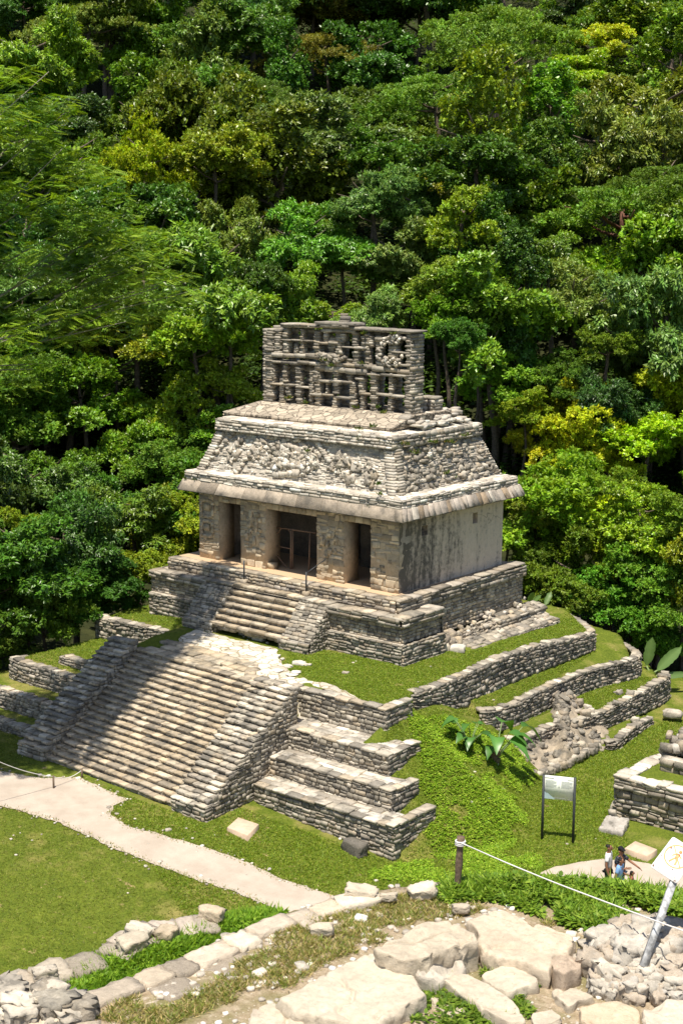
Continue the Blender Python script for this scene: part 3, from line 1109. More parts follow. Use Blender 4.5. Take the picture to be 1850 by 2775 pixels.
for a_ in ((195, 140, 520, 150, 34), (520, 140, 1345, 200, 40), (560, 180, 850, 190, 40), (200, 262, 480, 275, 22), (120, 398, 520, 412, 60), (120, 455, 360, 475, 36), (350, 465, 960, 495, 40), (500, 510, 960, 555, 66), (900, 500, 1340, 555, 56), (1060, 480, 1340, 497, 30), (960, 570, 1310, 585, 30),
           (840, 330, 960, 345, 30), (540, 300, 700, 290, 30), (105, 655, 320, 665, 26), (330, 685, 450, 690, 20), (540, 625, 830, 645, 30), (460, 745, 660, 760, 28), (690, 770, 820, 785, 34), (890, 740, 990, 748, 26), (1040, 745, 1290, 770, 30), (860, 605, 930, 612, 24), (740, 330, 850, 335, 22), (1180, 370, 1340, 385, 26), (560, 400, 720, 415, 40), (1030, 260, 1300, 250, 50),
           (45, 830, 330, 840, 30), (330, 845, 830, 885, 30), (830, 890, 1330, 940, 30)):
    beam(*a_)
# stucco lumps of the upper right niche
for q in range(46):
    an = R3.uniform(.7, 5.6)
    rx, rz = 115 + R3.uniform(-45, 45), 105 + R3.uniform(-40, 40)
    x_, z_ = kp(1190 + math.cos(an) * rx, 360 - math.sin(an) * rz)
    blocks(comb, [(x_, CY0 - .02, z_)], [(R3.uniform(.04, .09), .08, R3.uniform(.04, .09))], R3, PALE, 0, .45, .2, 2, .5)
for q in range(30):
    x_, z_ = kp(R3.uniform(520, 780), R3.uniform(380, 470))
    blocks(comb, [(x_, CY0 + .02, z_)], [(R3.uniform(.06, .16), .14, R3.uniform(.05, .1))], R3, GREY, 0, .5, .15, 2, .4)
# rear lattice wall
xl, xr = kp(60, 800)[0], kp(1335, 930)[0] - .08
zt = kp(700, 165)[1]
YB = CY1 - .3
for q, x_ in enumerate(np.linspace(xl + .2, xr - .2, 9)):
    z = 6.8
    while z < zt - .05:
        h = R3.uniform(.1, .2)
        ww = .38 if q in (0, 8) else (.42 if z < 8.6 else .22)
        blocks(comb, [(x_ + R3.uniform(-.04, .04), YB + .16, z + h / 2)], [(ww / 2 * R3.uniform(.85, 1.15), .17, h / 2 * 1.03)], R3, DARKST, 0, .3, .1)
        z += h
for z in (6.95, 8.6, 10.0):
    for x_ in np.arange(xl, xr - .5, .5):
        blocks(comb, [(x_ + .27, YB + .15, z + R3.uniform(-.02, .02))], [(.26, .18, .06)], R3, GREY, 0, .25, .08)
# closed right end and left end joining both walls
for x_, zz in ((xr + .02, 10.05), (xl - .0, 9.95)):
    z = 6.8
    while z < zz:
        h = R3.uniform(.1, .18)
        for yy in (CY0 + .22, (CY0 + CY1) / 2, CY1 - .2):
            blocks(comb, [(x_ + R3.uniform(-.02, .03), yy, z + h / 2)], [(.15, .21, h / 2 * 1.02)], R3, GREY, 0, .35, .12)
        z += h
co_ = comb.build("roof_comb", M['comb'], temple)
mb = MB()
for q in range(9):
    xa, za = kp(215 + q * 130, 132 + q * 8)
    blocks(mb, [(xa + .3, (CY0 + CY1) / 2, za + .03)], [(.42, .5, .05)], R3, GREY, 0, .2, .06)
WORLD[co_.name] = WORLD[temple.name]
for (x0, x1, yv, hh) in ((520, 860, 118, .07), (560, 820, 138, .07)):
    xa, za = kp(x0, yv)
    xb, zb = kp(x1, yv)
    blocks(mb, [((xa + xb) / 2, (CY0 + CY1) / 2 - .1, za + .02)], [((xb - xa) / 2, .5, hh)], R3, PALE * .8, 0, .2, .06, 3)
mb.build("cap_slab", M['grey'], co_)
mb = MB()
xa, za = kp(722, 85)
blocks(mb, [(xa, (CY0 + CY1) / 2 - .1, za - .14), (xa + .03, (CY0 + CY1) / 2 - .1, za + .05), (xa - .03, (CY0 + CY1) / 2 - .1, za + .18)], [(.22, .2, .12), (.2, .18, .1), (.15, .15, .07)], R3, GREY, .3, .5, .12)
mb.build("finial", M['grey'], co_)
# stump of masonry at the right of the comb
mb = MB()
p = ony(*zA(1145, 470), 4.6)
z = p[2] - .5
while z < ony(*zA(1145, 400), 4.6)[2]:
    for dx in (-.2, .2):
        blocks(mb, [(p[0] + dx, 4.6, z + .07)], [(.22, .3, .075)], R3, GREY, R3.uniform(-.1, .1), .3, .1)
    z += .14
n_ = 60
q_ = np.stack([R3.uniform(-1.6, -.95, n_), R3.uniform(2.3, 6.2, n_), np.zeros(n_)], 1)
q_[:, 2] = 6.3 + (-.9 - q_[:, 0]) * .75
blocks(mb, q_, np.stack([R3.uniform(.1, .25, n_), R3.uniform(.12, .3, n_), R3.uniform(.05, .1, n_)], 1), R3, PALE, 0, .4, .12, 2, .2)
mb.build("ruined_stub", M['white'], temple)

# weeds rooted in the roof joints
def kites(mb, base, dirv, side, ln, wd, fold=None, cols=(.1, .14, .02)):
    """leaves as folded kites: base (N,3), dirv/side unit vectors, lengths"""
    N = len(base)
    ln, wd = np.broadcast_to(ln, (N,))[:, None], np.broadcast_to(wd, (N,))[:, None]
    nrm = np.cross(dirv, side)
    f = .18 if fold is None else fold
    tip = base + dirv * ln
    md = base + dirv * ln * .45
    l_, r_ = md + side * wd / 2 + nrm * wd * f, md - side * wd / 2 + nrm * wd * f
    V = np.stack([base, l_, tip, r_], 1).reshape(-1, 3)
    k = np.arange(N)[:, None] * 4
    T = np.concatenate([k + np.array([[0, 2, 1]]), k + np.array([[0, 3, 2]])])
    cols = np.asarray(cols, float)
    mb.add(V, None, T, np.repeat(cols, 4, 0) if cols.ndim == 2 else cols)


def unit(v):
    return v / (np.linalg.norm(v, axis=-1, keepdims=True) + 1e-9)


def rdir(n, rng):
    return unit(rng.standard_normal((n, 3)))


def tuft(mb, c, n, r, ln, rng, cols, wd=.3):
    d = rdir(n, rng)
    d[:, 2] = np.abs(d[:, 2]) + .35
    d = unit(d)
    s = unit(np.cross(d, rdir(n, rng)))
    b_ = np.array(c) + rng.uniform(-r, r, (n, 3)) * (1, 1, .15)
    l_ = ln * rng.uniform(.6, 1.3, n)
    kites(mb, b_, d, s, l_, l_ * wd, None, cols[rng.integers(0, len(cols), n)])


GREENS = np.array([(.05, .1, .012), (.08, .13, .015), (.11, .16, .02), (.06, .085, .015)])
mb = MB()
RW = rng_(41)
wd_ = [(p_, .45) for p_ in ((870, 535), (885, 545), (900, 530))] + [(p_, .9) for p_ in ()]
for (u, v) in ((885, 530), (820, 540), (735, 560), (828, 585), (850, 590), (915, 590), (700, 600)):
    tuft(mb, ony(*zA(u, v), .55), 26, .12, .2, RW, GREENS)
for (u, v) in ((1030, 610), (1080, 650), (1160, 600), (1230, 600), (1300, 570), (1210, 740), (1240, 760), (1060, 790), (1080, 820), (1085, 868), (1130, 800), (1030, 840)):
    tuft(mb, onx(*zA(u, v), -.35), 34, .16, .2, RW, np.concatenate([GREENS, [(.18, .14, .05)]]))
for (u, v) in ((45, 765), (85, 770), (915, 835), (905, 790), (590, 640), (870, 890)):
    tuft(mb, ony(*zA(u, v), -.4 if v > 750 else .3), 22, .1, .17, RW, GREENS)
for (u, v) in ((410, 830), (265, 785), (870, 870), (1050, 870), (1100, 915), (600, 450), (650, 500), (930, 215), (1190, 215), (910, 480), (560, 450)):
    tuft(mb, ony(*zK(u, v), 2.45), 26, .09, .17, RW, np.concatenate([GREENS, [(.2, .17, .03)]]))
wo_ = mb.build("weeds", M['leaf'])
tag(wo_, "small green weeds sprouting from joints of the temple roof and comb", "weeds", None, "stuff")

# ------------------------------------------------------------------ temple platform and upper stairway
R4 = rng_(51)
plat = thing("temple_platform", "two-tiered stone platform carrying the temple, with a short stair in front", "platform", (-5.5, 3, -2.3))
mb = MB()
TX, TY = .62, -.98
P, L = wall_p((-12.0, TY), (TX, TY), -.5)
masonry(mb, P, L, .47, R4, (.12, .2), (.2, .55), .06, .02, WARM, .14)
poly_row(mb, [(-12.0, TY, .02), (TX, TY, .02)], .5, .1, R4, length=(.4, .9), pal=WARM * 1.15, over=.05)
P, L = wall_p((TX, TY), (TX, 8.1), -1.9)
masonry(mb, P, L, 1.5, R4, (.1, .17), (.14, .36), .045, .018, WARM * 1.05, .14)
P, L = wall_p((TX + .08, TY), (TX + .12, 8.15), -.5)
masonry(mb, P, L, .46, R4, (.12, .2), (.25, .7), .08, .02, GREY, .12)
poly_row(mb, [(TX + .1, TY, .02), (TX + .1, 3.4, .02), (TX + .1, 8.1, .06)], .6, .1, R4, length=(.4, .9), pal=WARM * 1.1, over=.1)
P, L = wall_p((TX, 8.1), (-12, 8.1), -2.4)
masonry(mb, P, L, 2.3, R4, (.12, .2), (.2, .5), .05, .02, GREY)
P, L = wall_p((-12, 8.1), (-12, TY), -2.4)
masonry(mb, P, L, 2.3, R4, (.12, .2), (.2, .5), .05, .02, GREY)
mb.add([(-12, TY, -.006), (TX + .1, TY, -.006), (TX + .1, 8.1, -.006), (-12, 8.1, -.006)], [(0, 1, 2, 3)], None, (.4, .3, .2))
mb.build("upper_tier", M['stone'], plat)
mb = MB()
mb.add([(-11.9, -.5, .006), (.1, -.5, .006), (.1, 3.2, .006), (-11.9, 3.2, .006)], [(0, 1, 2, 3)], None, (.5, .36, .23))
mb.build("floor_slab", M['col'], plat)
# lower tier: left wing, right wing
mb = MB()
LX0, LX1, LY = -12.45, 1.38, -1.58
top = -.47
for xa, xb in ((LX0, -8.9), (-2.4, LX1)):
    P, L = wall_p((xa, LY), (xb, LY), -1.5, 0)
    masonry(mb, P, L, .72, R4, (.11, .18), (.16, .42), .04, .02, WARM, .14)
    P, L = wall_p((xa, LY - .13), (xb, LY - .13), -.8)
    masonry(mb, P, L, .3, R4, (.12, .17), (.3, .8), .07, .02, GREY, .12)
    P, L = wall_p((xa, LY - .16), (xb + (.14 if xb > 0 else 0), LY - .16), -2.65)
    masonry(mb, P, L, 1.17, R4, (.11, .19), (.18, .5), .06, .02, GREY, .15)
    poly_row(mb, [(xa, LY - .13, top), (xb + (.12 if xb > 0 else 0), LY - .13, top)], .62, .1, R4, length=(.35, .9), pal=GREY * 1.15, over=.06)
    mb.add([(xa, LY - .14, -.8), (xb + .13, LY - .14, -.8), (xb + .13, LY, -.8), (xa, LY, -.8)], [(3, 2, 1, 0)], None, (.2, .17, .13))
    mb.add([(xa, LY - .17, -1.49), (xb + .13, LY - .17, -1.49), (xb + .13, LY, -1.47), (xa, LY, -1.47)], [(0, 1, 2, 3)], None, (.45, .4, .33))
P, L = wall_p((LX1, LY), (LX1, .95), -1.5)
masonry(mb, P, L, .72, R4, (.11, .18), (.16, .4), .04, .02, WARM, .14)
P, L = wall_p((LX1 + .13, LY - .13), (LX1 + .13, 1.0), -.8)
masonry(mb, P, L, .3, R4, (.12, .17), (.25, .7), .08, .02, GREY, .12)
P, L = wall_p((LX1 + .15, LY - .16), (LX1 + .15, 1.05), -2.65)
masonry(mb, P, L, 1.17, R4, (.12, .2), (.18, .45), .07, .025, GREY, .15)
poly_row(mb, [(LX1 + .13, LY - .1, top), (LX1 + .13, .98, top + .03)], .75, .12, R4, length=(.35, .9), pal=GREY * 1.15, over=.08)
P, L = wall_p((LX1 + .1, .98), (.5, .98), -2.6)
masonry(mb, P, L, 2.1, R4, (.12, .2), (.18, .45), .06, .025, GREY, .15)
P, L = wall_p((LX0, 2), (LX0, LY), -2.6)
masonry(mb, P, L, 2.1, R4, (.12, .2), (.18, .45), .06, .025, GREY, .15)
mb.add([(LX0, LY - .1, top - .06), (LX1, LY - .1, top - .06), (LX1, .98, top - .06), (LX0, .98, top - .06)], [(0, 1, 2, 3)], None, (.4, .35, .28))
mb.build("lower_tier", M['stone'], plat)
# short stair: six broad steps
R5 = rng_(61)
nst = 7
stair = thing("stairway", "short flight of worn steps between two sloping ramps below the temple doors", "stairs", (-5.5, -2.2, -2.3))
for q in range(nst):
    mb = MB()
    z1 = -2.02 + 1.6 * (q + 1) / nst
    y0 = -2.88 + 1.5 * q / nst
    xa, xb = (-7.5, -3.65) if q else (-8.3, -3.3)
    stone_row(mb, (xa, y0, z1), (xb, y0, z1), .42, .11, R5, length=(.35, .95), pal=STEP, jit=.05, zvar=.012, rnd=.12, n=3, over=.06)
    stone_row(mb, (xa, y0 + .02, z1 - .09), (xb, y0 + .02, z1 - .09), .4, .2, R5, length=(.2, .5), pal=WARM * .9, jit=.06, zvar=.01, rnd=.15, n=2)  # darker risers: shade below the nosing painted into the stone colour
    mb.build("step", M['stone'], stair)
for xa, xb in ((-9.15, -7.45), (-3.72, -2.2)):
    mb = MB()
    P, L, H = quad_p((xa, -2.8, -1.85), (xb, -2.8, -1.85), (xb, -1.62, -.47), (xa, -1.62, -.47))
    masonry(mb, P, L, H, R5, (.12, .2), (.2, .45), .06, .02, GREY * 1.1, .14)
    P, L = wall_p((xa - .02, -2.95), (xb + .02, -2.95), -2.7)
    masonry(mb, P, L, .86, R5, (.13, .22), (.25, .55), .06, .02, GREY, .14)
    for q in range(7):
        f = q / 7
        z0 = -2.7
        y0, z1 = -2.8 + 1.2 * f, -1.85 + 1.38 * f
        for xx, pa, pb in ((xb, y0, y0 + .18), (xa, y0 + .18, y0)):
            P, L = wall_p((xx, pa), (xx, pb), z0)
            masonry(mb, P, L, z1 - z0 + .08, R5, (.12, .2), (.16, .2), .04, .015, GREY, .12)
    mb.add([(xa, -2.96, -1.86), (xb, -2.96, -1.86), (xb, -2.78, -1.84), (xa, -2.78, -1.84)], [(0, 1, 2, 3)], None, (.4, .37, .32))
    blocks(mb, np.stack([np.linspace(xa + .2, xb - .2, 4), np.full(4, -1.45), np.full(4, -.46)], 1), [(.22, .3, .05)] * 4, R5, GREY * 1.1, 0, .25, .08)
    mb.build("ramp", M['stone'], stair)

# steel handrail posts on small stone feet
for n_, (u, vb, vt, lean, lab) in enumerate(((712, 945, 730, None, "thin dark handrail post on a stone foot at the left end of the top step"), (1370, 1075, 850, (1465, 760), "dark handrail post with a slanting bar at the right end of the top step"))):
    zz = zoom(480, 1340, 400 / 1568)
    b0 = onz(*zz(u, vb), -.42)
    hp = thing("handrail", lab, "handrail", b0)
    mb = MB()
    blocks(mb, [b0 + np.array([0, 0, .06])], [(.13, .12, .12)], R5, WARM, .1, .15, .05)
    mb.build("stone_foot", M['stone'], hp)
    mb = MB()
    tube(mb, [b0 + np.array([0, 0, .1]), b0 + np.array([0, 0, .98])], .035)
    if lean:
        tp = b0 + np.array([0, 0, .93])
        tube(mb, [tp, tp + np.array([.12, 1.05, .42])], .02)
    mb.build("post", M['metal'], hp)

# timber gate in the middle doorway
gate = thing("timber_gate", "thin timber frame gate standing in the dark middle doorway", "gate", (-5.7, .7, 0))
zz = zoom(480, 1340, 400 / 1568)
GY = .72


def bar(p, q, th, name):
    mb = MB()
    a_, b_ = ony(*zz(*p), GY), ony(*zz(*q), GY)
    tube(mb, [a_, b_], th, (.3, .2, .13), 6)
    mb.build(name, M['wood'], gate)


bar((1030, 345), (1475, 410), .03, "top_rail")
bar((1055, 350), (1052, 740), .026, "upright")
bar((1213, 375), (1208, 795), .05, "upright")
bar((1232, 378), (1226, 795), .03, "upright")
bar((1410, 405), (1400, 830), .032, "upright")
bar((1060, 548), (1205, 577), .022, "middle_rail")
bar((1062, 415), (1110, 360), .022, "brace")
bar((1205, 410), (1180, 372), .022, "brace")
bar((1028, 610), (1165, 775), .03, "brace")
mb = MB()
b0 = onz(*zz(1008, 785), 0.006)
blocks(mb, [b0 + np.array([0, 0, .13])], [(.22, .17, .14)], R5, TAN, .1, .25, .06)
tag(mb.build("stone_block", M['stone']), "small squared stone block at the foot of the pier left of the gate", "block")

# ------------------------------------------------------------------ great staircase
R6 = rng_(71)
big = thing("great_staircase", "broad grey stone staircase with two stepped ramps climbing the pyramid", "stairs", (-4, -9.5, -5.5))
NS = 21
for q in range(NS):
    mb = MB()
    f = q / (NS - 1)
    z1 = -5.5 + 3.2 * (q + 1) / NS
    xa, xb = -7.75 - .4 * f, -.35 - .65 * f
    ya, yb = -11.62 + 5.0 * f, -11.95 + 4.95 * f
    stone_row(mb, (xa, ya, z1), (xb, yb, z1), .36, .07, R6, length=(.25, .8), pal=STEP, jit=.06, zvar=.012, rnd=.08, n=3, over=.035)
    stone_row(mb, (xa, ya + .015, z1 - .07), (xb, yb + .015, z1 - .07), .36, .16, R6, length=(.15, .4), pal=WARM, jit=.07, zvar=.01, rnd=.12, n=2)  # riser stones toned darker than the treads, shade added by colour
    mb.build("step", M['stone'], big)
for side in (0, 1):
    mb = MB()
    if side == 0:
        a0, a1, b0_, b1_ = np.array([-9.1, -11.75]), np.array([-7.62, -11.75]), np.array([-9.35, -6.75]), np.array([-8.05, -6.6])
    else:
        a0, a1, b0_, b1_ = np.array([-.42, -12.1]), np.array([1.18, -12.15]), np.array([-1.05, -7.05]), np.array([.9, -7.15])
    zb, zt_ = -5.12, -1.98
    n = 23
    # stepped courses
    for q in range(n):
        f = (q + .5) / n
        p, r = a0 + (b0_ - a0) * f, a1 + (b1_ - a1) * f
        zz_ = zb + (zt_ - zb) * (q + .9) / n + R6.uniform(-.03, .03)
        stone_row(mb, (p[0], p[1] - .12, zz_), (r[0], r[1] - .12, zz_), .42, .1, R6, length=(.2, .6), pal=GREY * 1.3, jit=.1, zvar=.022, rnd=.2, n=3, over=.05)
        stone_row(mb, (p[0], p[1] - .1, zz_ - .08), (r[0], r[1] - .1, zz_ - .08), .42, .16, R6, length=(.15, .4), pal=GREY * .85, jit=.1, zvar=.02, rnd=.2, n=2)  # darker row: shade beneath each course is put into the stone colour
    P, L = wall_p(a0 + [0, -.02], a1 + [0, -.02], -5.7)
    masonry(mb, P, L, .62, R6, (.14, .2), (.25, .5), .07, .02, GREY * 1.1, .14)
    # side faces
    for q in range(12):
        f0, f1 = q / 12, (q + 1) / 12
        for A_, B_, rev in ((a1, b1_, False), (a0, b0_, True)):
            p, r = A_ + (B_ - A_) * f0, A_ + (B_ - A_) * f1
            if rev:
                p, r = r, p
            h = zb + (zt_ - zb) * (f0 + f1) / 2 - .02
            P, L = wall_p(p, r, -5.9)
            masonry(mb, P, L, h + 5.9, R6, (.12, .2), (.18, .4), .05, .02, GREY, .14)
    mb.build("ramp", M['grey'], big)

# ------------------------------------------------------------------ stepped terraces right of the staircase
R7 = rng_(81)
TERR = [(7.3, -9.72, -4.85, -6.3, -7.4, 1.15, "lowest and longest stone terrace, its wall rising from the lawn"),
        (6.4, -8.72, -4.15, -5.1, -7.2, .8, "second stone terrace from the bottom with a paved top"),
        (5.45, -7.68, -3.4, -4.4, -5.8, .55, "third stone terrace from the bottom with a broad paved top"),
        (4.26, -6.3, -2.38, -3.6, -4.7, -.2, "topmost stone terrace beside the stair head, grass behind its edge")]
for n_, (xr, yf, zt_, zb, ye, x0_, lab) in enumerate(TERR):
    t = thing("stone_terrace", lab, "terrace", ((xr + x0_) / 2, yf, zb), "stepped terraces right of the staircase")
    mb = MB()
    P, L = wall_p((x0_, yf), (xr, yf), zb, .06)
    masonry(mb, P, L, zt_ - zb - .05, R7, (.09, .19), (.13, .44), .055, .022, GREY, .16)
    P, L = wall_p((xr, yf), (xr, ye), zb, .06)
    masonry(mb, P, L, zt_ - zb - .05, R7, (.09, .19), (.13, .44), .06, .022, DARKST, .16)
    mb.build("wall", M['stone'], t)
    mb = MB()
    yb = TERR[n_ + 1][1] + .1 if n_ < 3 else -5.35
    stone_row(mb, (x0_, yf + .02, zt_ + .02), (xr, yf + .02, zt_ + .02), .42, .085, R7, length=(.3, .75), pal=GREY * 1.3, over=.04, jit=.07, rnd=.12, n=3)
    stone_row(mb, (xr - .02, yf + .3, zt_ + .02), (xr - .02, ye, zt_ + .02), .4, .085, R7, length=(.3, .6), pal=GREY * 1.3, over=.04, jit=.07, rnd=.12, n=3)
    P, L, H = quad_p((x0_ - .2, yf + .3, zt_ - .01), (xr - .3, yf + .3, zt_ - .01), (xr - .3, yb if n_ < 3 else -5.9, zt_ - .01), (x0_ - .2, yb if n_ < 3 else -5.7, zt_ - .01))
    if n_ < 3:
        masonry(mb, P, L, H, R7, (.25, .45), (.3, .7), .03, .05, PALE * .95, .07, True, backcol=(.3, .24, .16))
    mb.build("coping", M['stone'], t)

# paved apron at the head of the staircase
ap = sheet("pavement", [(-8.25, -3.1), (-7.9, -4.4), (-6.9, -5.35), (-3.0, -5.45), (-2.2, -6.6), (-1.1, -6.9), (.1, -6.6), (1.1, -5.95), (2.7, -5.9), (2.6, -5.6), (.8, -5.4), (-.8, -5.6), (-1.6, -4.9), (-2.8, -4.0), (-3.6, -3.2)],
           lambda x, y: ground_noise(x, y), M['apron'], .4, .2, .12, .05, 9)
structure(ap, "pale irregular paving at the head of the great staircase")
mb = MB()
stone_row(mb, (-7.9, -6.45, -2.3), (-1.3, -6.75, -2.3), .5, .12, R7, length=(.3, .8), pal=STEP * 1.05, jit=.05, rnd=.14, n=3)
stone_row(mb, (-7.4, -5.95, -2.24), (-2.2, -6.25, -2.24), .55, .13, R7, length=(.3, .8), pal=STEP * 1.05, jit=.05, rnd=.14, n=3)
stone_row(mb, (-8.0, -5.45, -2.2), (-2.7, -5.75, -2.2), .55, .16, R7, length=(.3, .8), pal=STEP * 1.08, jit=.06, rnd=.3, n=3)
stone_row(mb, (-3.05, -5.4, -2.23), (-2.1, -6.8, -2.26), .5, .15, R7, length=(.3, .6), pal=STEP * 1.05, jit=.07, rnd=.3, n=3)
tag(mb.build("stone_kerb", M['stone']), "low stone kerb edging the pale paving above the top stair", "kerb")
R8 = rng_(91)
flag_lab = "white flagstone lying loose in the grass right of the stair head"
FV = []
for q in range(6):
    mb = MB()
    blocks(mb, [(0, 0, 0)], [(.2, .15, .07)], R8, PALE * 1.15, 0, .45, .14, 4)
    FV.append(mb.mesh("flagstone", M['white']))
nfl = 0


def scatter_stone(name, me, p, rz, sc, lab, cat, grp):
    o = bpy.data.objects.new(name, me)
    COL.objects.link(o)
    o.location, o.rotation_euler, o.scale = tuple(float(v) for v in p), (R8.uniform(-.1, .1), R8.uniform(-.1, .1), rz), sc
    tag(o, lab, cat, grp)
    return o


for (u, v, r) in ((380, 190, .8), (420, 175, .7), (460, 155, .9), (400, 205, .8), (355, 225, .8), (390, 245, 1), (430, 250, 1), (465, 275, .8), (495, 245, 1.1), (545, 222, .9), (570, 265, 1.0), (590, 255, 1.1), (490, 170, .8), (440, 130, .7), (360, 200, .7), (620, 290, .9), (655, 215, .7), (520, 185, .6)):
    p = onz(*zD(u, v), -2.35)
    p[2] = terrain(np.array(p[0]), np.array(p[1])) + .04
    scatter_stone("flagstone", FV[R8.integers(0, 6)], p, R8.uniform(0, 6.28), (r * R8.uniform(.7, 1.1), r * R8.uniform(.7, 1.1), R8.uniform(.5, .9)), flag_lab, "flagstone", "loose flagstones at the stair head")
for (u, v, r, lab) in ((610, 208, 1.25, "largest white boulder in the grass right of the stair head"), (855, 255, .7, "small grey stone alone on the upper grass terrace")):
    p = onz(*zD(u, v), -2.35)
    mb = MB()
    blocks(mb, [p + np.array([0, 0, .06])], [(.2 * r, .15 * r, .12 * r)], R8, PALE * 1.1 if r > 1 else GREY, .3, .5, .12, 4)
    tag(mb.build("boulder", M['white']), lab, "boulder")
mb = MB()
for k_, (u, v) in enumerate(((1160, 272), (1200, 285), (1222, 295))):
    blocks(mb, [onz(*zC(u, v), -2.2)], [(.3, .13, .12)], R8, PALE, .05, .35, .08, 4)
tag(mb.build("kerb_stones", M['stone']), "row of three long stones on the paving before the short stair", "stones")

# ------------------------------------------------------------------ curved retaining walls on the right flank
R9 = rng_(101)


def retaining(name, lab, pts, rng, pal=DARKST, thick=.4, cap=True, bat=.05, crs=(.08, .17), ln=(.12, .36), dep=.075, cat="wall", grp=None, capl=(.2, .5)):
    t = thing(name, lab, cat, (np.mean([p[0] for p in pts]), np.mean([p[1] for p in pts]), min(p[2] for p in pts)), grp)
    mb = MB()
    H = float(np.mean([p[3] - p[2] for p in pts]))
    P, L = poly_p(pts, H, bat)
    masonry(mb, P, L, H, rng, crs, ln, dep, .024, pal, .2, True)
    mb.build("wall_face", M['stone'], t)
    if cap:
        mb = MB()
        ss = np.linspace(0, L, max(3, int(L / .8) + 1))
        q = P(ss, np.full(len(ss), H), np.full(len(ss), 0.0))
        q[:, 2] += .03
        poly_row(mb, [tuple(v) for v in q], thick, .12, rng, length=capl, pal=GREY * 1.15, over=.06, jit=.1, rnd=.35, zvar=.035, n=3)
        mb.build("coping", M['stone'], t)
    return t


W1 = [(3.0, -3.45, -3.1, -2.55), (3.5, -3.66, -3.15, -2.6), (3.62, -2.2, -3.55, -2.55), (3.58, 0.3, -3.85, -2.5), (3.58, 2.6, -3.62, -2.4), (3.6, 5.6, -3.6, -2.55), (3.62, 8.9, -3.6, -2.82), (3.45, 9.55, -3.7, -2.88)]
W1b = [(3.5, 9.55, -3.7, -2.86), (2.6, 10.4, -3.6, -2.8), (1.3, 11.2, -3.5, -2.75), (-.6, 11.9, -3.6, -2.75)]
W2 = [(4.3, -.5, -4.6, -3.82), (4.55, -.25, -4.65, -3.85), (4.7, 1.3, -4.85, -3.9), (4.62, 4.4, -4.85, -3.82), (4.6, 7.4, -4.85, -3.9), (5.05, 10.2, -4.85, -3.95), (5.0, 10.7, -4.9, -3.98)]
W2b = [(5.05, 10.7, -4.9, -4.0), (4.4, 12.0, -4.9, -4.1), (3.0, 13.2, -4.9, -4.2)]
W3a = [(5.1, .15, -5.5, -4.95), (5.5, .35, -5.5, -4.95), (5.62, 1.6, -5.3, -4.95), (5.66, 2.9, -5.3, -4.93)]
W3b = [(6.05, 3.6, -5.6, -4.95), (6.16, 5.2, -5.7, -4.97), (6.22, 6.8, -5.75, -4.95), (6.2, 9.2, -5.85, -4.9), (6.05, 11.5, -5.95, -4.85), (5.7, 12.3, -5.95, -4.85)]
W4 = [(7.1, 4.3, -6.1, -5.75), (7.42, 4.5, -6.1, -5.72), (7.25, 6.0, -6.1, -5.6), (6.95, 8.5, -6.1, -5.75)]
retaining("retaining_wall", "uppermost long dry-stone wall curving along the grass right of the temple", W1, R9)
retaining("retaining_wall", "low stone edge behind the upper lawn where the forest begins", W1b, R9, grp=None)
retaining("retaining_wall", "middle curved dry-stone wall above the ruined rock spur", W2, R9)
retaining("retaining_wall", "short stone edge behind the middle bank beside the banana leaves", W2b, R9)
retaining("retaining_wall", "short stretch of low wall left of the rock spur, behind the big-leaved plant", W3a, R9)
retaining("retaining_wall", "lower stone wall running from the rock spur to the banana plant", W3b, R9)
retaining("retaining_wall", "lowest crumbling knee-high wall in the grass right of the spur", W4, R9, thick=.35)

# ruined rock spur (exposed core masonry)
def spur_z(x, y):
    t = np.clip(((x - 4.75) * 1.75 + (y - 4.75) * -2.6) / (1.75 ** 2 + 2.6 ** 2), -.1, 1.15)
    rx, ry = 4.75 + 1.75 * t, 4.75 - 2.6 * t
    d = np.hypot(x - rx, y - ry)
    ridge = -4.15 - 1.05 * t - .72 * d + .12 * np.exp(-d * 5)
    foot = -5.2 - .42 * np.clip(x - 5.5, 0, 3) - .9 * np.clip(-.2 - y, 0, 5) - .8 * np.clip(y - 5.0, 0, 5)
    z = np.maximum(ridge, foot)
    n = fbm2(x, y, 1.6, 4, 12.) - .5
    n2 = np.abs(fbm2(x, y, 4.5, 3, 15.) - .5)
    return z + .38 * n + .3 * n2 - .12 - 4 * np.clip(x - 6.95, 0, 1)


sp = thing("rock_spur", "ruined spur of exposed masonry core running down from the middle wall", "ruin", (5.8, 2.4, -6))
hf = hfield("core", 4.85, 7.6, -.9, 5.6, .07, spur_z, M['grey'], (.36, .3, .22))
hf.data.transform(Matrix.Translation(Vector(hf.location) - sp.location))
hf.location = (0, 0, 0)
hf.parent = sp
mb = MB()
n_ = 130
xx, yy = R9.uniform(4.9, 7.15, n_), R9.uniform(-.7, 5.3, n_)
zz_ = spur_z(xx, yy)
s_ = R9.uniform(.05, .17, n_)
blocks(mb, np.stack([xx, yy, zz_], 1), np.stack([s_, s_ * R9.uniform(.6, 1.2, n_), s_ * R9.uniform(.5, 1, n_)], 1), R9, np.concatenate([GREY, WARM, DARKST]) * .85, R9.uniform(0, 3, n_), .4, .2, 3, .5)
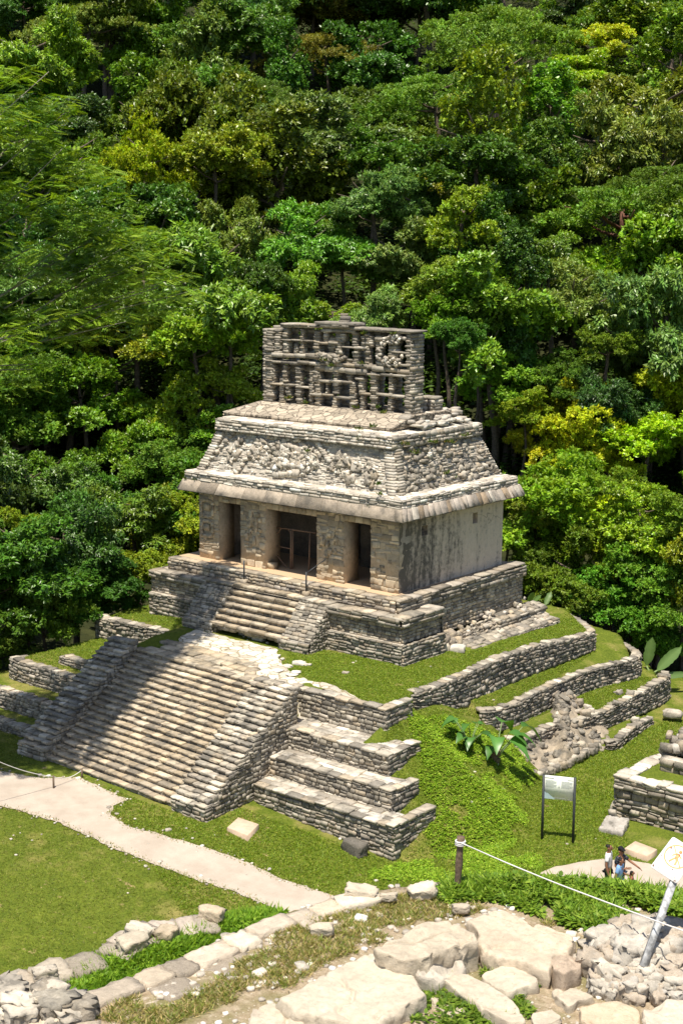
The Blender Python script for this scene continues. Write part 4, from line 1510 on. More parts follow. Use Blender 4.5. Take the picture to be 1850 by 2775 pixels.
# foot stones along the grass
for q in range(46):
    f = q / 45
    x_, y_ = 6.75 + .25 * math.sin(f * 3), -.55 + 5.0 * f
    blocks(mb, [(x_ + R9.uniform(-.1, .1), y_, -5.85 + R9.uniform(-.05, .1))], [(.13, .12, .14)], R9, GREY, R9.uniform(0, 3), .45, .15, 3)
mb.build("rubble", M['grey'], sp)["kind"] = "stuff"
mb = MB()
for q in range(14):
    f = q / 13
    p = np.array([4.9 + 1.0 * f, 4.5 - 1.5 * f, -4.3 - .75 * f])
    for dx in (-.12, .1):
        blocks(mb, [p + np.array([dx + R9.uniform(-.08, .08), R9.uniform(-.12, .12), R9.uniform(-.1, .08)])], [(R9.uniform(.08, .2), R9.uniform(.1, .24), R9.uniform(.06, .14))], R9, GREY * .9, R9.uniform(0, 3), .4, .15, 4, .4)
mb.build("ridge", M['grey'], sp)
for (u, v, r, lab) in ((1060, 625, .17, "rounded grey stone lying on the bank just right of the rock spur"), (1050, 655, .2, "pale stone half sunk in the bank above the lower wall"), (1080, 640, .13, "small grey stone beside two larger ones on the bank"), (1285, 550, .2, "white stone on the grassy bank nearest the banana plant"), (1225, 545, .16, "slab-like pale stone leaning on the grassy bank"), (1210, 600, .13, "small upright stone on top of the lower wall"), (1310, 690, .17, "pale stone perched on the lowest crumbling wall")):
    zl = -4.85 if v < 660 else -5.6
    p = onz(*zE(u, v), zl)
    mb = MB()
    blocks(mb, [p + np.array([0, 0, .02])], [(r, r * .8, r * .7)], R9, GREY * 1.2, R9.uniform(0, 3), .5, .15, 4, .3)
    tag(mb.build("stone", M['rubble']), lab, "stone")

# broken masonry steps beside the platform
rb = thing("ruined_steps", "broken layered masonry block between the platform and the curved wall", "ruin", (1.3, 5, -2.6))
mb = MB()
P, L = wall_p((2.05, 2.4), (2.05, 8.9), -2.95)
masonry(mb, P, L, .52, R9, (.1, .17), (.18, .45), .07, .03, GREY, .18)
P, L = wall_p((1.1, 2.35), (2.05, 2.4), -2.95)
masonry(mb, P, L, .6, R9, (.1, .17), (.18, .45), .07, .03, GREY, .18)
P, L, H = quad_p((2.08, 2.4, -2.42), (2.08, 8.9, -2.42), (1.15, 8.9, -2.2), (1.15, 2.4, -2.25))
masonry(mb, P, L, H, R9, (.18, .32), (.22, .55), .06, .05, GREY * 1.15, .14, True)
P, L = wall_p((2.08, 8.9), (.7, 8.9), -2.95)
masonry(mb, P, L, .6, R9, (.1, .17), (.18, .45), .07, .03, GREY, .18)
P, L, H = quad_p((1.36, 1.1, -2.62), (1.36, 5.3, -2.3), (.8, 5.3, -1.85), (.8, 1.1, -2.1))
masonry(mb, P, L, H, R9, (.09, .18), (.1, .3), .09, .04, WARM, .2, True, dvar=.9)
mb.build("lower_course", M['grey'], rb)
mb = MB()
P, L = wall_p((1.3, 5.2), (1.25, 9.1), -2.35)
masonry(mb, P, L, .42, R9, (.11, .18), (.3, .8), .08, .03, GREY, .14)
P, L, H = quad_p((1.34, 5.2, -1.95), (1.28, 9.1, -1.95), (.6, 9.1, -1.85), (.6, 5.2, -1.85))
masonry(mb, P, L, H, R9, (.25, .36), (.35, .8), .06, .04, GREY * 1.1, .1, True)
mb.build("upper_course", M['grey'], rb)
mb = MB()
n_ = 50
yy = R9.uniform(1.2, 8.4, n_)
xx = R9.uniform(.7, 1.25, n_)
zz_ = -1.95 + (yy - 1.2) * .03 + (.95 - xx) * .9 - np.clip(4 - yy, 0, 3) * .22
blocks(mb, np.stack([xx, yy, zz_], 1), np.stack([R9.uniform(.04, .12, n_)] * 3, 1) * R9.uniform(.7, 1.2, (n_, 3)), R9, np.concatenate([WARM * 1.15, PALE]), R9.uniform(0, 3, n_), .55, .15, 3, .4)
blocks(mb, np.stack([R9.uniform(.75, 1.35, 26), R9.uniform(1.0, 2.5, 26), R9.uniform(-2.45, -1.95, 26)], 1), np.stack([R9.uniform(.12, .24, 26)] * 3, 1), R9, WARM, R9.uniform(0, 3, 26), .4, .15, 3, .4)
mb.build("tumbled_stones", M['stone'], rb)["kind"] = "stuff"
mb = MB()
blocks(mb, [(1.75, 1.65, -2.32)], [(.3, .24, .2)], R9, PALE, .5, .5, .12, 4)
tag(mb.build("boulder", M['white']), "pale boulder in the corner between the platform and the broken steps", "boulder")

# ------------------------------------------------------------------ retaining walls left of the staircase
RA = rng_(111)
retaining("retaining_wall", "topmost stone wall left of the staircase holding the shaded upper grass", [(-13.9, -2.4, -3.6, -2.6), (-13.95, -3.55, -3.6, -2.55), (-11.8, -3.5, -3.55, -2.5), (-9.75, -3.4, -2.85, -2.5)], RA, pal=GREY)
retaining("retaining_wall", "middle stone wall left of the staircase, in tree shade", [(-13.95, -7.4, -4.4, -3.5), (-14.0, -8.25, -4.4, -3.45), (-11.5, -8.3, -4.4, -3.45), (-9.2, -8.3, -4.4, -3.5)], RA, pal=GREY)
retaining("retaining_wall", "stub of wall laid on top of the middle wall against the left ramp", [(-11.7, -7.2, -3.5, -3.1), (-11.75, -7.45, -3.5, -3.1), (-10.4, -7.5, -3.5, -3.05), (-9.2, -7.5, -3.5, -3.0)], RA, pal=GREY)
retaining("retaining_wall", "long stone wall below the middle wall at the left edge of the photo", [(-21, -9.5, -5.2, -4.3), (-15, -9.5, -5.2, -4.3), (-11.5, -9.55, -5.2, -4.3), (-9.1, -9.55, -5.2, -4.35)], RA, pal=GREY)
retaining("retaining_wall", "lowest stone wall left of the staircase, barely above the lawn", [(-21, -10.5, -5.6, -5.1), (-14, -10.5, -5.6, -5.1), (-11.2, -10.5, -5.6, -5.12), (-9.0, -10.5, -5.65, -5.15)], RA, pal=GREY)

# ------------------------------------------------------------------ trees of the forest
def crown_mesh(kind, seed):
    """a crown of leaf tufts carried on lobes of uneven reach, about 4 m in radius, centred on the origin"""
    r = rng_(seed)
    mb = MB()
    cl = []
    if kind in ('broad', 'weep', 'lump', 'shrub'):
        nb = {'broad': 13, 'weep': 13, 'lump': 17, 'shrub': 15}[kind]
        for q in range(nb):
            a, el = q * 2.4 + r.uniform(-.4, .4), math.asin(r.uniform(-.45 if kind != 'shrub' else -.3, .98))
            d = np.array([math.cos(a) * math.cos(el), math.sin(a) * math.cos(el), math.sin(el)])
            L = r.uniform(2.5, 4.6) * (.9 if d[2] > .6 else 1)
            side = unit(np.cross(d, [0, 0, 1.]))
            for k in range(6 if kind != 'lump' else 7):
                f = r.uniform(.45, 1.0)
                p = d * L * f + side * r.uniform(-1.2, 1.2) * f + np.array([0, 0, r.uniform(-.5, .6) - (.35 * f * f if kind != 'shrub' else 0)])
                cl.append((p, r.uniform(.5, 1.1) if kind != 'lump' else r.uniform(.45, .8), (1, 1, .7)))
    elif kind == 'umbrella':
        for _ in range(95):
            a, rr = r.uniform(0, 6.283), math.sqrt(r.random()) * 4.8
            rr *= 1 + .3 * math.sin(a * 3 + seed)
            z = 1.6 * (1 - (rr / 5.2) ** 2) + r.uniform(-.5, .35) - (.9 if r.random() < .25 else 0)
            cl.append((np.array([math.cos(a) * rr, math.sin(a) * rr, z]), r.uniform(.45, .85), (1.15, 1.15, .45)))
    elif kind == 'vine':
        for _ in range(95):
            a, z = r.uniform(0, 6.283), r.uniform(-5.2, 3.6)
            rr = 1.8 * math.sqrt(max(0.05, 1 - max(0, z - 1.5) ** 2 / 4.5)) * r.uniform(.5, 1.2) + .5 * math.sin(z * 1.7 + seed + 2 * math.sin(a))
            cl.append((np.array([math.cos(a) * rr, math.sin(a) * rr, z]), r.uniform(.4, .85), (1, 1, 1.3)))
    nt_, ln, asp, droop, tr = {'broad': (36, .225, .46, .05, .2), 'weep': (36, .28, .30, -.75, .16), 'lump': (34, .165, .55, .2, .14), 'umbrella': (38, .14, .5, .25, .18), 'vine': (36, .19, .62, -.35, .18), 'shrub': (36, .205, .5, 0, .2)}[kind]
    for q, cr, sq in cl:
        k = int(nt_ * (cr / .8) ** 2)
        d = rdir(k, r)
        d[:, 2] = np.where(d[:, 2] < -.35, -d[:, 2], d[:, 2])
        ps = q + d * cr * np.array(sq) * r.uniform(.55, 1.1, (k, 1))
        out_ = unit(d + .6 * q / (np.linalg.norm(q) + .01) + [0, 0, .35])
        lobe = .85 + .3 * r.random()
        tv = r.uniform(.7, 1.3, (k, 1)) * lobe
        hue = r.uniform(-.18, .1, k)
        m_ = 13
        ps, out_, tv, hue = np.repeat(ps, m_, 0), np.repeat(out_, m_, 0), np.repeat(tv, m_, 0), np.repeat(hue, m_)
        k *= m_
        ld = unit(out_ * .55 + rdir(k, r) * .9 + np.array([0, 0, droop]))
        nrm = unit(out_ * .7 + np.array([0, 0, .6]) + .45 * rdir(k, r))
        sd = unit(np.cross(nrm, ld))
        l_ = ln * r.uniform(.6, 1.3, k)
        c = tv * r.uniform(.8, 1.2, (k, 1)) * np.ones(3)
        c[:, 0] *= 1 + hue
        kites(mb, ps + rdir(k, r) * tr * .5, ld, sd, l_, l_ * asp * 1.2, .12, c)
    return mb.mesh("crown", M['gloss'] if kind in ('broad', 'vine', 'weep') else M['leaf'])


def trunk_mesh(seed, mat='bark', spread=2.2):
    """long trunk (its foot sinks into the slope) with limbs that stay inside the crown"""
    r = rng_(seed)
    mb = MB()
    k = np.concatenate([np.linspace(-16, -2, 8), np.linspace(-1.2, 1.2, 4)])
    pts = np.stack([.3 * np.sin(k * .5 + seed), .3 * np.cos(k * .43 + seed) - .2, k], 1)
    tube(mb, pts, np.interp(k, [-16, 1.2], [.34, .12]), (.2, .15, .1), 7)
    for q in range(7):
        a = q / 7 * 6.283 + r.uniform(-.3, .3)
        s = pts[8] + (pts[11] - pts[8]) * r.random()
        e = s + np.array([math.cos(a) * spread * r.uniform(.6, 1.2), math.sin(a) * spread * r.uniform(.6, 1.2), r.uniform(.2, 1.2)])
        md = (s + e) / 2 + np.array([0, 0, -.15])
        tube(mb, [s, md, e], [.1, .07, .025], (.2, .15, .1), 6)
    return mb.mesh("trunk", M[mat])


CROWNS = {k: [crown_mesh(k, 200 + 10 * i + j) for j in range(n)] for i, (k, n) in enumerate((('broad', 4), ('weep', 3), ('lump', 2), ('umbrella', 2), ('vine', 2), ('shrub', 4)))}
TRUNKS = [trunk_mesh(300 + j) for j in range(3)]
REDTRUNK = trunk_mesh(310, 'redbark', 3.6)

C_DARK, C_MID, C_OLIVE, C_GREY, C_LIME, C_YEL, C_BLUE, C_BROWN = (.075, .165, .016), (.13, .24, .018), (.165, .25, .02), (.17, .265, .045), (.28, .385, .018), (.45, .52, .015), (.08, .175, .032), (.18, .205, .028)
C_FRESH = (.21, .325, .02)
WORDS = {C_DARK: "dark green", C_MID: "mid green", C_OLIVE: "olive green", C_GREY: "greyish green", C_LIME: "lime green", C_YEL: "bright yellow-green", C_BLUE: "bluish dark green", C_BROWN: "brown-tinged", C_FRESH: "fresh green"}
KWORD = {'broad': "broad-leaved tree", 'weep': "drooping-leaved tree", 'lump': "round clumpy tree", 'umbrella': "flat-topped fine-leaved tree", 'vine': "vine-draped tree", 'shrub': "bushy shrub"}

# (u, v, radius in photo pixels, kind, colour, own label or None)
FEAT = [(395, 450, 118, 'lump', C_YEL, "domed yellow-green tree glowing beside the feathery tree"), (740, 520, 185, 'broad', C_OLIVE, None), (880, 385, 150, 'weep', C_GREY, None),
        (1330, 150, 175, 'umbrella', C_OLIVE, "largest flat-topped olive tree high on the hill"), (1180, 300, 150, 'umbrella', C_OLIVE, None), (1490, 330, 120, 'vine', C_FRESH, None), (1560, 215, 85, 'broad', C_YEL, "yellow-flowering tree top upper right"), (1640, 125, 55, 'broad', C_YEL, "small yellow tuft of leaves near the top right"),
        (1690, 285, 60, 'lump', C_YEL, None), (1420, 340, 90, 'vine', C_FRESH, None), (1480, 480, 110, 'vine', C_MID, None), (1660, 640, 215, 'umbrella', C_OLIVE, "huge spreading tree with reddish limbs at the right edge"), (1790, 520, 140, 'umbrella', C_OLIVE, None), (1500, 720, 110, 'weep', C_MID, None),
        (560, 210, 150, 'weep', C_GREY, None), (235, 110, 130, 'umbrella', C_GREY, None), (1250, 610, 105, 'broad', C_LIME, None), (1210, 850, 80, 'lump', C_LIME, None), (1225, 480, 90, 'broad', C_LIME, None),
        (660, 660, 120, 'weep', C_GREY, None), (830, 660, 110, 'weep', C_MID, None), (1010, 560, 120, 'weep', C_GREY, None), (1060, 700, 100, 'weep', C_GREY, None), (930, 700, 90, 'weep', C_MID, None),
        (800, 830, 90, 'weep', C_FRESH, None), (1020, 850, 95, 'weep', C_GREY, None), (1180, 800, 80, 'weep', C_FRESH, None), (900, 870, 70, 'broad', C_LIME, "lime-green tree just behind the comb's capstone"),
        (1450, 1190, 85, 'broad', C_YEL, None), (1590, 1250, 110, 'shrub', C_YEL, None), (1760, 1200, 115, 'broad', C_YEL, None), (1560, 1450, 110, 'shrub', C_YEL, None), (1730, 1420, 110, 'broad', C_LIME, None), (1470, 1360, 75, 'shrub', C_OLIVE, None),
        (1360, 1060, 110, 'shrub', C_FRESH, "vine-smothered dome of green right of the roof comb"), (1510, 1050, 85, 'shrub', C_MID, None), (1650, 1640, 130, 'shrub', C_MID, None), (1800, 1600, 130, 'shrub', C_MID, None), (1530, 1580, 110, 'shrub', C_OLIVE, None), (1450, 1560, 80, 'shrub', C_MID, None), (1770, 1750, 80, 'shrub', C_MID, None),
        (300, 960, 140, 'broad', C_LIME, None), (215, 1090, 120, 'broad', C_FRESH, None), (530, 950, 115, 'broad', C_LIME, None), (610, 890, 105, 'broad', C_LIME, None), (480, 1110, 120, 'broad', C_LIME, None), (390, 1240, 115, 'broad', C_FRESH, None), (620, 1060, 85, 'broad', C_LIME, None),
        (360, 1410, 120, 'weep', C_MID, None), (470, 1420, 80, 'shrub', C_LIME, None), (180, 1470, 140, 'weep', C_DARK, None), (70, 1300, 120, 'weep', C_DARK, None), (70, 1670, 115, 'shrub', C_MID, None), (390, 1560, 80, 'shrub', C_LIME, None), (250, 1590, 100, 'shrub', C_DARK, None), (460, 1290, 80, 'shrub', C_MID, None), (30, 1480, 90, 'shrub', C_FRESH, None), (120, 1700, 95, 'shrub', C_MID, None), (-20, 1780, 90, 'shrub', C_MID, None), (310, 1650, 70, 'shrub', C_DARK, None), (1375, 1480, 75, 'shrub', C_MID, None), (1400, 1390, 70, 'shrub', C_FRESH, None), (200, 1640, 85, 'shrub', C_MID, None), (510, 1220, 60, 'shrub', C_MID, None), (160, 1290, 100, 'broad', C_MID, None), (290, 1360, 90, 'weep', C_MID, None),
        (420, 130, 120, 'broad', C_MID, None), (880, 170, 110, 'umbrella', C_BROWN, None), (690, 260, 90, 'umbrella', C_BROWN, None), (1130, 60, 120, 'broad', C_BLUE, None), (850, 40, 110, 'broad', C_BROWN, None), (1000, 170, 120, 'broad', C_DARK, None), (1560, 60, 120, 'broad', C_BLUE, None), (1730, 60, 110, 'umbrella', C_MID, None), (1420, 1130, 70, 'shrub', C_LIME, None), (1640, 1100, 100, 'weep', C_BLUE, None), (1770, 1050, 90, 'weep', C_OLIVE, None), (1290, 985, 70, 'shrub', C_MID, None), (1400, 930, 90, 'vine', C_DARK, None), (1390, 780, 110, 'vine', C_DARK, None), (1240, 940, 60, 'shrub', C_DARK, None), (1330, 660, 90, 'vine', C_DARK, None)]
GAP = [(1470, 880, 1620, 1010), (0, 1180, 60, 1290)]
RT = rng_(401)
allt = [list(f) + [True] for f in FEAT]
for vy in np.arange(-60, 1750, 122):
    for ux in np.arange(-60, 1960, 134):
        u, v = ux + RT.uniform(-50, 50), vy + RT.uniform(-45, 45)
        rad = RT.choice([85, 105, 130, 165, 190]) * RT.uniform(.9, 1.1) * (1 - .12 * (v < 300))
        if any(math.hypot(u - f[0], v - f[1]) < .78 * f[2] for f in FEAT):
            continue
        if any(x0 < u < x1 and y0 < v < y1 for x0, y0, x1, y1 in GAP):
            continue
        if v > 900 and 640 < u < 1330:
            continue
        if v > 1500 and 330 < u < 1500:
            continue
        if v < 420:
            c, kd = [(C_DARK, 'broad'), (C_FRESH, 'weep'), (C_MID, 'weep'), (C_BLUE, 'broad'), (C_MID, 'vine'), (C_OLIVE, 'broad'), (C_FRESH, 'vine')][RT.integers(0, 7)]
        elif v < 1000:
            c, kd = [(C_MID, 'broad'), (C_GREY, 'weep'), (C_MID, 'weep'), (C_FRESH, 'broad'), (C_DARK, 'broad'), (C_OLIVE, 'lump')][RT.integers(0, 6)]
        elif u < 800:
            c, kd = [(C_LIME, 'broad'), (C_FRESH, 'broad'), (C_LIME, 'shrub'), (C_DARK, 'weep'), (C_MID, 'shrub')][RT.integers(0, 5)] if u > 250 else [(C_DARK, 'weep'), (C_MID, 'shrub'), (C_DARK, 'broad')][RT.integers(0, 3)]
        else:
            c, kd = [(C_LIME, 'shrub'), (C_FRESH, 'shrub'), (C_YEL, 'shrub'), (C_LIME, 'broad'), (C_YEL, 'broad'), (C_LIME, 'shrub') if v < 1560 else (C_MID, 'shrub')][RT.integers(0, 6)]
        allt.append([u, v, rad, kd, c, None, False])

placed = []
for u, v, rad, kd, c, lab, ft in allt:
    d_ = ray(u, v)
    hit = None
    hc = RT.uniform(5.5, 11.5) if v < 1000 else RT.uniform(4.5, 7)
    for t in np.arange(40, 320, .75):
        p = CAM + d_ * t
        X, Y = np.array([p[0]]), np.array([p[1]])
        if inpoly(X, Y, CLEAR)[0]:
            continue
        if pdist(X, Y, CLEAR)[0] < rad * t / FPX * .75:
            continue
        if p[2] < float(hill(X, Y)[0]) + hc:
            hit = (p, t)
            break
    if hit is None:
        continue
    p, t = hit
    R_ = rad * t / FPX
    placed.append([p, R_, kd, c, lab, ft, u, v])

# words for where each tree stands
def zone(u, v):
    hz = ["at the far left", "on the left", "left of centre", "above the comb" if v < 850 else "behind the temple", "right of centre", "on the right", "at the far right"][int(np.clip(u / 1850 * 7, 0, 6))]
    vz = ["along the top edge", "high on the hill", "in the upper forest", "halfway up the slope", "level with the roof comb", "low on the slope", "at the forest foot"][int(np.clip(v / 1750 * 7, 0, 6))]
    return vz + ", " + hz


used = {}
labs = []
for q, (p, R_, kd, c, lab, ft, u, v) in enumerate(placed):
    labs.append(lab or f"{WORDS[c]} {KWORD[kd]} {zone(u, v)}")
dups = {}
for q, l in enumerate(labs):
    dups.setdefault(l, []).append(q)
for l, qs in dups.items():
    if len(qs) > 1:
        us = sorted(qs, key=lambda k: placed[k][6])
        du = placed[us[-1]][6] - placed[us[0]][6]
        vs = sorted(qs, key=lambda k: placed[k][7])
        dv = placed[vs[-1]][7] - placed[vs[0]][7]
        order, wds = (us, ("leftmost", "rightmost", "middle")) if du > dv else (vs, ("uppermost", "lowermost", "middle"))
        for k in order:
            if k == order[0]:
                labs[k] = wds[0] + " " + l
            elif k == order[-1]:
                labs[k] = wds[1] + " " + l
            elif k == order[1]:
                labs[k] = "next to " + wds[0] + " " + l
            else:
                labs[k] = wds[2] + " " + l
tid = 0
for (p, R_, kd, c, lab, ft, u, v), l in zip(placed, labs):
    X, Y = np.array([p[0]]), np.array([p[1]])
    gz = float(hill(X, Y)[0])
    if inpoly(X, Y, CLEAR)[0]:
        gz = -6
    shr = kd == 'shrub'
    t = thing("shrub" if shr else "tree", l, "shrub" if shr else "tree", (p[0], p[1], gz), "shrubs at the forest edge" if shr else "trees of the hillside forest")
    s = R_ / 4.0 * (1.0 if kd != 'umbrella' else .92) * 1.22
    o = bpy.data.objects.new("crown", CROWNS[kd][RT.integers(0, len(CROWNS[kd]))])
    COL.objects.link(o)
    o.parent = t
    o.location = (0, 0, max(p[2] - gz, R_ * .5))
    o.rotation_euler = (RT.uniform(-.12, .12), RT.uniform(-.12, .12), RT.uniform(0, 6.28))
    o.scale = (s * RT.uniform(.82, 1.25), s * RT.uniform(.82, 1.25), s * RT.uniform(.82, 1.2))
    vv = RT.uniform(.82, 1.2)
    o.color = (*(np.array(c) * vv * (1 + .12 * RT.standard_normal(3) * (1, .5, 1))), 1)
    o2 = bpy.data.objects.new("trunk", REDTRUNK if (ft and lab and "reddish" in lab) else TRUNKS[RT.integers(0, 3)])
    COL.objects.link(o2)
    o2.parent = t
    hh = max(p[2] - gz, R_ * .5)
    o2.location = (0, 0, hh)
    o2.scale = (s, s, s)
    o2.rotation_euler = (0, 0, RT.uniform(0, 6.28))
    tid += 1
print("trees", tid)

# the near feathery-leaved tree at the left, whose shade falls over the stairs
def frond_cloud(mb, cen, rad, n, rng, cols):
    """pinnate fronds: paired narrow leaflets along a rachis"""
    d = rdir(n, rng)
    ps = cen + d * rad * rng.uniform(.2, 1, (n, 1)) ** .5
    a = rng.uniform(0, 6.283, n)
    rd = unit(np.stack([np.cos(a), np.sin(a), rng.uniform(-.35, .1, n)], 1))
    nr = unit(np.array([0, 0, 1.]) + .35 * rdir(n, rng))
    sd = unit(np.cross(nr, rd))
    L = rng.uniform(.32, .55, n)
    col = cols[rng.integers(0, len(cols), n)] * rng.uniform(.75, 1.25, (n, 1))
    for k in range(7):
        f = (k + .6) / 7
        for sg in (-1, 1):
            b_ = ps + rd * (L * f)[:, None] - np.array([0, 0, .06]) * f
            ld = unit(sd * sg + rd * .45)
            ll = L * .34 * (1 - .55 * abs(f - .45))
            kites(mb, b_, ld, unit(np.cross(nr, ld)), ll, ll * .42, .05, col)


RF = rng_(501)
ft = thing("feathery_tree", "large feathery-leaved tree overhanging from the left edge, nearest of the trees", "tree", (-9.5, -20.5, -5.6))
mb = MB()
cols = np.array([(.19, .35, .022), (.24, .38, .028), (.15, .28, .02), (.28, .4, .035)])
limbs = MB()
root = np.array([-9.5, -20.5, -5.6])
fork = root + np.array([.4, .5, 13.5])
tube(limbs, [root, root + [.1, .2, 5], root + [.3, .3, 10], fork], [.55, .45, .38, .3], (.3, .27, .22), 10)
CLUMPS = []
for (u, v, d, r) in ((60, 330, 46, 1.5), (160, 420, 46, 1.3), (240, 480, 47, 1.2), (70, 520, 46, 1.6), (190, 590, 46, 1.5), (300, 600, 47, 1.3), (390, 640, 48, 1.1), (60, 680, 46, 1.4), (180, 740, 47, 1.4), (300, 750, 47, 1.3), (430, 760, 48, 1.1), (500, 800, 49, .9), (380, 850, 48, 1.0), (260, 860, 47, 1.1), (120, 860, 46, 1.2), (20, 900, 46, 1.1), (40, 200, 46, 1.0), (130, 290, 46, 1.1), (330, 700, 49, 1.2), (230, 680, 49, 1.3), (90, 980, 46, .9), (440, 690, 47.5, .9), (-80, 300, 46, 1.6), (-150, 500, 47, 1.8), (-90, 650, 47, 1.6), (-220, 700, 48, 1.8), (-120, 820, 47, 1.6), (-320, 550, 49, 1.8), (-300, 800, 49, 1.8), (-430, 700, 50, 1.8), (-200, 950, 49, 1.6), (-500, 850, 52, 1.8), (-380, 920, 50, 1.6)):
    d = 47.9 + (10 * u / 500 if u > 0 else u * -.004) + RF.uniform(-1.1, 1.1)
    c = CAM + ray(u, v) * d
    CLUMPS.append(c)
    frond_cloud(mb, c, np.array([r * 1.15, r * 1.15, r * .42]), int((95 if u > 0 else 80) * r * r), RF, cols)
    frond_cloud(mb, c + [RF.uniform(-.6, .6), RF.uniform(-.6, .6), -.7], np.array([r, r, r * .3]), int((45 if u > 0 else 38) * r * r), RF, cols)
o = mb.build("crown", M['leaf'], ft)
o.color = (1, 1, 1, 1)
for k, c in enumerate(CLUMPS):
    md = fork + (c - fork) * .5 + np.array([RF.uniform(-.5, .5), RF.uniform(-.5, .5), RF.uniform(-.2, .6)])
    tube(limbs, [fork + [0, 0, RF.uniform(-2.5, 0)], md, c - [0, 0, .25]], [.1, .05, .015], (.3, .27, .22), 6) if k % 5 == 0 else None
    for q in range(1):
        e = c + RF.uniform(-1, 1, 3) * (1.2, 1.2, .25)
        tube(limbs, [md + (c - md) * .5, e], [.03, .012], (.3, .27, .22), 5)
limbs.build("trunk", M['palebark'], ft)

# undergrowth covering the hillside between the trunks
RU = rng_(601)
mb = MB()
n_ = 2600
uu, vv_ = RU.uniform(-150, 2000, n_), RU.uniform(-150, 1500, n_)
cen = []
for u, v in zip(uu, vv_):
    d_ = ray(u, v)
    ts = np.arange(55, 260, 2.0)
    P_ = CAM + ts[:, None] * d_
    hz = hill(P_[:, 0], P_[:, 1])
    k = np.where((P_[:, 2] < hz + .3) & ~inpoly(P_[:, 0], P_[:, 1], CLEAR))[0]
    if len(k):
        cen.append((P_[k[0], 0], P_[k[0], 1], hz[k[0]] + RU.uniform(.2, 1.6)))
cen = np.array(cen)
cen = np.repeat(cen, 46, 0)
k = len(cen)
d = rdir(k, RU)
d[:, 2] = np.abs(d[:, 2])
ps = cen + d * np.array([1.6, 1.6, 1.1]) * RU.uniform(.4, 1, (k, 1))
nr = unit(d * .4 + np.array([0, 0, .9]) + .5 * rdir(k, RU))
ld = unit(np.cross(nr, rdir(k, RU)))
l_ = RU.uniform(.3, .55, k)
cols = np.array([(.04, .085, .01), (.06, .12, .012), (.035, .075, .01), (.08, .14, .016)])[RU.integers(0, 4, k)] * RU.uniform(.7, 1.2, (k, 1))
kites(mb, ps, ld, unit(np.cross(nr, ld)), l_, l_ * .5, .12, cols)
o = mb.build("undergrowth", M['leaf'])
tag(o, "dense leafy undergrowth covering the slope between the tree trunks", "undergrowth", None, "stuff")

# ------------------------------------------------------------------ foreground terrace of the neighbouring pyramid
FZ, WZ = 5.4, 3.9


def FP_(x, y, z=FZ):
    return onz(x * 1.18, y * 1.18, z)[:2]


PLAT = [FP_(*p) for p in ((-60, 2420), (0, 2385), (170, 2292), (400, 2205), (560, 2132), (690, 2085), (790, 2056), (860, 2040), (980, 2026), (1040, 2022))] + [np.array(p) for p in ((26.0, -29.6), (29.5, -27.6), (34, -25.5), (40, -30), (40, -48), (26, -48))]
LOWER = [onz(x * 1.18, y * 1.18, WZ)[:2] for x, y in ((-80, 2285), (0, 2250), (240, 2172), (400, 2112), (500, 2098), (640, 2092), (700, 2080))] + [np.array(p) for p in ((24.5, -30.5), (26, -40), (21, -44))]


def fterr(x, y):
    dp = np.where(inpoly(x, y, PLAT), 0, pdist(x, y, PLAT))
    dl = np.where(inpoly(x, y, LOWER), 0, pdist(x, y, LOWER))
    di = np.where(inpoly(x, y, PLAT), pdist(x, y, PLAT), 0)
    z1 = FZ - 5 * np.clip(dp, 0, .25) - 1.15 * np.clip(dp - .25, 0, 40) + .10 * (fbm2(x, y, 1.3, 4, 31.) - .5)
    z2 = WZ - .05 - 5 * np.clip(dl, 0, .2) - 1.15 * np.clip(dl - .2, 0, 40) + .08 * (fbm2(x, y, 1.5, 3, 33.) - .5)
    z = np.maximum(z1, z2) + .03 * (fbm2(x, y, 7, 3, 35.) - .5)
    return np.maximum(z, -6.8)


structure(hfield("earth_terrace", 6, 46, -56, -16, .14, fterr, M['dirt'], (.35, .27, .18)), "dry earth terrace of the neighbouring pyramid in front")

RG = rng_(701)


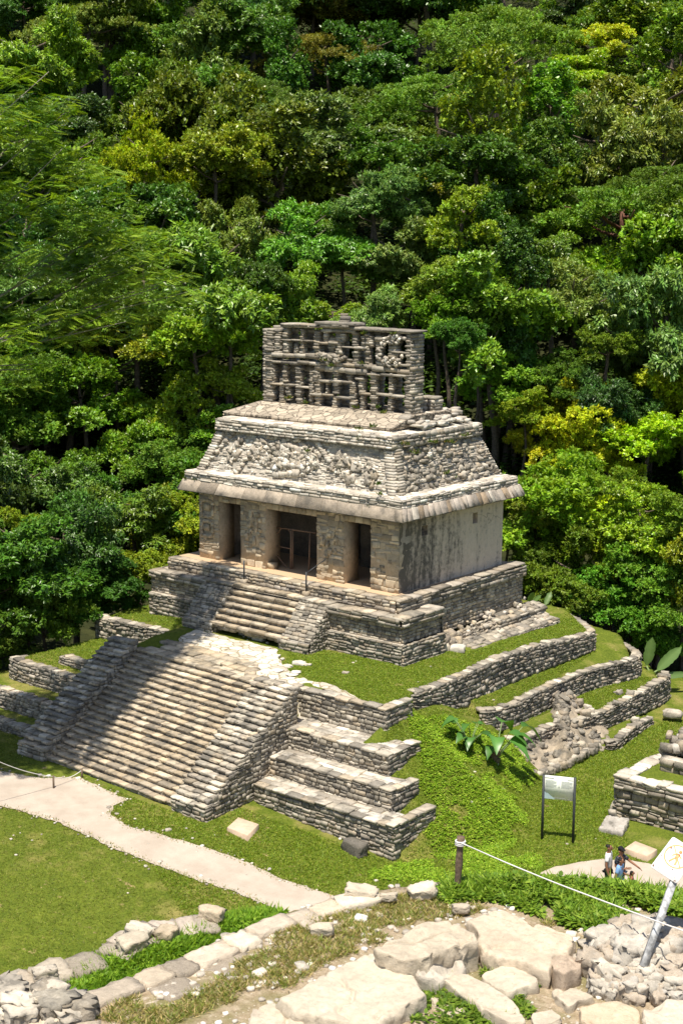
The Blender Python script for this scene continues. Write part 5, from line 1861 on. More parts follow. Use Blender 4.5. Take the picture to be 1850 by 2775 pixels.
def slab(name, pts, zt, th, mat, lab, cat, pal=(.60, .53, .43), rough=.035, grp=None, seed=0, tilt=(0, 0), ragged=.9, parent=None):
    """an irregular stone slab: outline in the ground plane, broken edge, uneven top"""
    P0 = np.array(pts, float)
    if np.sum(P0[:, 0] * np.roll(P0[:, 1], -1) - np.roll(P0[:, 0], -1) * P0[:, 1]) < 0:
        P0 = P0[::-1]
    o = []
    for a, b in zip(P0, np.roll(P0, -1, 0)):
        n = max(2, int(np.linalg.norm(b - a) / .03))
        o += [a + (b - a) * k / n for k in range(n)]
    o = np.array(o)
    # soften corners
    for _ in range(2):
        o = (np.roll(o, 1, 0) + 2 * o + np.roll(o, -1, 0)) / 4
    c = o.mean(0)
    N = len(o)
    nn = lambda sc_, s_: fbm2(o[:, 0], o[:, 1], sc_, 3, seed + s_) - .5
    dirc = unit(o - c)
    o = o + dirc * (nn(2.2, 1.) * .09 + nn(9, 2.) * .07)[:, None]
    zs = lambda xy, k: zt + (xy[:, 0] - c[0]) * tilt[0] + (xy[:, 1] - c[1]) * tilt[1] + rough * 1.8 * (fbm2(xy[:, 0], xy[:, 1], 1.8, 3, seed + 3.) - .5) + rough * 1.3 * (fbm2(xy[:, 0], xy[:, 1], 7., 4, seed + 6.) - .5) - .05 * np.clip(.035 - np.abs(fbm2(xy[:, 0], xy[:, 1], 1.6, 3, seed + 9.) - .5), 0, 1) / .035 - k
    rings = []
    for sc_, dz in ((1.0, th), (1.03, th * .72), (1.0, th * .45), (1.025, th * .22), (.995, .035), (.98, .008)):
        q = c + (o - c) * (1 - (1 - sc_) * 1.0)
        q = q + dirc * ((fbm2(o[:, 0] + dz * 7, o[:, 1], 8, 3, seed + 20 + dz * 9) - .5) * .12 * ragged * (dz > .01))[:, None]
        rings.append(np.column_stack([q, zs(q, dz)]))
    for f in np.linspace(.95, .04, 30):
        q = c + (o - c) * f
        rings.append(np.column_stack([q, zs(q, 0)]))
    V = np.concatenate(rings)
    nr = len(rings)
    i = np.arange(nr * N).reshape(nr, N)
    j = np.roll(i, -1, 1)
    Q = np.stack([i[:-1], j[:-1], j[1:], i[1:]], -1).reshape(-1, 4)
    V = np.concatenate([V, [[c[0], c[1], zs(c[None], 0)[0]]]])
    T = np.stack([i[-1], j[-1], np.full(N, nr * N)], -1)
    col = np.tile(np.array(pal), (len(V), 1))
    mb = MB()
    mb.add(V, Q, T, col)
    ob = mb.build(name, M[mat], parent, False)
    if parent is None:
        tag(ob, lab, cat, grp)
    return ob


def GP(z, f, pts):
    return [onz(*f(*p), z)[:2] for p in pts]


zt = FZ + .2
slab("paving_slab", GP(zt, zG, [(88, 795), (300, 680), (430, 608), (590, 553), (700, 585), (790, 640), (860, 715), (915, 775), (880, 800), (770, 850), (690, 880), (600, 938), (470, 918), (380, 912), (300, 880), (200, 852)]), zt, .42, 'rock', "largest pale flat slab at the bottom centre of the photo", "slab", (.56, .49, .385), seed=1)
slab("rock_slab", GP(zt + .18, zG, [(606, 530), (720, 478), (865, 388), (950, 371), (1075, 393), (1165, 432), (1160, 475), (1085, 500), (1010, 520), (930, 545), (920, 575), (850, 585), (765, 602), (690, 570), (630, 568)]), zt + .18, .42, 'rock', "raised rough-edged rock slab lying on the edge of the largest slab", "slab", (.5, .43, .33), rough=.07, seed=2, ragged=1.6)
slab("rock_ledge", GP(zt + .0, zG, [(770, 600), (930, 580), (1085, 565), (1090, 600), (1080, 640), (960, 680), (850, 680), (800, 640)]), zt - .02, .4, 'rock', "broken grey ledge under the front of the raised rock slab", "rock", (.48, .43, .36), rough=.1, seed=3, ragged=.7)
slab("paving_slab", GP(zt, zF, [(265, 660), (370, 618), (480, 588), (560, 625), (650, 688), (780, 722), (900, 770), (905, 800), (870, 850), (790, 880), (770, 905), (755, 970), (690, 955), (560, 900), (440, 890), (320, 815), (325, 735)]), zt, .45, 'rock', "broad cracked slab with a pinkish worn top behind the raised rock", "slab", (.55, .46, .35), seed=4, rough=.05)
slab("rock_lump", GP(zt - .06, zF, [(770, 890), (900, 860), (960, 860), (990, 890), (960, 960), (840, 1030), (790, 1000), (760, 950)]), zt - .04, .5, 'rock', "reddish lumpy rock at the right end of the cracked slab", "rock", (.42, .33, .25), rough=.13, seed=5, ragged=.8)
slab("paving_slab", GP(zt - .08, zF, [(328, 985), (420, 935), (520, 905), (610, 950), (705, 1010), (690, 1040), (560, 1090), (490, 1105), (400, 1045)]), zt - .08, .45, 'rock', "squarish pale slab with a dark broken front face", "slab", (.55, .48, .375), seed=6, ragged=1.2)
slab("paving_slab", GP(zt - .05, zF, [(115, 1008), (240, 962), (330, 1015), (420, 1070), (500, 1115), (570, 1190), (615, 1275), (520, 1290), (430, 1230), (330, 1155), (200, 1085)]), zt - .05, .4, 'rock', "long narrow slab running toward the bottom edge", "slab", (.54, .465, .365), seed=7)
slab("paving_slab", GP(FZ + .07, zF, [(760, 1072), (900, 1058), (1035, 1110), (870, 1185)]), FZ + .07, .3, 'rock', "small triangular slab set in the earth below the rubble heap", "slab", (.52, .45, .35), seed=8)
slab("paving_slab", GP(FZ + .1, zF, [(930, 1185), (1060, 1150), (1180, 1128), (1290, 1185), (1330, 1240), (1320, 1330), (1100, 1380), (980, 1300)]), FZ + .1, .3, 'rock', "rosy-edged flat slab at the bottom right of the photo", "slab", (.56, .45, .32), seed=9)
slab("paving_slab", GP(zt - .1, zG, [(-40, 830), (85, 800), (190, 860), (250, 915), (290, 960), (120, 1020), (-60, 980)]), zt - .12, .35, 'rock', "pale slab cut off by the bottom edge left of the largest slab", "slab", (.54, .465, .365), seed=10)
slab("paving_slab", GP(FZ + .06, zG, [(905, 785), (960, 770), (1095, 862), (1010, 890), (930, 830)]), FZ + .06, .2, 'rock', "small sunken slab among weeds beside the long narrow slab", "slab", (.5, .42, .32), seed=11)
slab("paving_slab", GP(FZ + .1, zF, [(1330, 1200), (1480, 1130), (1640, 1150), (1700, 1300), (1500, 1400), (1340, 1300)]), FZ + .1, .3, 'rock', "large pale slab filling the bottom right corner", "slab", (.57, .5, .4), seed=12)
slab("stone_fragment", GP(FZ + .08, zF, [(640, 1215), (780, 1205), (830, 1240), (760, 1290), (650, 1290)]), FZ + .08, .2, 'rock', "low pale stone in the dust at the bottom edge right of the long slab", "stone", (.53, .46, .36), seed=13)

# low edging wall of the terrace, and the wall of the lower step
RH = rng_(711)


def rubble_wall(name, lab, pts, w, h, rng, pal, lenr=(.3, .75), jit=.13, rows=2):
    t = thing(name, lab, "wall", (np.mean([p[0] for p in pts]), np.mean([p[1] for p in pts]), pts[0][2] - h))
    for k in range(rows):
        mb = MB()
        off = w * (k / rows)
        for a, b in zip(pts[:-1], pts[1:]):
            d = unit(np.array([b[0] - a[0], b[1] - a[1]]))
            nrm = np.array([d[1], -d[0]])
            dz = -.02 - .07 * k * (1 if rows > 1 else 0)
            stone_row(mb, (a[0] + nrm[0] * off, a[1] + nrm[1] * off, a[2] + dz), (b[0] + nrm[0] * off, b[1] + nrm[1] * off, b[2] + dz), -w / rows * 1.15, h, rng, length=lenr, pal=pal, jit=jit * .55, zvar=.03, rnd=.1, n=6)
        mb.build("coping" if k == 0 else "inner_course", M['rock'], t)
    return t


ED = [(0, 2355), (90, 2318), (175, 2288), (300, 2240), (420, 2192), (560, 2135), (650, 2100), (700, 2082), (760, 2062), (850, 2043)]
e3 = [(*FP_(*p, FZ + .06), FZ + .07) for p in ED]
EPAL = np.array([(.52, .45, .35), (.46, .39, .31), (.56, .49, .39), (.4, .34, .27), (.5, .42, .32)])
rubble_wall("edging_wall", "low cream-coloured edging wall running diagonally along the terrace rim", e3, .62, .42, RH, EPAL, (.35, .9))
lw = [(0, 2240), (60, 2222), (140, 2200), (215, 2180), (245, 2160), (285, 2140), (330, 2118), (400, 2105), (440, 2100), (500, 2096)]
l3 = [(*onz(x * 1.18, y * 1.18, WZ + .15)[:2], WZ + .16) for x, y in lw]
rubble_wall("rim_wall", "broken grey-brown wall between the left lawn and the strip of bright weeds", l3, .5, .5, RH, np.array([(.4, .35, .28), (.33, .28, .22), (.46, .4, .33), (.37, .32, .27)]), (.35, .8), .15, 1)
for (u, v, r, lab) in ((660, 590, .19, "whitish block on top of the broken rim wall"), (620, 640, .2, "flat grey stone fallen inside the rim wall"), (215, 780, .15, "pale rounded stone at the foot of the rim wall"), (790, 590, .17, "tan stone where the rim wall sinks into weeds"), (1000, 497, .17, "last half-buried pale stone of the rim wall")):
    p = onz(*zL(u, v), WZ + .15)
    mb = MB()
    blocks(mb, [p + np.array([0, 0, .05])], [(r, r * .75, r * .55)], RH, GREY * 1.3 if "whitish" in lab or "pale" in lab else WARM, RH.uniform(0, 3), .45, .15, 6, .15)
    tag(mb.build("stone", M['rock']), lab, "stone")
for (u, v, r, lab) in ((690, 270, .1, "small pale stone right of the edging wall's end"), (870, 240, .17, "long cream stone at the terrace rim left of the wooden post"), (335, 445, .13, "small pale stone in the dry grass behind the largest slab"), (1075, 330, .1, "little white stone in the earth near the cracked slab"), (545, 255, .2, "grey rounded stone ending the edging wall")):
    p = onz(*zG(u, v), FZ + .05)
    mb = MB()
    blocks(mb, [p + np.array([0, 0, .03])], [(r, r * .6, r * .5)], RH, EPAL[:1], 0.6, .5, .14, 6, .2)
    tag(mb.build("stone", M['rock']), lab, "stone")

# rubble heaps of loose stones (each stone its own object, sharing eight shapes)
RV = []
for q in range(9):
    mb = MB()
    blocks(mb, [(0, 0, 0)], [(.2, .2 * RH.uniform(.6, .95), .2 * RH.uniform(.5, .85))], RH, np.array([(.47, .43, .365), (.4, .36, .3), (.52, .48, .42), (.43, .36, .28)]), 0, .22, .2, 6)
    RV.append(mb.mesh("rubble_stone", M['rubble']))
RVG = []
for q in range(4):
    mb = MB()
    blocks(mb, [(0, 0, 0)], [(.2, .2 * RH.uniform(.6, .95), .2 * RH.uniform(.5, .85))], RH, GREY * 1.05, 0, .22, .2, 6)
    RVG.append(mb.mesh("heap_stone", M['grey']))
RUB = GP(FZ, zF, [(960, 1030), (1000, 880), (1100, 770), (1270, 700), (1420, 720), (1580, 760), (1700, 800), (1760, 1000), (1600, 1120), (1400, 1150), (1200, 1130), (1080, 1110)])
RUBc = np.mean(RUB, 0)
kk = 0
for q in range(900):
    u, v = RH.uniform(940, 1760), RH.uniform(690, 1160)
    p = onz(*zF(u, v), FZ)
    x, y = np.array([p[0]]), np.array([p[1]])
    if not inpoly(x, y, RUB)[0]:
        continue
    e = pdist(x, y, RUB)[0]
    r = RH.uniform(.5, 1.15) * (.55 + .45 * min(1, e / .3)) * (1.35 if RH.random() < .12 else 1)
    scatter_stone("rubble_stone", RV[RH.integers(0, 9)], (p[0], p[1], fterr(x, y)[0] + .02 + .3 * min(1, e / .7) * RH.uniform(.3, 1.0)), RH.uniform(0, 6.28), (r, r * RH.uniform(.8, 1.2), r * RH.uniform(.8, 1.3)), "loose angular limestone rubble heaped at the foot of the tilted no-passing sign", "rubble stone", "rubble heap below the sign")
    kk += 1
    if kk >= 210:
        break
kk = 0
while kk < 34:
    u, v = RH.uniform(-60, 215), RH.uniform(2685, 2790)
    if v < 2700 - .05 * u or v < 2650 + .35 * u:
        continue
    p = onz(u, v, FZ - .1)
    r = RH.uniform(.6, 1.2)
    o = scatter_stone("heap_stone", RVG[RH.integers(0, 4)], (p[0], p[1], FZ - .05 + RH.uniform(-.1, .12)), RH.uniform(0, 6.28), (r, r, r * RH.uniform(.7, 1.1)), "grey rubble stone heaped in the bottom left corner of the photo", "rubble stone", "grey stones heaped at the lower left")
    kk += 1

# pebbles and chips on the earth
mb = MB()
n_ = 1500
u, v = RH.uniform(0, 1850, n_), RH.uniform(2380, 2790, n_)
P_ = np.array([onz(a, b, FZ) for a, b in zip(u, v)])
k = inpoly(P_[:, 0], P_[:, 1], PLAT) & (fbm2(P_[:, 0], P_[:, 1], 1.2, 3, 77.) > .45)
P_ = P_[k]
P_[:, 2] = fterr(P_[:, 0], P_[:, 1]) + .008
s_ = RH.uniform(.012, .045, len(P_)) * (1 + (RH.random(len(P_)) < .06))
blocks(mb, P_, np.stack([s_, s_ * .8, s_ * .6], 1), RH, PALE * 1.1, RH.uniform(0, 3, len(P_)), .5, .15)
tag(mb.build("pebbles", M['rubble']), "pale chips and pebbles scattered over the dry earth terrace", "pebbles", None, "stuff")


# ------------------------------------------------------------------ ground cover and grass
def leaves6(mb, base, dirv, side, ln, wd, cols):
    """broader leaf of six points"""
    N = len(base)
    ln, wd = ln[:, None], wd[:, None]
    nr = np.cross(dirv, side)
    p1, p2 = base + dirv * ln * .3, base + dirv * ln * .65 - nr * ln * .02
    tip = base + dirv * ln - np.array([0, 0, .12]) * ln
    V = np.stack([base, p1 + side * wd * .45 + nr * wd * .12, p2 + side * wd * .4 + nr * wd * .1, tip, p2 - side * wd * .4 + nr * wd * .1, p1 - side * wd * .45 + nr * wd * .12], 1).reshape(-1, 3)
    k = np.arange(N)[:, None] * 6
    T = np.concatenate([k + np.array([[0, 3, 2]]), k + np.array([[0, 2, 1]]), k + np.array([[0, 4, 3]]), k + np.array([[0, 5, 4]])])
    mb.add(V, None, T, np.repeat(cols, 6, 0))


def cover(name, poly, zf, n, ln, hgt, rng, cols, lab, cat, thin=.4, big=6, nsc=1.6, blades=0.35):
    poly = np.array(poly)
    mb = MB()
    x, y = rng.uniform(poly[:, 0].min(), poly[:, 0].max(), n * 3), rng.uniform(poly[:, 1].min(), poly[:, 1].max(), n * 3)
    k = inpoly(x, y, poly)
    d = pdist(x, y, poly)
    k &= (fbm2(x, y, nsc, 3, 51.) + .25 * np.minimum(d, .6)) > thin
    x, y, d = x[k][:n], y[k][:n], d[k][:n]
    m_ = len(x)
    h = hgt * (.25 + .9 * fbm2(x, y, 2.4, 3, 53.)) * np.clip(.35 + d * 1.6, 0, 1)
    z = zf(x, y)
    # each plant: a few leaves on a stem
    for q in range(big):
        a = rng.uniform(0, 6.283, m_)
        f = rng.uniform(.35, 1.05, m_)
        b_ = np.stack([x + np.cos(a) * .02, y + np.sin(a) * .02, z + h * f], 1)
        dv = unit(np.stack([np.cos(a), np.sin(a), rng.uniform(-.3, .55, m_)], 1))
        sd = unit(np.cross(dv, np.array([0, 0, 1.]) + .35 * rdir(m_, rng)))
        l_ = ln * rng.uniform(.55, 1.25, m_)
        c = cols[rng.integers(0, len(cols), m_)] * rng.uniform(.75, 1.25, (m_, 1))
        leaves6(mb, b_, dv, sd, l_, l_ * rng.uniform(.35, .6, m_), c)
    if blades:
        kb = rng.random(m_) < blades
        for q in range(5):
            mm = kb.sum()
            a = rng.uniform(0, 6.283, mm)
            dv = unit(np.stack([np.cos(a) * .7, np.sin(a) * .7, rng.uniform(.6, 1.2, mm)], 1))
            sd = unit(np.cross(dv, rdir(mm, rng)))
            b_ = np.stack([x[kb], y[kb], z[kb]], 1)
            l_ = (ln * 1.3 + h[kb] * .9) * rng.uniform(.6, 1.3, mm)
            kites(mb, b_, dv, sd, l_, l_ * .09, .1, cols[rng.integers(0, len(cols), mm)] * rng.uniform(.9, 1.35, (mm, 1)))
    o = mb.build(name, M['leaf'])
    return tag(o, lab, cat, None, "stuff")


GC = np.array([(.14, .25, .02), (.19, .31, .025), (.1, .19, .018), (.24, .34, .04)])
veg = GP(FZ, zF, [(60, 500), (150, 440), (300, 410), (500, 385), (900, 372), (1120, 395), (1260, 440), (1420, 480), (1600, 500), (1750, 560), (1750, 760), (1560, 740), (1300, 700), (1180, 745), (1050, 770), (930, 740), (800, 690), (680, 640), (560, 585), (430, 545), (280, 545), (120, 545)])
cover("ground_cover", veg, fterr, 5600, .10, .17, rng_(801), GC, "bright leafy weeds filling the slope between the wooden post and the tilted sign", "weeds", thin=.38, big=6, blades=.16)
strip = GP(WZ, zL, [(150, 900), (330, 770), (480, 690), (640, 620), (830, 560), (950, 510), (1100, 480), (1250, 455), (1340, 470), (1330, 510), (1240, 580), (1100, 620), (950, 690), (800, 740), (640, 800), (560, 830), (430, 900), (380, 910), (280, 960)])
cover("weed_strip", strip, fterr, 5600, .095, .22, rng_(802), GC * np.array([1.0, 1.08, .9]), "strip of bright green weeds between the rim wall and the edging wall", "weeds", thin=.38, big=6)


def grassy(name, poly, zf, n, ln, rng, cols, lab, cat, nsc=.8, thin=.4, blades=4, wd=.12):
    poly = np.array(poly)
    mb = MB()
    x, y = rng.uniform(poly[:, 0].min(), poly[:, 0].max(), n * 3), rng.uniform(poly[:, 1].min(), poly[:, 1].max(), n * 3)
    k = inpoly(x, y, poly) & (fbm2(x, y, nsc, 3, 61.) > thin)
    x, y = x[k][:n], y[k][:n]
    m_ = len(x)
    b0 = np.stack([x, y, zf(x, y) - .005], 1)
    for q in range(blades):
        a = rng.uniform(0, 6.283, m_)
        dv = unit(np.stack([np.cos(a), np.sin(a), rng.uniform(.3, 1.3, m_)], 1))
        sd = unit(np.cross(dv, rdir(m_, rng)))
        l_ = ln * rng.uniform(.5, 1.3, m_)
        kites(mb, b0 + rng.uniform(-.03, .03, (m_, 3)) * (1, 1, 0), dv, sd, l_, l_ * wd, .1, cols[rng.integers(0, len(cols), m_)] * rng.uniform(.5, 1.4, (m_, 1)))
    o = mb.build(name, M['leaf'])
    return tag(o, lab, cat, None, "stuff")


DRY = np.array([(.42, .34, .13), (.32, .3, .09), (.22, .27, .05), (.5, .4, .2), (.18, .25, .04)])
dg = GP(FZ, zG, [(-900, 900), (-500, 700), (0, 480), (200, 400), (420, 330), (640, 260), (800, 245), (980, 240), (1150, 270), (1300, 300), (1560, 380), (1560, 420), (1250, 320), (1050, 370), (850, 380), (600, 540), (400, 600), (200, 720), (80, 800), (-200, 830), (-500, 960)])
grassy("dry_grass", dg, fterr, 5200, .09, rng_(803), DRY, "patchy dry grass on the earth behind the slabs", "grass", 1.5, .52, 5, .1)
wg = GP(FZ, zF, [(0, 980), (120, 1000), (330, 1160), (620, 1290), (100, 1330), (-100, 1300)])
cover("slab_weeds", wg, fterr, 420, .075, .12, rng_(804), GC * .75, "small dark weeds in the gaps between the front slabs", "weeds", thin=.43, big=5, nsc=3, blades=.2)
wg = GP(FZ, zF, [(230, 900), (330, 850), (480, 900), (330, 985), (420, 1040), (500, 1110), (620, 1290), (700, 1290), (560, 1100), (740, 1040), (760, 980), (700, 1010), (520, 900), (300, 830)])
cover("joint_weeds", wg, fterr, 380, .07, .12, rng_(805), GC * .8, "tufts of weeds around the squarish slab", "weeds", thin=.46, big=5, nsc=3, blades=.2)

# grass texture on lawns and banks (short blades, too many to count)
GL = np.array([(.16, .215, .02), (.2, .25, .028), (.12, .17, .016), (.29, .28, .07)])
GB = np.array([(.18, .29, .018), (.23, .33, .022), (.13, .22, .014), (.31, .34, .05)])


def not_path(x, y):
    return ground_noise(x, y) - .3 * (inpoly(x, y, path1) | inpoly(x, y, path2))


grassy("lawn_grass", [(-9, -16), (-4, -13.6), (1, -13), (6, -16), (14, -22), (18, -27), (19, -34), (10, -34), (-2, -24), (-10, -20)], not_path, 60000, .075, rng_(806), GL, "short mown grass of the left lawn", "grass", .7, .0, 3, .16)
grassy("bank_grass", [(3.9, -5.6), (4.3, -6.3), (4.5, -7.4), (5.4, -7.5), (5.7, -8.4), (6.3, -8.5), (6.6, -9.4), (7.2, -9.5), (7.4, -9.8), (1.2, -10.4), (1.3, -12.3), (-.3, -12.2), (-3.8, -12.1), (-3.2, -13.4), (1, -15), (5, -17), (11, -18), (14, -10), (14, -5), (10.7, -1.8), (10.7, 6), (9.5, 12), (7.2, 9), (7.0, 4.4), (6.9, -.4), (5.2, .3), (4.6, -.6), (3.6, -3.8)], not_path, 75000, .085, rng_(807), GB, "rough grass and clover on the steep bank and the lower lawn", "grass", .7, .0, 4, .2)
grassy("edge_grass", [(-17, -10.6), (-9.2, -10.6), (-9.2, -12.0), (-7.5, -12.2), (-9, -14.2), (-17, -15.5)], not_path, 9000, .075, rng_(811), GL, "shaded grass at the far left below the low walls", "grass", .7, .0, 3, .16)
grassy("terrace_grass", [(-.5, -5.3), (4.0, -5.9), (3.5, -3.5), (3.5, 9), (1.2, 11), (2.1, 8.9), (2.2, 2.3), (1.6, 1.1), (1.6, -1.8), (-2.1, -1.9), (-3, -3.2), (-1.7, -4.9)], not_path, 22000, .075, rng_(808), GB * 1.05, "short bright grass on the terrace around the temple platform", "grass", .7, .0, 4, .18)
grassy("shaded_grass", [(-13.7, -7.8), (-9.9, -7.8), (-9.6, -3.6), (-8.8, -3), (-9, -1.8), (-12.5, -1.8), (-13.7, 0), (-13.8, -3)], not_path, 9000, .08, rng_(809), GB, "grass on the shaded upper terraces left of the staircase", "grass", .7, .0, 4, .18)
grassy("step_grass", [(3.7, -2.6), (4.5, .2), (4.5, 7.4), (4.9, 10.4), (5.6, 11.4), (6.0, 7), (5.9, 4.5), (5.3, 5.6), (4.9, 5.8), (4.75, 1.5), (3.7, 9.3)], not_path, 9000, .075, rng_(810), GB, "grass on the narrow banks between the curved walls", "grass", .7, .0, 4, .18)

bkw = [(3.9, -4.6), (4.6, -6.0), (5.6, -6.2), (6.6, -7.4), (7.3, -7.5), (7.5, -9.6), (7.0, -11.2), (9.5, -12), (12, -9), (11, -6.5), (9.6, -5.6), (8.2, -3), (6.9, -.6), (5.4, .1), (4.6, -1)]
cover("bank_weeds", bkw, ground_noise, 9000, .085, .09, rng_(812), np.array([(.21, .36, .02), (.27, .43, .025), (.15, .28, .016), (.33, .44, .045)]), "low clover-like weeds matting the steep bank beside the terraces", "weeds", thin=.5, big=5, nsc=.9, blades=.15)
mb = MB()
n_ = 170
x, y = RG.uniform(-10, 13, n_), RG.uniform(-20, 3, n_)
k = (fbm2(x, y, .5, 3, 91.) > .5)
x, y = x[k], y[k]
s_ = RG.uniform(.015, .05, len(x))
blocks(mb, np.stack([x, y, ground_noise(x, y) + s_ * .4], 1), np.stack([s_ * 1.2, s_, s_ * .7], 1), RG, PALE, RG.uniform(0, 3, len(x)), .5, .15)
gp1 = np.array(path1)
for a_, b_ in zip(gp1, np.roll(gp1, -1, 0)):
    L_ = np.linalg.norm(b_ - a_)
    for q in range(int(L_ * 5)):
        p = a_ + (b_ - a_) * RG.random() + RG.normal(0, .16, 2)
        s0 = RG.uniform(.012, .04) * (2 if RG.random() < .08 else 1)
        blocks(mb, [(p[0], p[1], float(ground_noise(np.array(p[0]), np.array(p[1]))) + .03)], [(s0 * 1.3, s0, s0 * .7)], RG, PALE, RG.uniform(0, 3), .5, .15)
tag(mb.build("pebbles", M['rubble']), "small pale stones strewn in the grass and along the path edges", "pebbles", None, "stuff")

mb = MB()
for a_, b_ in zip(gp1, np.roll(gp1, -1, 0)):
    n_ = int(np.linalg.norm(b_ - a_) * 70)
    if not n_:
        continue
    p = a_ + (b_ - a_) * RG.random((n_, 1)) + RG.normal(0, .1, (n_, 2))
    b0 = np.column_stack([p, ground_noise(p[:, 0], p[:, 1]) + .02])
    dv = unit(np.column_stack([RG.normal(0, .8, (n_, 2)), RG.uniform(.3, 1.1, n_)]))
    l_ = RG.uniform(.05, .12, n_)
    kites(mb, b0, dv, unit(np.cross(dv, rdir(n_, RG))), l_, l_ * .22, .1, np.concatenate([GL, DRY])[RG.integers(0, 9, n_)] * RG.uniform(.6, 1.3, (n_, 1)))
tag(mb.build("verge_grass", M['leaf']), "ragged grass creeping over the edges of the gravel path", "grass", None, "stuff")

# ------------------------------------------------------------------ ruined platform at the right edge
RJ = rng_(121)
rp = thing("ruined_platform", "low ruined stone platform at the right edge with a second tier and grass on top", "ruin", (12.5, 0, -6))
mb = MB()
PX, PY = 10.86, -1.7
P, L = wall_p((PX, PY + .1), (17, PY + .35), -6.15)
masonry(mb, P, L, 1.25, RJ, (.1, .26), (.16, .6), .08, .035, np.concatenate([GREY, WARM]), .18)
P, L = wall_p((PX - .06, PY - .02), (17, PY + .22), -4.92)
masonry(mb, P, L, .4, RJ, (.12, .2), (.35, .9), .07, .025, GREY, .12)
P, L = wall_p((PX, 6.5), (PX, PY), -6.15)
masonry(mb, P, L, 1.6, RJ, (.1, .2), (.16, .5), .07, .03, GREY, .18)
mb.build("wall", M['grey'], rp)
mb = MB()
stone_row(mb, (PX - .08, PY - .05, -4.46), (17, PY + .2, -4.46), .5, .13, RJ, length=(.35, .8), pal=PALE * 1.05, over=.03, jit=.09, rnd=.25, n=3)
stone_row(mb, (PX - .05 + .5, 5.8, -4.47), (PX - .05 + .5, PY + .2, -4.46), -.6, .13, RJ, length=(.3, .7), pal=PALE, over=-.1, jit=.1, rnd=.25, n=3)
mb.build("coping", M['white'], rp)
mb = MB()
P, L = wall_p((11.75, -.15), (17, .05), -4.6)
masonry(mb, P, L, .55, RJ, (.25, .3), (.5, 1.0), .09, .03, GREY, .1)
P, L = wall_p((11.6, 5.2), (11.75, -.1), -4.6)
masonry(mb, P, L, .5, RJ, (.15, .25), (.3, .6), .09, .04, GREY, .14)
stone_row(mb, (11.75, -.15, -4.03), (17, .05, -4.03), .5, .14, RJ, length=(.5, 1.0), pal=PALE, over=.06, jit=.08, rnd=.3, n=3)
P, L = wall_p((11.9, .55), (17, .75), -4.1)
masonry(mb, P, L, .5, RJ, (.15, .25), (.3, .7), .1, .04, GREY, .14)
n_ = 120
blocks(mb, np.stack([RJ.uniform(11.3, 13.5, n_), RJ.uniform(.3, 5.0, n_), RJ.uniform(-4.3, -3.6, n_)], 1), np.stack([RJ.uniform(.1, .3, n_), RJ.uniform(.1, .25, n_), RJ.uniform(.08, .18, n_)], 1), RJ, np.concatenate([GREY, PALE]), RJ.uniform(0, 3, n_), .45, .14, 3, .3)
P, L = wall_p((11.35, 2.6), (17, 2.8), -4.2)
masonry(mb, P, L, 1.5, RJ, (.13, .22), (.25, .7), .09, .04, GREY, .14)
P, L = wall_p((11.3, 6.0), (11.35, 2.6), -4.4)
masonry(mb, P, L, 1.7, RJ, (.13, .22), (.25, .6), .09, .04, GREY, .14)
stone_row(mb, (11.3, 2.6, -2.66), (17, 2.8, -2.66), .6, .15, RJ, length=(.4, .9), pal=PALE, over=.08, jit=.08, rnd=.3, n=3)
mb.build("upper_tier", M['grey'], rp)
mb = MB()
a, b = np.meshgrid(np.linspace(PX + .1, 17, 40), np.linspace(PY + .25, 6, 50))
i = np.arange(a.size).reshape(a.shape)
mb.add(np.stack([a, b, -4.53 + .05 * fbm2(a, b, 1.2, 3, 3.)], -1).reshape(-1, 3), np.stack([i[:-1, :-1], i[:-1, 1:], i[1:, 1:], i[1:, :-1]], -1).reshape(-1, 4), None, (.1, .12, .02))
mb.build("grass_top", M['lawn'], rp, True)
pts = [onz(*zE(*p), -5.82)[:2] for p in ((1160, 1207), (1280, 1227), (1245, 1283), (1118, 1255))]
slab("flat_stone", pts, -5.78, .25, 'grey', "flat grey slab lying in the grass at the corner of the ruined platform", "slab", (.42, .39, .35), .02, seed=31, tilt=(.0, .15), ragged=.4)
mb = MB()
for (u, v, r) in ((1205, 1155, .16), (1195, 1190, .13)):
    blocks(mb, [onz(*zE(u, v), -5.75)], [(r, r * .8, r * 1.3)], RJ, GREY, .4, .4, .14, 4, .3)
mb.build("corner_stones", M['grey'], rp)
mb = MB()
blocks(mb, [onz(*zE(1510, 655), -5.7)], [(.38, .25, .16)], RJ, GREY, .3, .4, .12, 4)
tag(mb.build("stone", M['grey']), "flat stone in the grass by the far corner of the ruined platform", "stone")

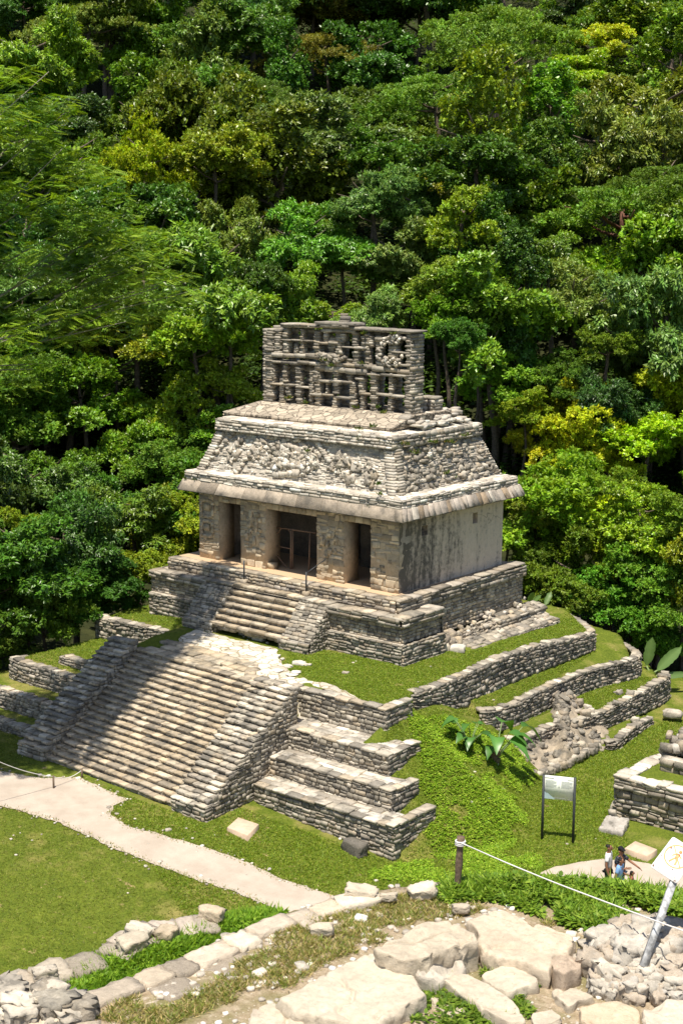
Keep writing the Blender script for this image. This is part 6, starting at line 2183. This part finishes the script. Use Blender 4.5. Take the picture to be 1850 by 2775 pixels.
# concrete covers and stone block on the lawn
for pts, zt_, lab in (([onz(*zD(*p), -5.45)[:2] for p in ((285, 1008), (395, 1045), (335, 1104), (226, 1062))], -5.45, "square pinkish concrete cover on the grass near the foot of the stairs"),
                      ([onz(*zE(*p), -5.8)[:2] for p in ((1312, 1330), (1430, 1375), (1375, 1410), (1256, 1368))], -5.8, "square concrete cover on the grass right of the group of people")):
    P0 = np.array(pts)
    if np.sum(P0[:, 0] * np.roll(P0[:, 1], -1) - np.roll(P0[:, 0], -1) * P0[:, 1]) < 0:
        P0 = P0[::-1]
    c = P0.mean(0)
    mb = MB()
    rg = [np.column_stack([P0, np.full(4, zt_ - .4)]), np.column_stack([P0, np.full(4, zt_ - .02)]), np.column_stack([c + (P0 - c) * .97, np.full(4, zt_)])]
    i = np.arange(12).reshape(3, 4)
    j = np.roll(i, -1, 1)
    Q = np.stack([i[:-1], j[:-1], j[1:], i[1:]], -1).reshape(-1, 4)
    mb.add(np.concatenate(rg), np.concatenate([Q, [[8, 9, 10, 11]]]), None, (.5, .4, .3))
    tag(mb.build("concrete_cover", M['slab']), lab, "cover")
mb = MB()
p = onz(*zD(905, 1175), -5.75)
blocks(mb, [p], [(.42, .2, .27)], RJ, GREY * .9, -.12, .25, .1, 4)
tag(mb.build("stone_block", M['grey']), "dark squared stone block standing against the lowest terrace wall", "block")

# ------------------------------------------------------------------ information board
def ghit(u, v, f=None):
    d = ray(u, v)
    t = np.arange(30, 90, .02)
    P = CAM + t[:, None] * d
    k = np.where(P[:, 2] <= ground_noise(P[:, 0], P[:, 1]))[0][0]
    return P[k]


bl, br = ghit(*zE(818, 1322)), ghit(*zE(982, 1342))
bl[2] = br[2] = min(bl[2], br[2])
hx = unit(br - bl)
hy = np.array([hx[1], -hx[0], 0])     # faces the camera side
WB = np.linalg.norm(br - bl)
ib = thing("information_board", "pale information board on two dark posts standing in the grass", "sign", (bl + br) / 2)
up = np.array([0, 0, 1.])
for b_ in (bl, br):
    mb = MB()
    for q in range(1):
        c = b_
        w_ = .04
        v = []
        for z in (-.3, 2.29):
            for sx, sy in ((-1, -1), (1, -1), (1, 1), (-1, 1)):
                v.append(c + hx * w_ * sx + hy * w_ * sy + up * z)
        mb.add(v, [(0, 1, 5, 4), (1, 2, 6, 5), (2, 3, 7, 6), (3, 0, 4, 7), (4, 5, 6, 7), (3, 2, 1, 0)], None, (.04, .045, .05))
    mb.build("post", M['metal'], ib)


def bquad(mb, x0, x1, z0, z1, off, th=.0, col=(.5, .5, .5)):
    a = bl + hx * (WB / 2)
    v = [a + hx * x + hy * o + up * z for o in (off, off - th) for x, z in ((x0, z0), (x1, z0), (x1, z1), (x0, z1))]
    q = [(0, 1, 2, 3)] if th == 0 else [(0, 1, 2, 3), (7, 6, 5, 4), (0, 4, 5, 1), (1, 5, 6, 2), (2, 6, 7, 3), (3, 7, 4, 0)]
    mb.add(v, q, None, col)


mb = MB()
hw = WB / 2 - .04
bquad(mb, -hw, hw, 1.47, 2.28, .02, .04)
pn = mb.build("panel", M['panel'], ib)
mb = MB()
for side in (-1, 1):
    bquad(mb, side * .27 - .2, side * .27 + .1, 2.19, 2.215, .0235) if side < 0 else bquad(mb, .28, .46, 2.17, 2.19, .0235)
    for r in range(11):
        w_ = .19 if r % 5 else .14
        c0 = -.27 if side < 0 else .25
        bquad(mb, c0 - .2 + .02, c0 - .2 + .02 + 2 * w_ * RJ.uniform(.92, 1.0), 2.12 - r * .024, 2.128 - r * .024, .0235)
bquad(mb, -.01, 0.0, 1.95, 2.14, .0235)
bquad(mb, -.025, .02, 1.88, 1.93, .0235)
bquad(mb, -.008, .002, 1.72, 1.85, .0235)
for q in range(8):
    bquad(mb, -.16 + q * .05, -.125 + q * .05, 1.52, 1.545, .0235)
bquad(mb, .3, .34, 1.52, 1.53, .0235)
bquad(mb, .36, .4, 1.515, 1.525, .0235)
mb.build("printed_text", M['print'], pn)
mb = MB()
a0 = bl + hx * (WB / 2)
fan = [a0 + hx * -hw + hy * .0228 + up * 1.475] + [a0 + hx * (-hw + r_ * math.cos(t_)) + hy * .0228 + up * (1.475 + r_ * .85 * math.sin(t_)) for t_, r_ in ((0, .36), (.25, .3), (.5, .26), (.8, .24), (1.1, .26), (1.35, .24), (1.57, .3))]
mb.add(fan, None, [(0, k, k + 1) for k in range(1, 7)], (.4, .5, .55))
mb.build("printed_map", M['blueprint'], pn)

# ------------------------------------------------------------------ wooden post, rope and tilted no-passing sign
pb = onz(*zF(197, 478), FZ)
ptop_d = ray(*zF(219, 150))
tt = ((pb - CAM) @ AX_F) * .995
ptop = CAM + ptop_d * tt
wp = thing("wooden_post", "weathered wooden post leaning slightly among weeds, white rope tied to its top", "post", pb)
mb = MB()
k = np.linspace(-.15, 1, 9)
pts = pb + (ptop - pb) * k[:, None]
rad = .047 * (1 + .12 * np.sin(np.arange(9) * 1.7))
tube(mb, pts, rad, (.2, .14, .09), 10)
mb.build("trunk", M['postwood'], wp)
rp0 = CAM + ray(*zF(215, 186)) * (tt - .06)
L0 = CAM + ray(*zF(1367, 333)) * 17.0       # lower left corner of the sign plate
pz = 17.0 / FPX
W_ = (AX_R * 62 * 1.0 + AX_U * -36 + AX_F * -42) * pz
H_ = (AX_R * 71 + AX_U * 73 + AX_F * 42) * pz
wlen, hlen = np.linalg.norm(W_), np.linalg.norm(H_)
ex, ey = W_ / wlen, unit(H_ - (H_ @ (W_ / wlen)) * (W_ / wlen))
ez = np.cross(ex, ey)
wlen *= 1.0
sfoot = CAM + ray(*zF(1375, 790)) * 16.6
sg = thing("no_passing_sign", "white square sign on a leaning flaking post, orange crossed-walker symbol, by the rubble heap", "sign", sfoot)


def SP(a, b, o=0.0):
    return L0 + ex * a + ey * b + ez * o


def rrect(w_, h_, r_, n=6):
    o = []
    for cx, cy, a0 in ((w_ - r_, r_, -90), (w_ - r_, h_ - r_, 0), (r_, h_ - r_, 90), (r_, r_, 180)):
        for q in range(n + 1):
            t_ = math.radians(a0 + 90 * q / n)
            o.append((cx + r_ * math.cos(t_), cy + r_ * math.sin(t_)))
    return o


def plate(mb, o, z0, z1, col):
    n = len(o)
    V = [SP(a, b, z0) for a, b in o] + [SP(a, b, z1) for a, b in o] + [SP(np.mean([a for a, b in o]), np.mean([b for a, b in o]), z) for z in (z0, z1)]
    T = []
    for q in range(n):
        r = (q + 1) % n
        T += [(2 * n, r, q), (2 * n + 1, n + q, n + r), (q, r, n + r), (q, n + r, n + q)]
    mb.add(V, None, T, col)


mb = MB()
plate(mb, rrect(wlen, hlen, .03), -.008, .0, (.8, .8, .8))
plt_ = mb.build("plate", M['signwhite'], sg)


def stroke(mb, pts, th, off=.002, closed=False):
    pts = np.array(pts, float)
    n = len(pts)
    tg = np.roll(pts, -1, 0) - np.roll(pts, 1, 0) if closed else np.gradient(pts, axis=0)
    tg = unit(tg)
    nr = np.stack([-tg[:, 1], tg[:, 0]], 1) * th / 2
    V = [SP(*(p + q), off) for p, q in zip(pts, nr)] + [SP(*(p - q), off) for p, q in zip(pts, nr)]
    Q = [(k, n + k, n + (k + 1) % n, (k + 1) % n) for k in range(n if closed else n - 1)]
    mb.add(V, Q, None, (.7, .3, .1))


mb = MB()
cx, cy, R_ = wlen * .5, hlen * .60, wlen * .40
stroke(mb, [(cx + R_ * math.cos(t_), cy + R_ * math.sin(t_)) for t_ in np.linspace(0, 2 * math.pi, 33)[:-1]], .016, closed=True)
stroke(mb, [(cx - R_ * .72, cy + R_ * .7), (cx + R_ * .72, cy - R_ * .7)], .014, .0025)
stroke(mb, [(cx - .0 * R_, cy + R_ * .3), (cx + .02 * R_, cy - R_ * .1)], .045, .003)
stroke(mb, [(cx, cy - R_ * .1), (cx - R_ * .18, cy - R_ * .4), (cx - R_ * .32, cy - R_ * .72)], .024, .003)
stroke(mb, [(cx, cy - R_ * .1), (cx + R_ * .2, cy - R_ * .42), (cx + R_ * .24, cy - R_ * .74)], .024, .003)
stroke(mb, [(cx, cy + R_ * .28), (cx - R_ * .28, cy + R_ * .05), (cx - R_ * .36, cy - R_ * .14)], .016, .003)
stroke(mb, [(cx, cy + R_ * .28), (cx + R_ * .26, cy + R_ * .1), (cx + R_ * .4, cy + R_ * .02)], .016, .003)
plate(mb, [(cx + .03 * R_ + R_ * .14 * math.cos(t_), cy + R_ * .5 + R_ * .14 * math.sin(t_)) for t_ in np.linspace(0, 6.283, 17)[:-1]], .001, .003, (.7, .3, .1))
mb.build("symbol", M['orange'], plt_)
mb = MB()
rim = rrect(wlen - .016, hlen - .016, .025)
stroke(mb, [(a + .008, b + .008) for a, b in rim], .004, .002, True)
FONT = {'N': [[(0, 0), (0, 1), (1, 0), (1, 1)]], 'O': [[(0, .2), (0, .8), (.3, 1), (.7, 1), (1, .8), (1, .2), (.7, 0), (.3, 0), (0, .2)]], 'P': [[(0, 0), (0, 1), (.8, 1), (1, .8), (.8, .5), (0, .5)]],
        'A': [[(0, 0), (.5, 1), (1, 0)], [(.2, .35), (.8, .35)]], 'S': [[(1, .85), (.7, 1), (.3, 1), (0, .8), (.2, .55), (.8, .45), (1, .2), (.7, 0), (.3, 0), (0, .15)]], 'R': [[(0, 0), (0, 1), (.8, 1), (1, .78), (.8, .5), (0, .5)], [(.5, .5), (1, 0)]]}
x = wlen * .1
for ch in "NO PASAR":
    if ch != ' ':
        for st in FONT[ch]:
            stroke(mb, [(x + a * .026, hlen * .085 + b * .045) for a, b in st], .007)
    x += .038 if ch != ' ' else .022
mb.build("lettering", M['faint'], plt_)
mb = MB()
for a, b, r in ((.18, .72, .012), (.08, .42, .008), (.62, .25, .009), (.48, .9, .006), (.84, .12, .007), (.24, .1, .006), (.02 / wlen, .03 / hlen + .01, .012), (.9, .03, .012)):
    pts = [(a * wlen + r * RJ.uniform(.6, 1.3) * math.cos(t_), b * hlen + r * RJ.uniform(.6, 1.5) * math.sin(t_)) for t_ in np.linspace(0, 6.283, 9)[:-1]]
    plate(mb, pts, .0005, .0015, (.15, .08, .05))
mb.build("rust_chips", plain("rust", (.16, .09, .06), .9, 30, .4), plt_)
mb = MB()
stop = SP(wlen * .82, hlen * .1, -.05)
pd = unit(stop - sfoot)
ps_ = unit(np.cross(pd, AX_F))
pt_ = np.cross(pd, ps_)
top_ = stop + pd * .05
v = []
for c in (sfoot - pd * .3, top_):
    for sx, sy in ((-1, -1), (1, -1), (1, 1), (-1, 1)):
        v.append(c + ps_ * .037 * sx + pt_ * .03 * sy)
mb.add(v, [(0, 1, 5, 4), (1, 2, 6, 5), (2, 3, 7, 6), (3, 0, 4, 7), (4, 5, 6, 7), (3, 2, 1, 0)], None, (.5, .5, .5))
mb.build("post", M['galv'], sg)

# rope from the post past the sign and out to the right
rpts = []
ctl = [((215, 186), tt - .06), ((500, 312), 19.0), ((800, 435), 18.2), ((1100, 548), 17.4), ((1395, 660), 16.55), ((1568, 722), 16.2), ((1800, 800), 15.8)]
cu = np.array([zF(*c[0]) for c in ctl])
cdp = np.array([c[1] for c in ctl])
for f in np.linspace(0, len(ctl) - 1, 40):
    u, v, d = np.interp(f, range(len(ctl)), cu[:, 0]), np.interp(f, range(len(ctl)), cu[:, 1]), np.interp(f, range(len(ctl)), cdp)
    rpts.append(CAM + ray(u, v) * d)
rpts = np.array(rpts)
for _ in range(4):
    rpts[1:-1] = (rpts[:-2] + 2 * rpts[1:-1] + rpts[2:]) / 4
mb = MB()
tube(mb, rpts, .0085, (.7, .7, .7), 6)
rad_ = .06
for zz_ in (-.02, 0.0, .022):
    pts = [ptop + (pb - ptop) * .115 + np.array([math.cos(t_) * rad_, math.sin(t_) * rad_, zz_]) for t_ in np.linspace(0, 6.283, 15)]
    tube(mb, pts, .012, (.7, .7, .7), 6)
tag(mb.build("rope", M['rope']), "white rope strung from the wooden post to the leaning sign post", "rope")

# low rope fence at the left of the stairs
mb = MB()
f0, f1, fm = ghit(*zC(255, 1008)), ghit(*zC(388, 955)), None
for q, (f, u, vt, lab) in enumerate(((f0, 253, 943, "short thin post of the low rope fence, nearer to the path"), (f1, 387, 912, "short thin fence post tight against the lowest stair"))):
    t_ = (f - CAM) @ AX_F
    mb2 = MB()
    top_ = CAM + ray(*zC(u, vt)) * t_
    tube(mb2, [f - [0, 0, .1], top_], .035, (.2, .13, .08), 8)
    tag(mb2.build("fence_post", M['postwood']), lab, "post", "posts of the low rope fence")
    if q == 0:
        A_ = top_
    else:
        B_ = top_
C_ = CAM + ray(*zC(-60, 845)) * 50.5
for p0, p1, sag in ((C_, A_, .12), (A_, B_, .16)):
    k = np.linspace(0, 1, 14)[:, None]
    pts = p0 + (p1 - p0) * k
    pts[:, 2] -= 4 * sag * (k * (1 - k))[:, 0]
    tube(mb, pts - [0, 0, .05], .014, (.5, .5, .5), 5)
tag(mb.build("fence_rope", M['rope']), "thin grey rope sagging along the low fence at the far left", "rope")


# ------------------------------------------------------------------ big-leaved plants
def blade_leaf(mb, base, d, side, L, W, droop, col, n=9, heart=False, wav=.0, rng=RJ):
    """one broad leaf with a midrib fold and drooping tip"""
    k = np.linspace(0, 1, n)
    up_ = np.cross(side, d)
    if up_[2] < 0:
        up_ = -up_
    mid = base + d * (L * k)[:, None] - np.array([0, 0, 1.]) * (droop * L * k ** 2)[:, None]
    if heart:
        wdt = W * np.interp(k, [0, .12, .3, .6, 1], [.35, .85, 1.0, .66, .02])
    else:
        wdt = W * np.interp(k, [0, .1, .35, .75, 1], [.12, .6, 1.0, .85, .03])
    e = (1 + wav * rng.uniform(-1, 1, n))
    l_ = mid + side * (wdt * e / 2)[:, None] + up_ * (wdt * .16)[:, None]
    r_ = mid - side * (wdt * e / 2)[:, None] + up_ * (wdt * .16)[:, None]
    V = np.concatenate([mid, l_, r_])
    Q = [(q, q + 1, n + q + 1, n + q) for q in range(n - 1)] + [(q, 2 * n + q, 2 * n + q + 1, q + 1) for q in range(n - 1)]
    c = np.tile(np.array(col), (3 * n, 1)).astype(float)
    c[:n] *= np.array([1.5, 1.35, 1.5])
    mb.add(V, Q, None, c)


LEAFG = (.04, .11, .018)


def leafy(name, lab, base, leaves, heart, cat="plant", stem=.03, mats='gloss', stump=None):
    t = thing(name, lab, cat, base)
    mb0 = MB()
    for (tip, L, W, droop, col) in leaves:
        tip = np.array(tip, float)
        a = tip - base
        tube(mb0, [base, base + a * .5 + [0, 0, .08], tip], [stem, stem * .8, stem * .5], (.2, .28, .12), 6)
    if stump:
        blocks(mb0, [base + np.array([RJ.uniform(-.08, .08), RJ.uniform(-.08, .08), .12 * q]) for q in range(4)], [(.14, .12, .12)] * 4, RJ, np.array([(.2, .13, .08), (.14, .1, .07)]), 0, .5, .2, 3)
    mb0.build("stem", M['col'], t)
    for (tip, L, W, droop, col) in leaves:
        mb = MB()
        tip = np.array(tip, float)
        a = unit(np.array([tip[0] - base[0], tip[1] - base[1], 0]) + 1e-4)
        d = unit(a + np.array([0, 0, .25 if heart else 1.0 - min(1, droop)]))
        sd = unit(np.cross(d, np.array([0, 0, 1.]) + .25 * rdir(1, RJ)[0]))
        blade_leaf(mb, tip, d, sd, L, W, droop, col, 10, heart, .06)
        o = mb.build("leaf", M[mats], t)
    return t


def at_depth(u, v, base, dd=0.0):
    return CAM + ray(u, v) * (((base - CAM) @ AX_F) + dd)


eb = ghit(*zE(570, 905))
el = []
for (u, v, L, W, dr, dd, cm) in ((605, 700, .8, .75, 1.0, .1, .9), (640, 760, .8, .7, .8, -.4, 1.0), (715, 725, .8, .75, 1.1, .1, .8), (690, 775, .7, .62, .8, -.3, 1.1), (575, 780, .75, .62, .8, -.5, 1.3), (560, 830, .6, .5, .8, -.3, .9), (650, 795, .85, .7, 1.0, -.5, 1.25)):
    el.append((at_depth(*zE(u, v), eb, dd), L, W, dr, tuple(np.array(LEAFG) * cm * 1.5)))
leafy("big_leaved_plant", "tall plant with large heart-shaped leaves standing on the bank left of the spur", eb, el, True, stump=True)
eb2 = ghit(*zE(440, 830))
el = []
for q in range(15):
    u, v = RJ.uniform(345, 500), RJ.uniform(685, 815)
    el.append((at_depth(*zE(u, v), eb2, RJ.uniform(-.5, .3)), RJ.uniform(.4, .6), RJ.uniform(.34, .5), RJ.uniform(.5, 1), tuple(np.array(LEAFG) * RJ.uniform(.9, 1.6))))
leafy("big_leaved_plant", "low spreading clump of large leaves higher on the bank, nearest the terraces", eb2, el, True, stem=.018)
for (u, v, lvs, lab) in ((1395, 470, ((1372, 400, 240, 1405), (1430, 425, 290, 1560), (1475, 455, 440, 1590)), "banana plant with three long leaves at the end of the lower curved walls"),
                         (800, 80, ((745, 62, 5, 775), (770, 62, 20, 815), (835, 78, 2, 868)), "banana plant peeping up behind the upper lawn beside the platform")):
    b0 = onz(*zE(u, v), -5.2 if u > 1000 else -3.4)
    if u < 1000:
        b0 = CAM + ray(*zE(u, v)) * ((np.array([1.9, 12.3, -3]) - CAM) @ AX_F)
        b0[2] -= .5
    t = thing("banana_plant", lab, "plant", b0)
    mb0 = MB()
    for n_, (u0, v0, v1, u1) in enumerate(lvs):
        p0, p1 = at_depth(*zE(u0, v0), b0), at_depth(*zE(u1, v1), b0, -.4 + .3 * n_)
        tube(mb0, [b0, b0 * .5 + p0 * .5 + [0, 0, .1], p0], [.07, .05, .035], (.2, .27, .1), 7)
        mb = MB()
        d = p1 - p0
        L = np.linalg.norm(d)
        d = d / L
        sd = unit(np.cross(d, AX_F)) * .92 + AX_F * .3
        blade_leaf(mb, p0, d, sd, L, L * .34 if u > 1000 else L * .4, .05, tuple(np.array((.11, .2, .05)) * (1.15 - .15 * n_)), 14, False, .12)
        mb.build("leaf", M['gloss'], t)
    mb0.build("stem", M['col'], t)


# ------------------------------------------------------------------ people
def skinned(name, verts, edges, radii, mat, parent, root=0, sub=2, sq=None):
    me = bpy.data.meshes.new("skin_base")
    me.from_pydata([tuple(v) for v in verts], edges, [])
    o = bpy.data.objects.new("skin_base", me)
    COL.objects.link(o)
    md = o.modifiers.new("s", 'SKIN')
    md.use_smooth_shade = True
    for k, r in enumerate(radii):
        r2 = (r, r) if np.isscalar(r) else r
        me.skin_vertices[0].data[k].radius = r2
        me.skin_vertices[0].data[k].use_root = (k == root)
    o.modifiers.new("u", 'SUBSURF').levels = sub
    o.modifiers["u"].render_levels = sub
    dg = bpy.context.evaluated_depsgraph_get()
    dg.update()
    nm = bpy.data.meshes.new_from_object(o.evaluated_get(dg))
    bpy.data.objects.remove(o)
    bpy.data.meshes.remove(me)
    nm.name = name
    nm.materials.clear()
    nm.materials.append(mat)
    ob = bpy.data.objects.new(name, nm)
    COL.objects.link(ob)
    ob.parent = parent
    return ob


def cloth(name, c, c2=None):
    if c2 is None:
        return plain(name, c, .9, 14, .15, .1)
    t = NT(name)
    n = t.noise(t.pos(), 22, 2, .5)
    return t.out(t.bsdf(t.mix(t.ramp(n, .5, .56), c, c2), .9, spec=.1).outputs[0])


def person(lab, head_px, hz, height, face, shirt, pants, armL, armR, lean=0.0, hair_long=False, cap=None, knees=0.0):
    """head_px: photo pixel of the head top; face: heading in degrees (0 = +x)"""
    q = onz(*head_px, hz)
    g = -5.97
    S = height / 1.7
    t = thing("person", lab, "person", (q[0], q[1], g), "people standing on the gravel by the ruined platform")
    t.rotation_euler = (0, 0, math.radians(face - 90))
    # local frame: +y forward, +x to the person's right
    ly = lambda z: lean * max(0, z - .9)
    V, E, Rd = [], [], []

    def a(x, y, z, r, p=None):
        V.append((x * S, (y + ly(z)) * S, z * S))
        Rd.append(tuple(k * S for k in r) if isinstance(r, tuple) else r * S)
        if p is not None:
            E.append((p, len(V) - 1))
        return len(V) - 1
    pel = a(0, 0, .93, (.155, .11))
    wst = a(0, .01, 1.08, (.135, .1), pel)
    chs = a(0, 0, 1.28, (.165, .115), wst)
    nkb = a(0, -.01, 1.42, (.1, .08), chs)
    nk = a(0, .0, 1.47, .055, nkb)
    jaw = a(0, .03, 1.545, (.062, .07), nk)
    hd = a(0, .015, 1.625, (.078, .092), jaw)
    ht = a(0, .0, 1.685, (.055, .065), hd)
    hands = {}
    for sx, arm in ((-1, armL), (1, armR)):
        sh = a(sx * .185, 0, 1.385, .062, chs)
        p = sh
        pts = arm
        for (x, y, z, r) in pts:
            p = a(sx * x, y, z, r, p)
        hands[sx] = p
        # palm, five fingers
        hx_, hy_, hz_, _ = arm[-1]
        ex_, ey_, ez_, _ = arm[-2]
        dv = unit(np.array([hx_ - ex_, hy_ - ey_, hz_ - ez_]))
        sdv = unit(np.cross(dv, np.array([0.3, 1, .2])))
        pm = a(sx * (hx_ + dv[0] * .06), hy_ + dv[1] * .06, hz_ + dv[2] * .06, (.036, .018), p)
        for f, (o_, l_) in enumerate(((-.032, .065), (-.011, .08), (.011, .076), (.031, .06))):
            c = np.array([hx_, hy_, hz_]) + dv * .1 + sdv * o_
            k1 = a(sx * c[0], c[1], c[2], .0095, pm)
            c2 = c + dv * l_ * .6 + np.array([-.012, .01, 0])
            k2 = a(sx * c2[0], c2[1], c2[2], .0085, k1)
            c3 = c2 + dv * l_ * .4 + np.array([-.02, .012, 0])
            a(sx * c3[0], c3[1], c3[2], .0075, k2)
        c = np.array([hx_, hy_, hz_]) + dv * .04 + sdv * -.045
        k1 = a(sx * c[0], c[1], c[2], .011, p)
        c2 = c + dv * .04 + sdv * -.012
        a(sx * c2[0], c2[1], c2[2], .009, k1)
    for sx in (-1, 1):
        hp_ = a(sx * .09, 0, .86, .095, pel)
        kn = a(sx * .1, .02 + knees * .1, .48, .06, hp_)
        an = a(sx * .1, -.03, .1, .042, kn)
        a(sx * .11, .12, .035, (.04, .03), an)
    b = skinned("body", V, E, Rd, M['skin'], t)
    nb = len(V)
    # face: eyes, nose, mouth, ears
    mb = MB()
    for sx in (-1, 1):
        blocks(mb, [(sx * .03 * S, (.1 + ly(1.62)) * S, 1.622 * S)], [(.012 * S, .008 * S, .006 * S)], RJ, np.array([(.05, .04, .035)]), 0, .6, 0)
        blocks(mb, [(sx * .083 * S, (.0 + ly(1.6)) * S, 1.6 * S)], [(.01 * S, .02 * S, .03 * S)], RJ, np.array([(.25, .12, .07)]), 0, .6, 0)
    blocks(mb, [(0, (.112 + ly(1.59)) * S, 1.592 * S)], [(.012 * S, .018 * S, .022 * S)], RJ, np.array([(.25, .12, .07)]), 0, .5, 0)
    blocks(mb, [(0, (.094 + ly(1.55)) * S, 1.553 * S)], [(.024 * S, .008 * S, .006 * S)], RJ, np.array([(.16, .06, .05)]), 0, .5, 0)
    WORLD["_"] = (0, 0, 0)
    o = bpy.data.objects.new("face", mb.mesh("face", M['col']))
    COL.objects.link(o)
    o.parent = t
    # hair cap
    hv = [(0, -.02, 1.6, (.088, .1)), (0, -.005, 1.66, (.088, .1)), (0, .0, 1.70, (.055, .06))]
    if hair_long:
        hv = [(0, -.075, 1.42, (.06, .03)), (0, -.07, 1.52, (.075, .05))] + hv
    skinned("hair", [(x * S, (y - .012 + ly(z)) * S, z * S) for x, y, z, r in hv], [(k, k + 1) for k in range(len(hv) - 1)], [tuple(k * S for k in r) for _, _, _, r in hv], plain("dark_hair", (.012, .01, .009), .6, 30, .3), t)
    if cap:
        cm = plain("cap_cloth", cap, .9, 20, .2)
        hv = [(0, -.012, 1.655, (.094, .106)), (0, -.0, 1.70, (.085, .095)), (0, .0, 1.722, (.05, .06)), (0, .1, 1.665, (.075, .014)), (0, .175, 1.65, (.06, .01))]
        skinned("cap", [(x * S, (y + ly(z)) * S, z * S) for x, y, z, r in hv], [(0, 1), (1, 2), (0, 3), (3, 4)], [tuple(k * S for k in r) for _, _, _, r in hv], cm, t)
    # shirt with short sleeves
    sv, se, sr = [], [], []

    def s_(x, y, z, r, p=None):
        sv.append((x * S, (y + ly(z)) * S, z * S))
        sr.append(tuple(k * S for k in r) if isinstance(r, tuple) else r * S)
        if p is not None:
            se.append((p, len(sv) - 1))
        return len(sv) - 1
    p0 = s_(0, 0, .9, (.18, .135))
    p1 = s_(0, .01, 1.08, (.165, .128), p0)
    p2 = s_(0, 0, 1.28, (.185, .135), p1)
    p3 = s_(0, -.01, 1.435, (.1, .085), p2)
    for sx, arm in ((-1, armL), (1, armR)):
        k1 = s_(sx * .19, 0, 1.39, .078, p2)
        x, y, z, r = arm[0]
        s_(sx * (.19 * .3 + x * .7), y * .7, 1.39 * .3 + z * .7, .072, k1)
    skinned("shirt", sv, se, sr, shirt, t)
    pv, pe, pr = [(0, 0, .95 * S)], [], [(.17 * S, .13 * S)]
    for sx in (-1, 1):
        n0 = len(pv)
        pv += [(sx * .095 * S, 0, .83 * S), (sx * .1 * S, (.02 + knees * .1) * S, .48 * S), (sx * .1 * S, -.03 * S, .12 * S)]
        pr += [.11 * S, .085 * S, .068 * S]
        pe += [(0, n0), (n0, n0 + 1), (n0 + 1, n0 + 2)]
    skinned("trousers", pv, pe, pr, pants, t)
    mb = MB()
    for sx in (-1, 1):
        blocks(mb, [(sx * .105 * S, .05 * S, .045 * S)], [(.05 * S, .14 * S, .05 * S)], RJ, np.array([(.03, .025, .02)]), 0, .5, .03, 3)
    o = bpy.data.objects.new("shoes", mb.mesh("shoes", M['col']))
    COL.objects.link(o)
    o.parent = t
    return t


hang = [(.235, -.03, 1.12, .046), (.245, .03, .9, .036), (.245, .06, .83, .03)]
bent = [(.235, -.02, 1.13, .046), (.16, .2, 1.08, .036), (.1, .27, 1.1, .03)]
point = [(.3, .12, 1.2, .044), (.42, .36, 1.12, .034), (.47, .45, 1.1, .028)]
person("man in a white shirt and dark trousers standing leftmost of the four people", zF(1118, 203), -4.33, 1.66, 20, cloth("white_cotton", (.72, .72, .72)), cloth("dark_denim", (.02, .024, .032)), hang, hang)
person("person in a dark cap and black top stretching one arm to the right", zF(1190, 227), -4.42, 1.58, -8, cloth("dark_patterned_cotton", (.02, .022, .028), (.09, .1, .12)), cloth("navy_cloth", (.025, .035, .06)), [(.3, .16, 1.22, .044), (.3, .42, 1.14, .034), (.28, .52, 1.12, .028)], bent, cap=(.012, .012, .014))
person("person in a light blue shirt with short dark hair, nearest in the group", zF(1176, 284), -4.5, 1.5, 12, cloth("blue_cotton", (.2, .36, .62)), cloth("blue_denim", (.06, .1, .2)), bent, hang, lean=.12)
person("small child in a dark flowered top, lowest and rightmost of the group", zF(1250, 364), -4.95, 1.05, 25, cloth("flowered_cotton", (.02, .018, .022), (.4, .08, .1)), cloth("dark_skirt", (.02, .02, .025)), hang, bent, lean=.1, hair_long=True)
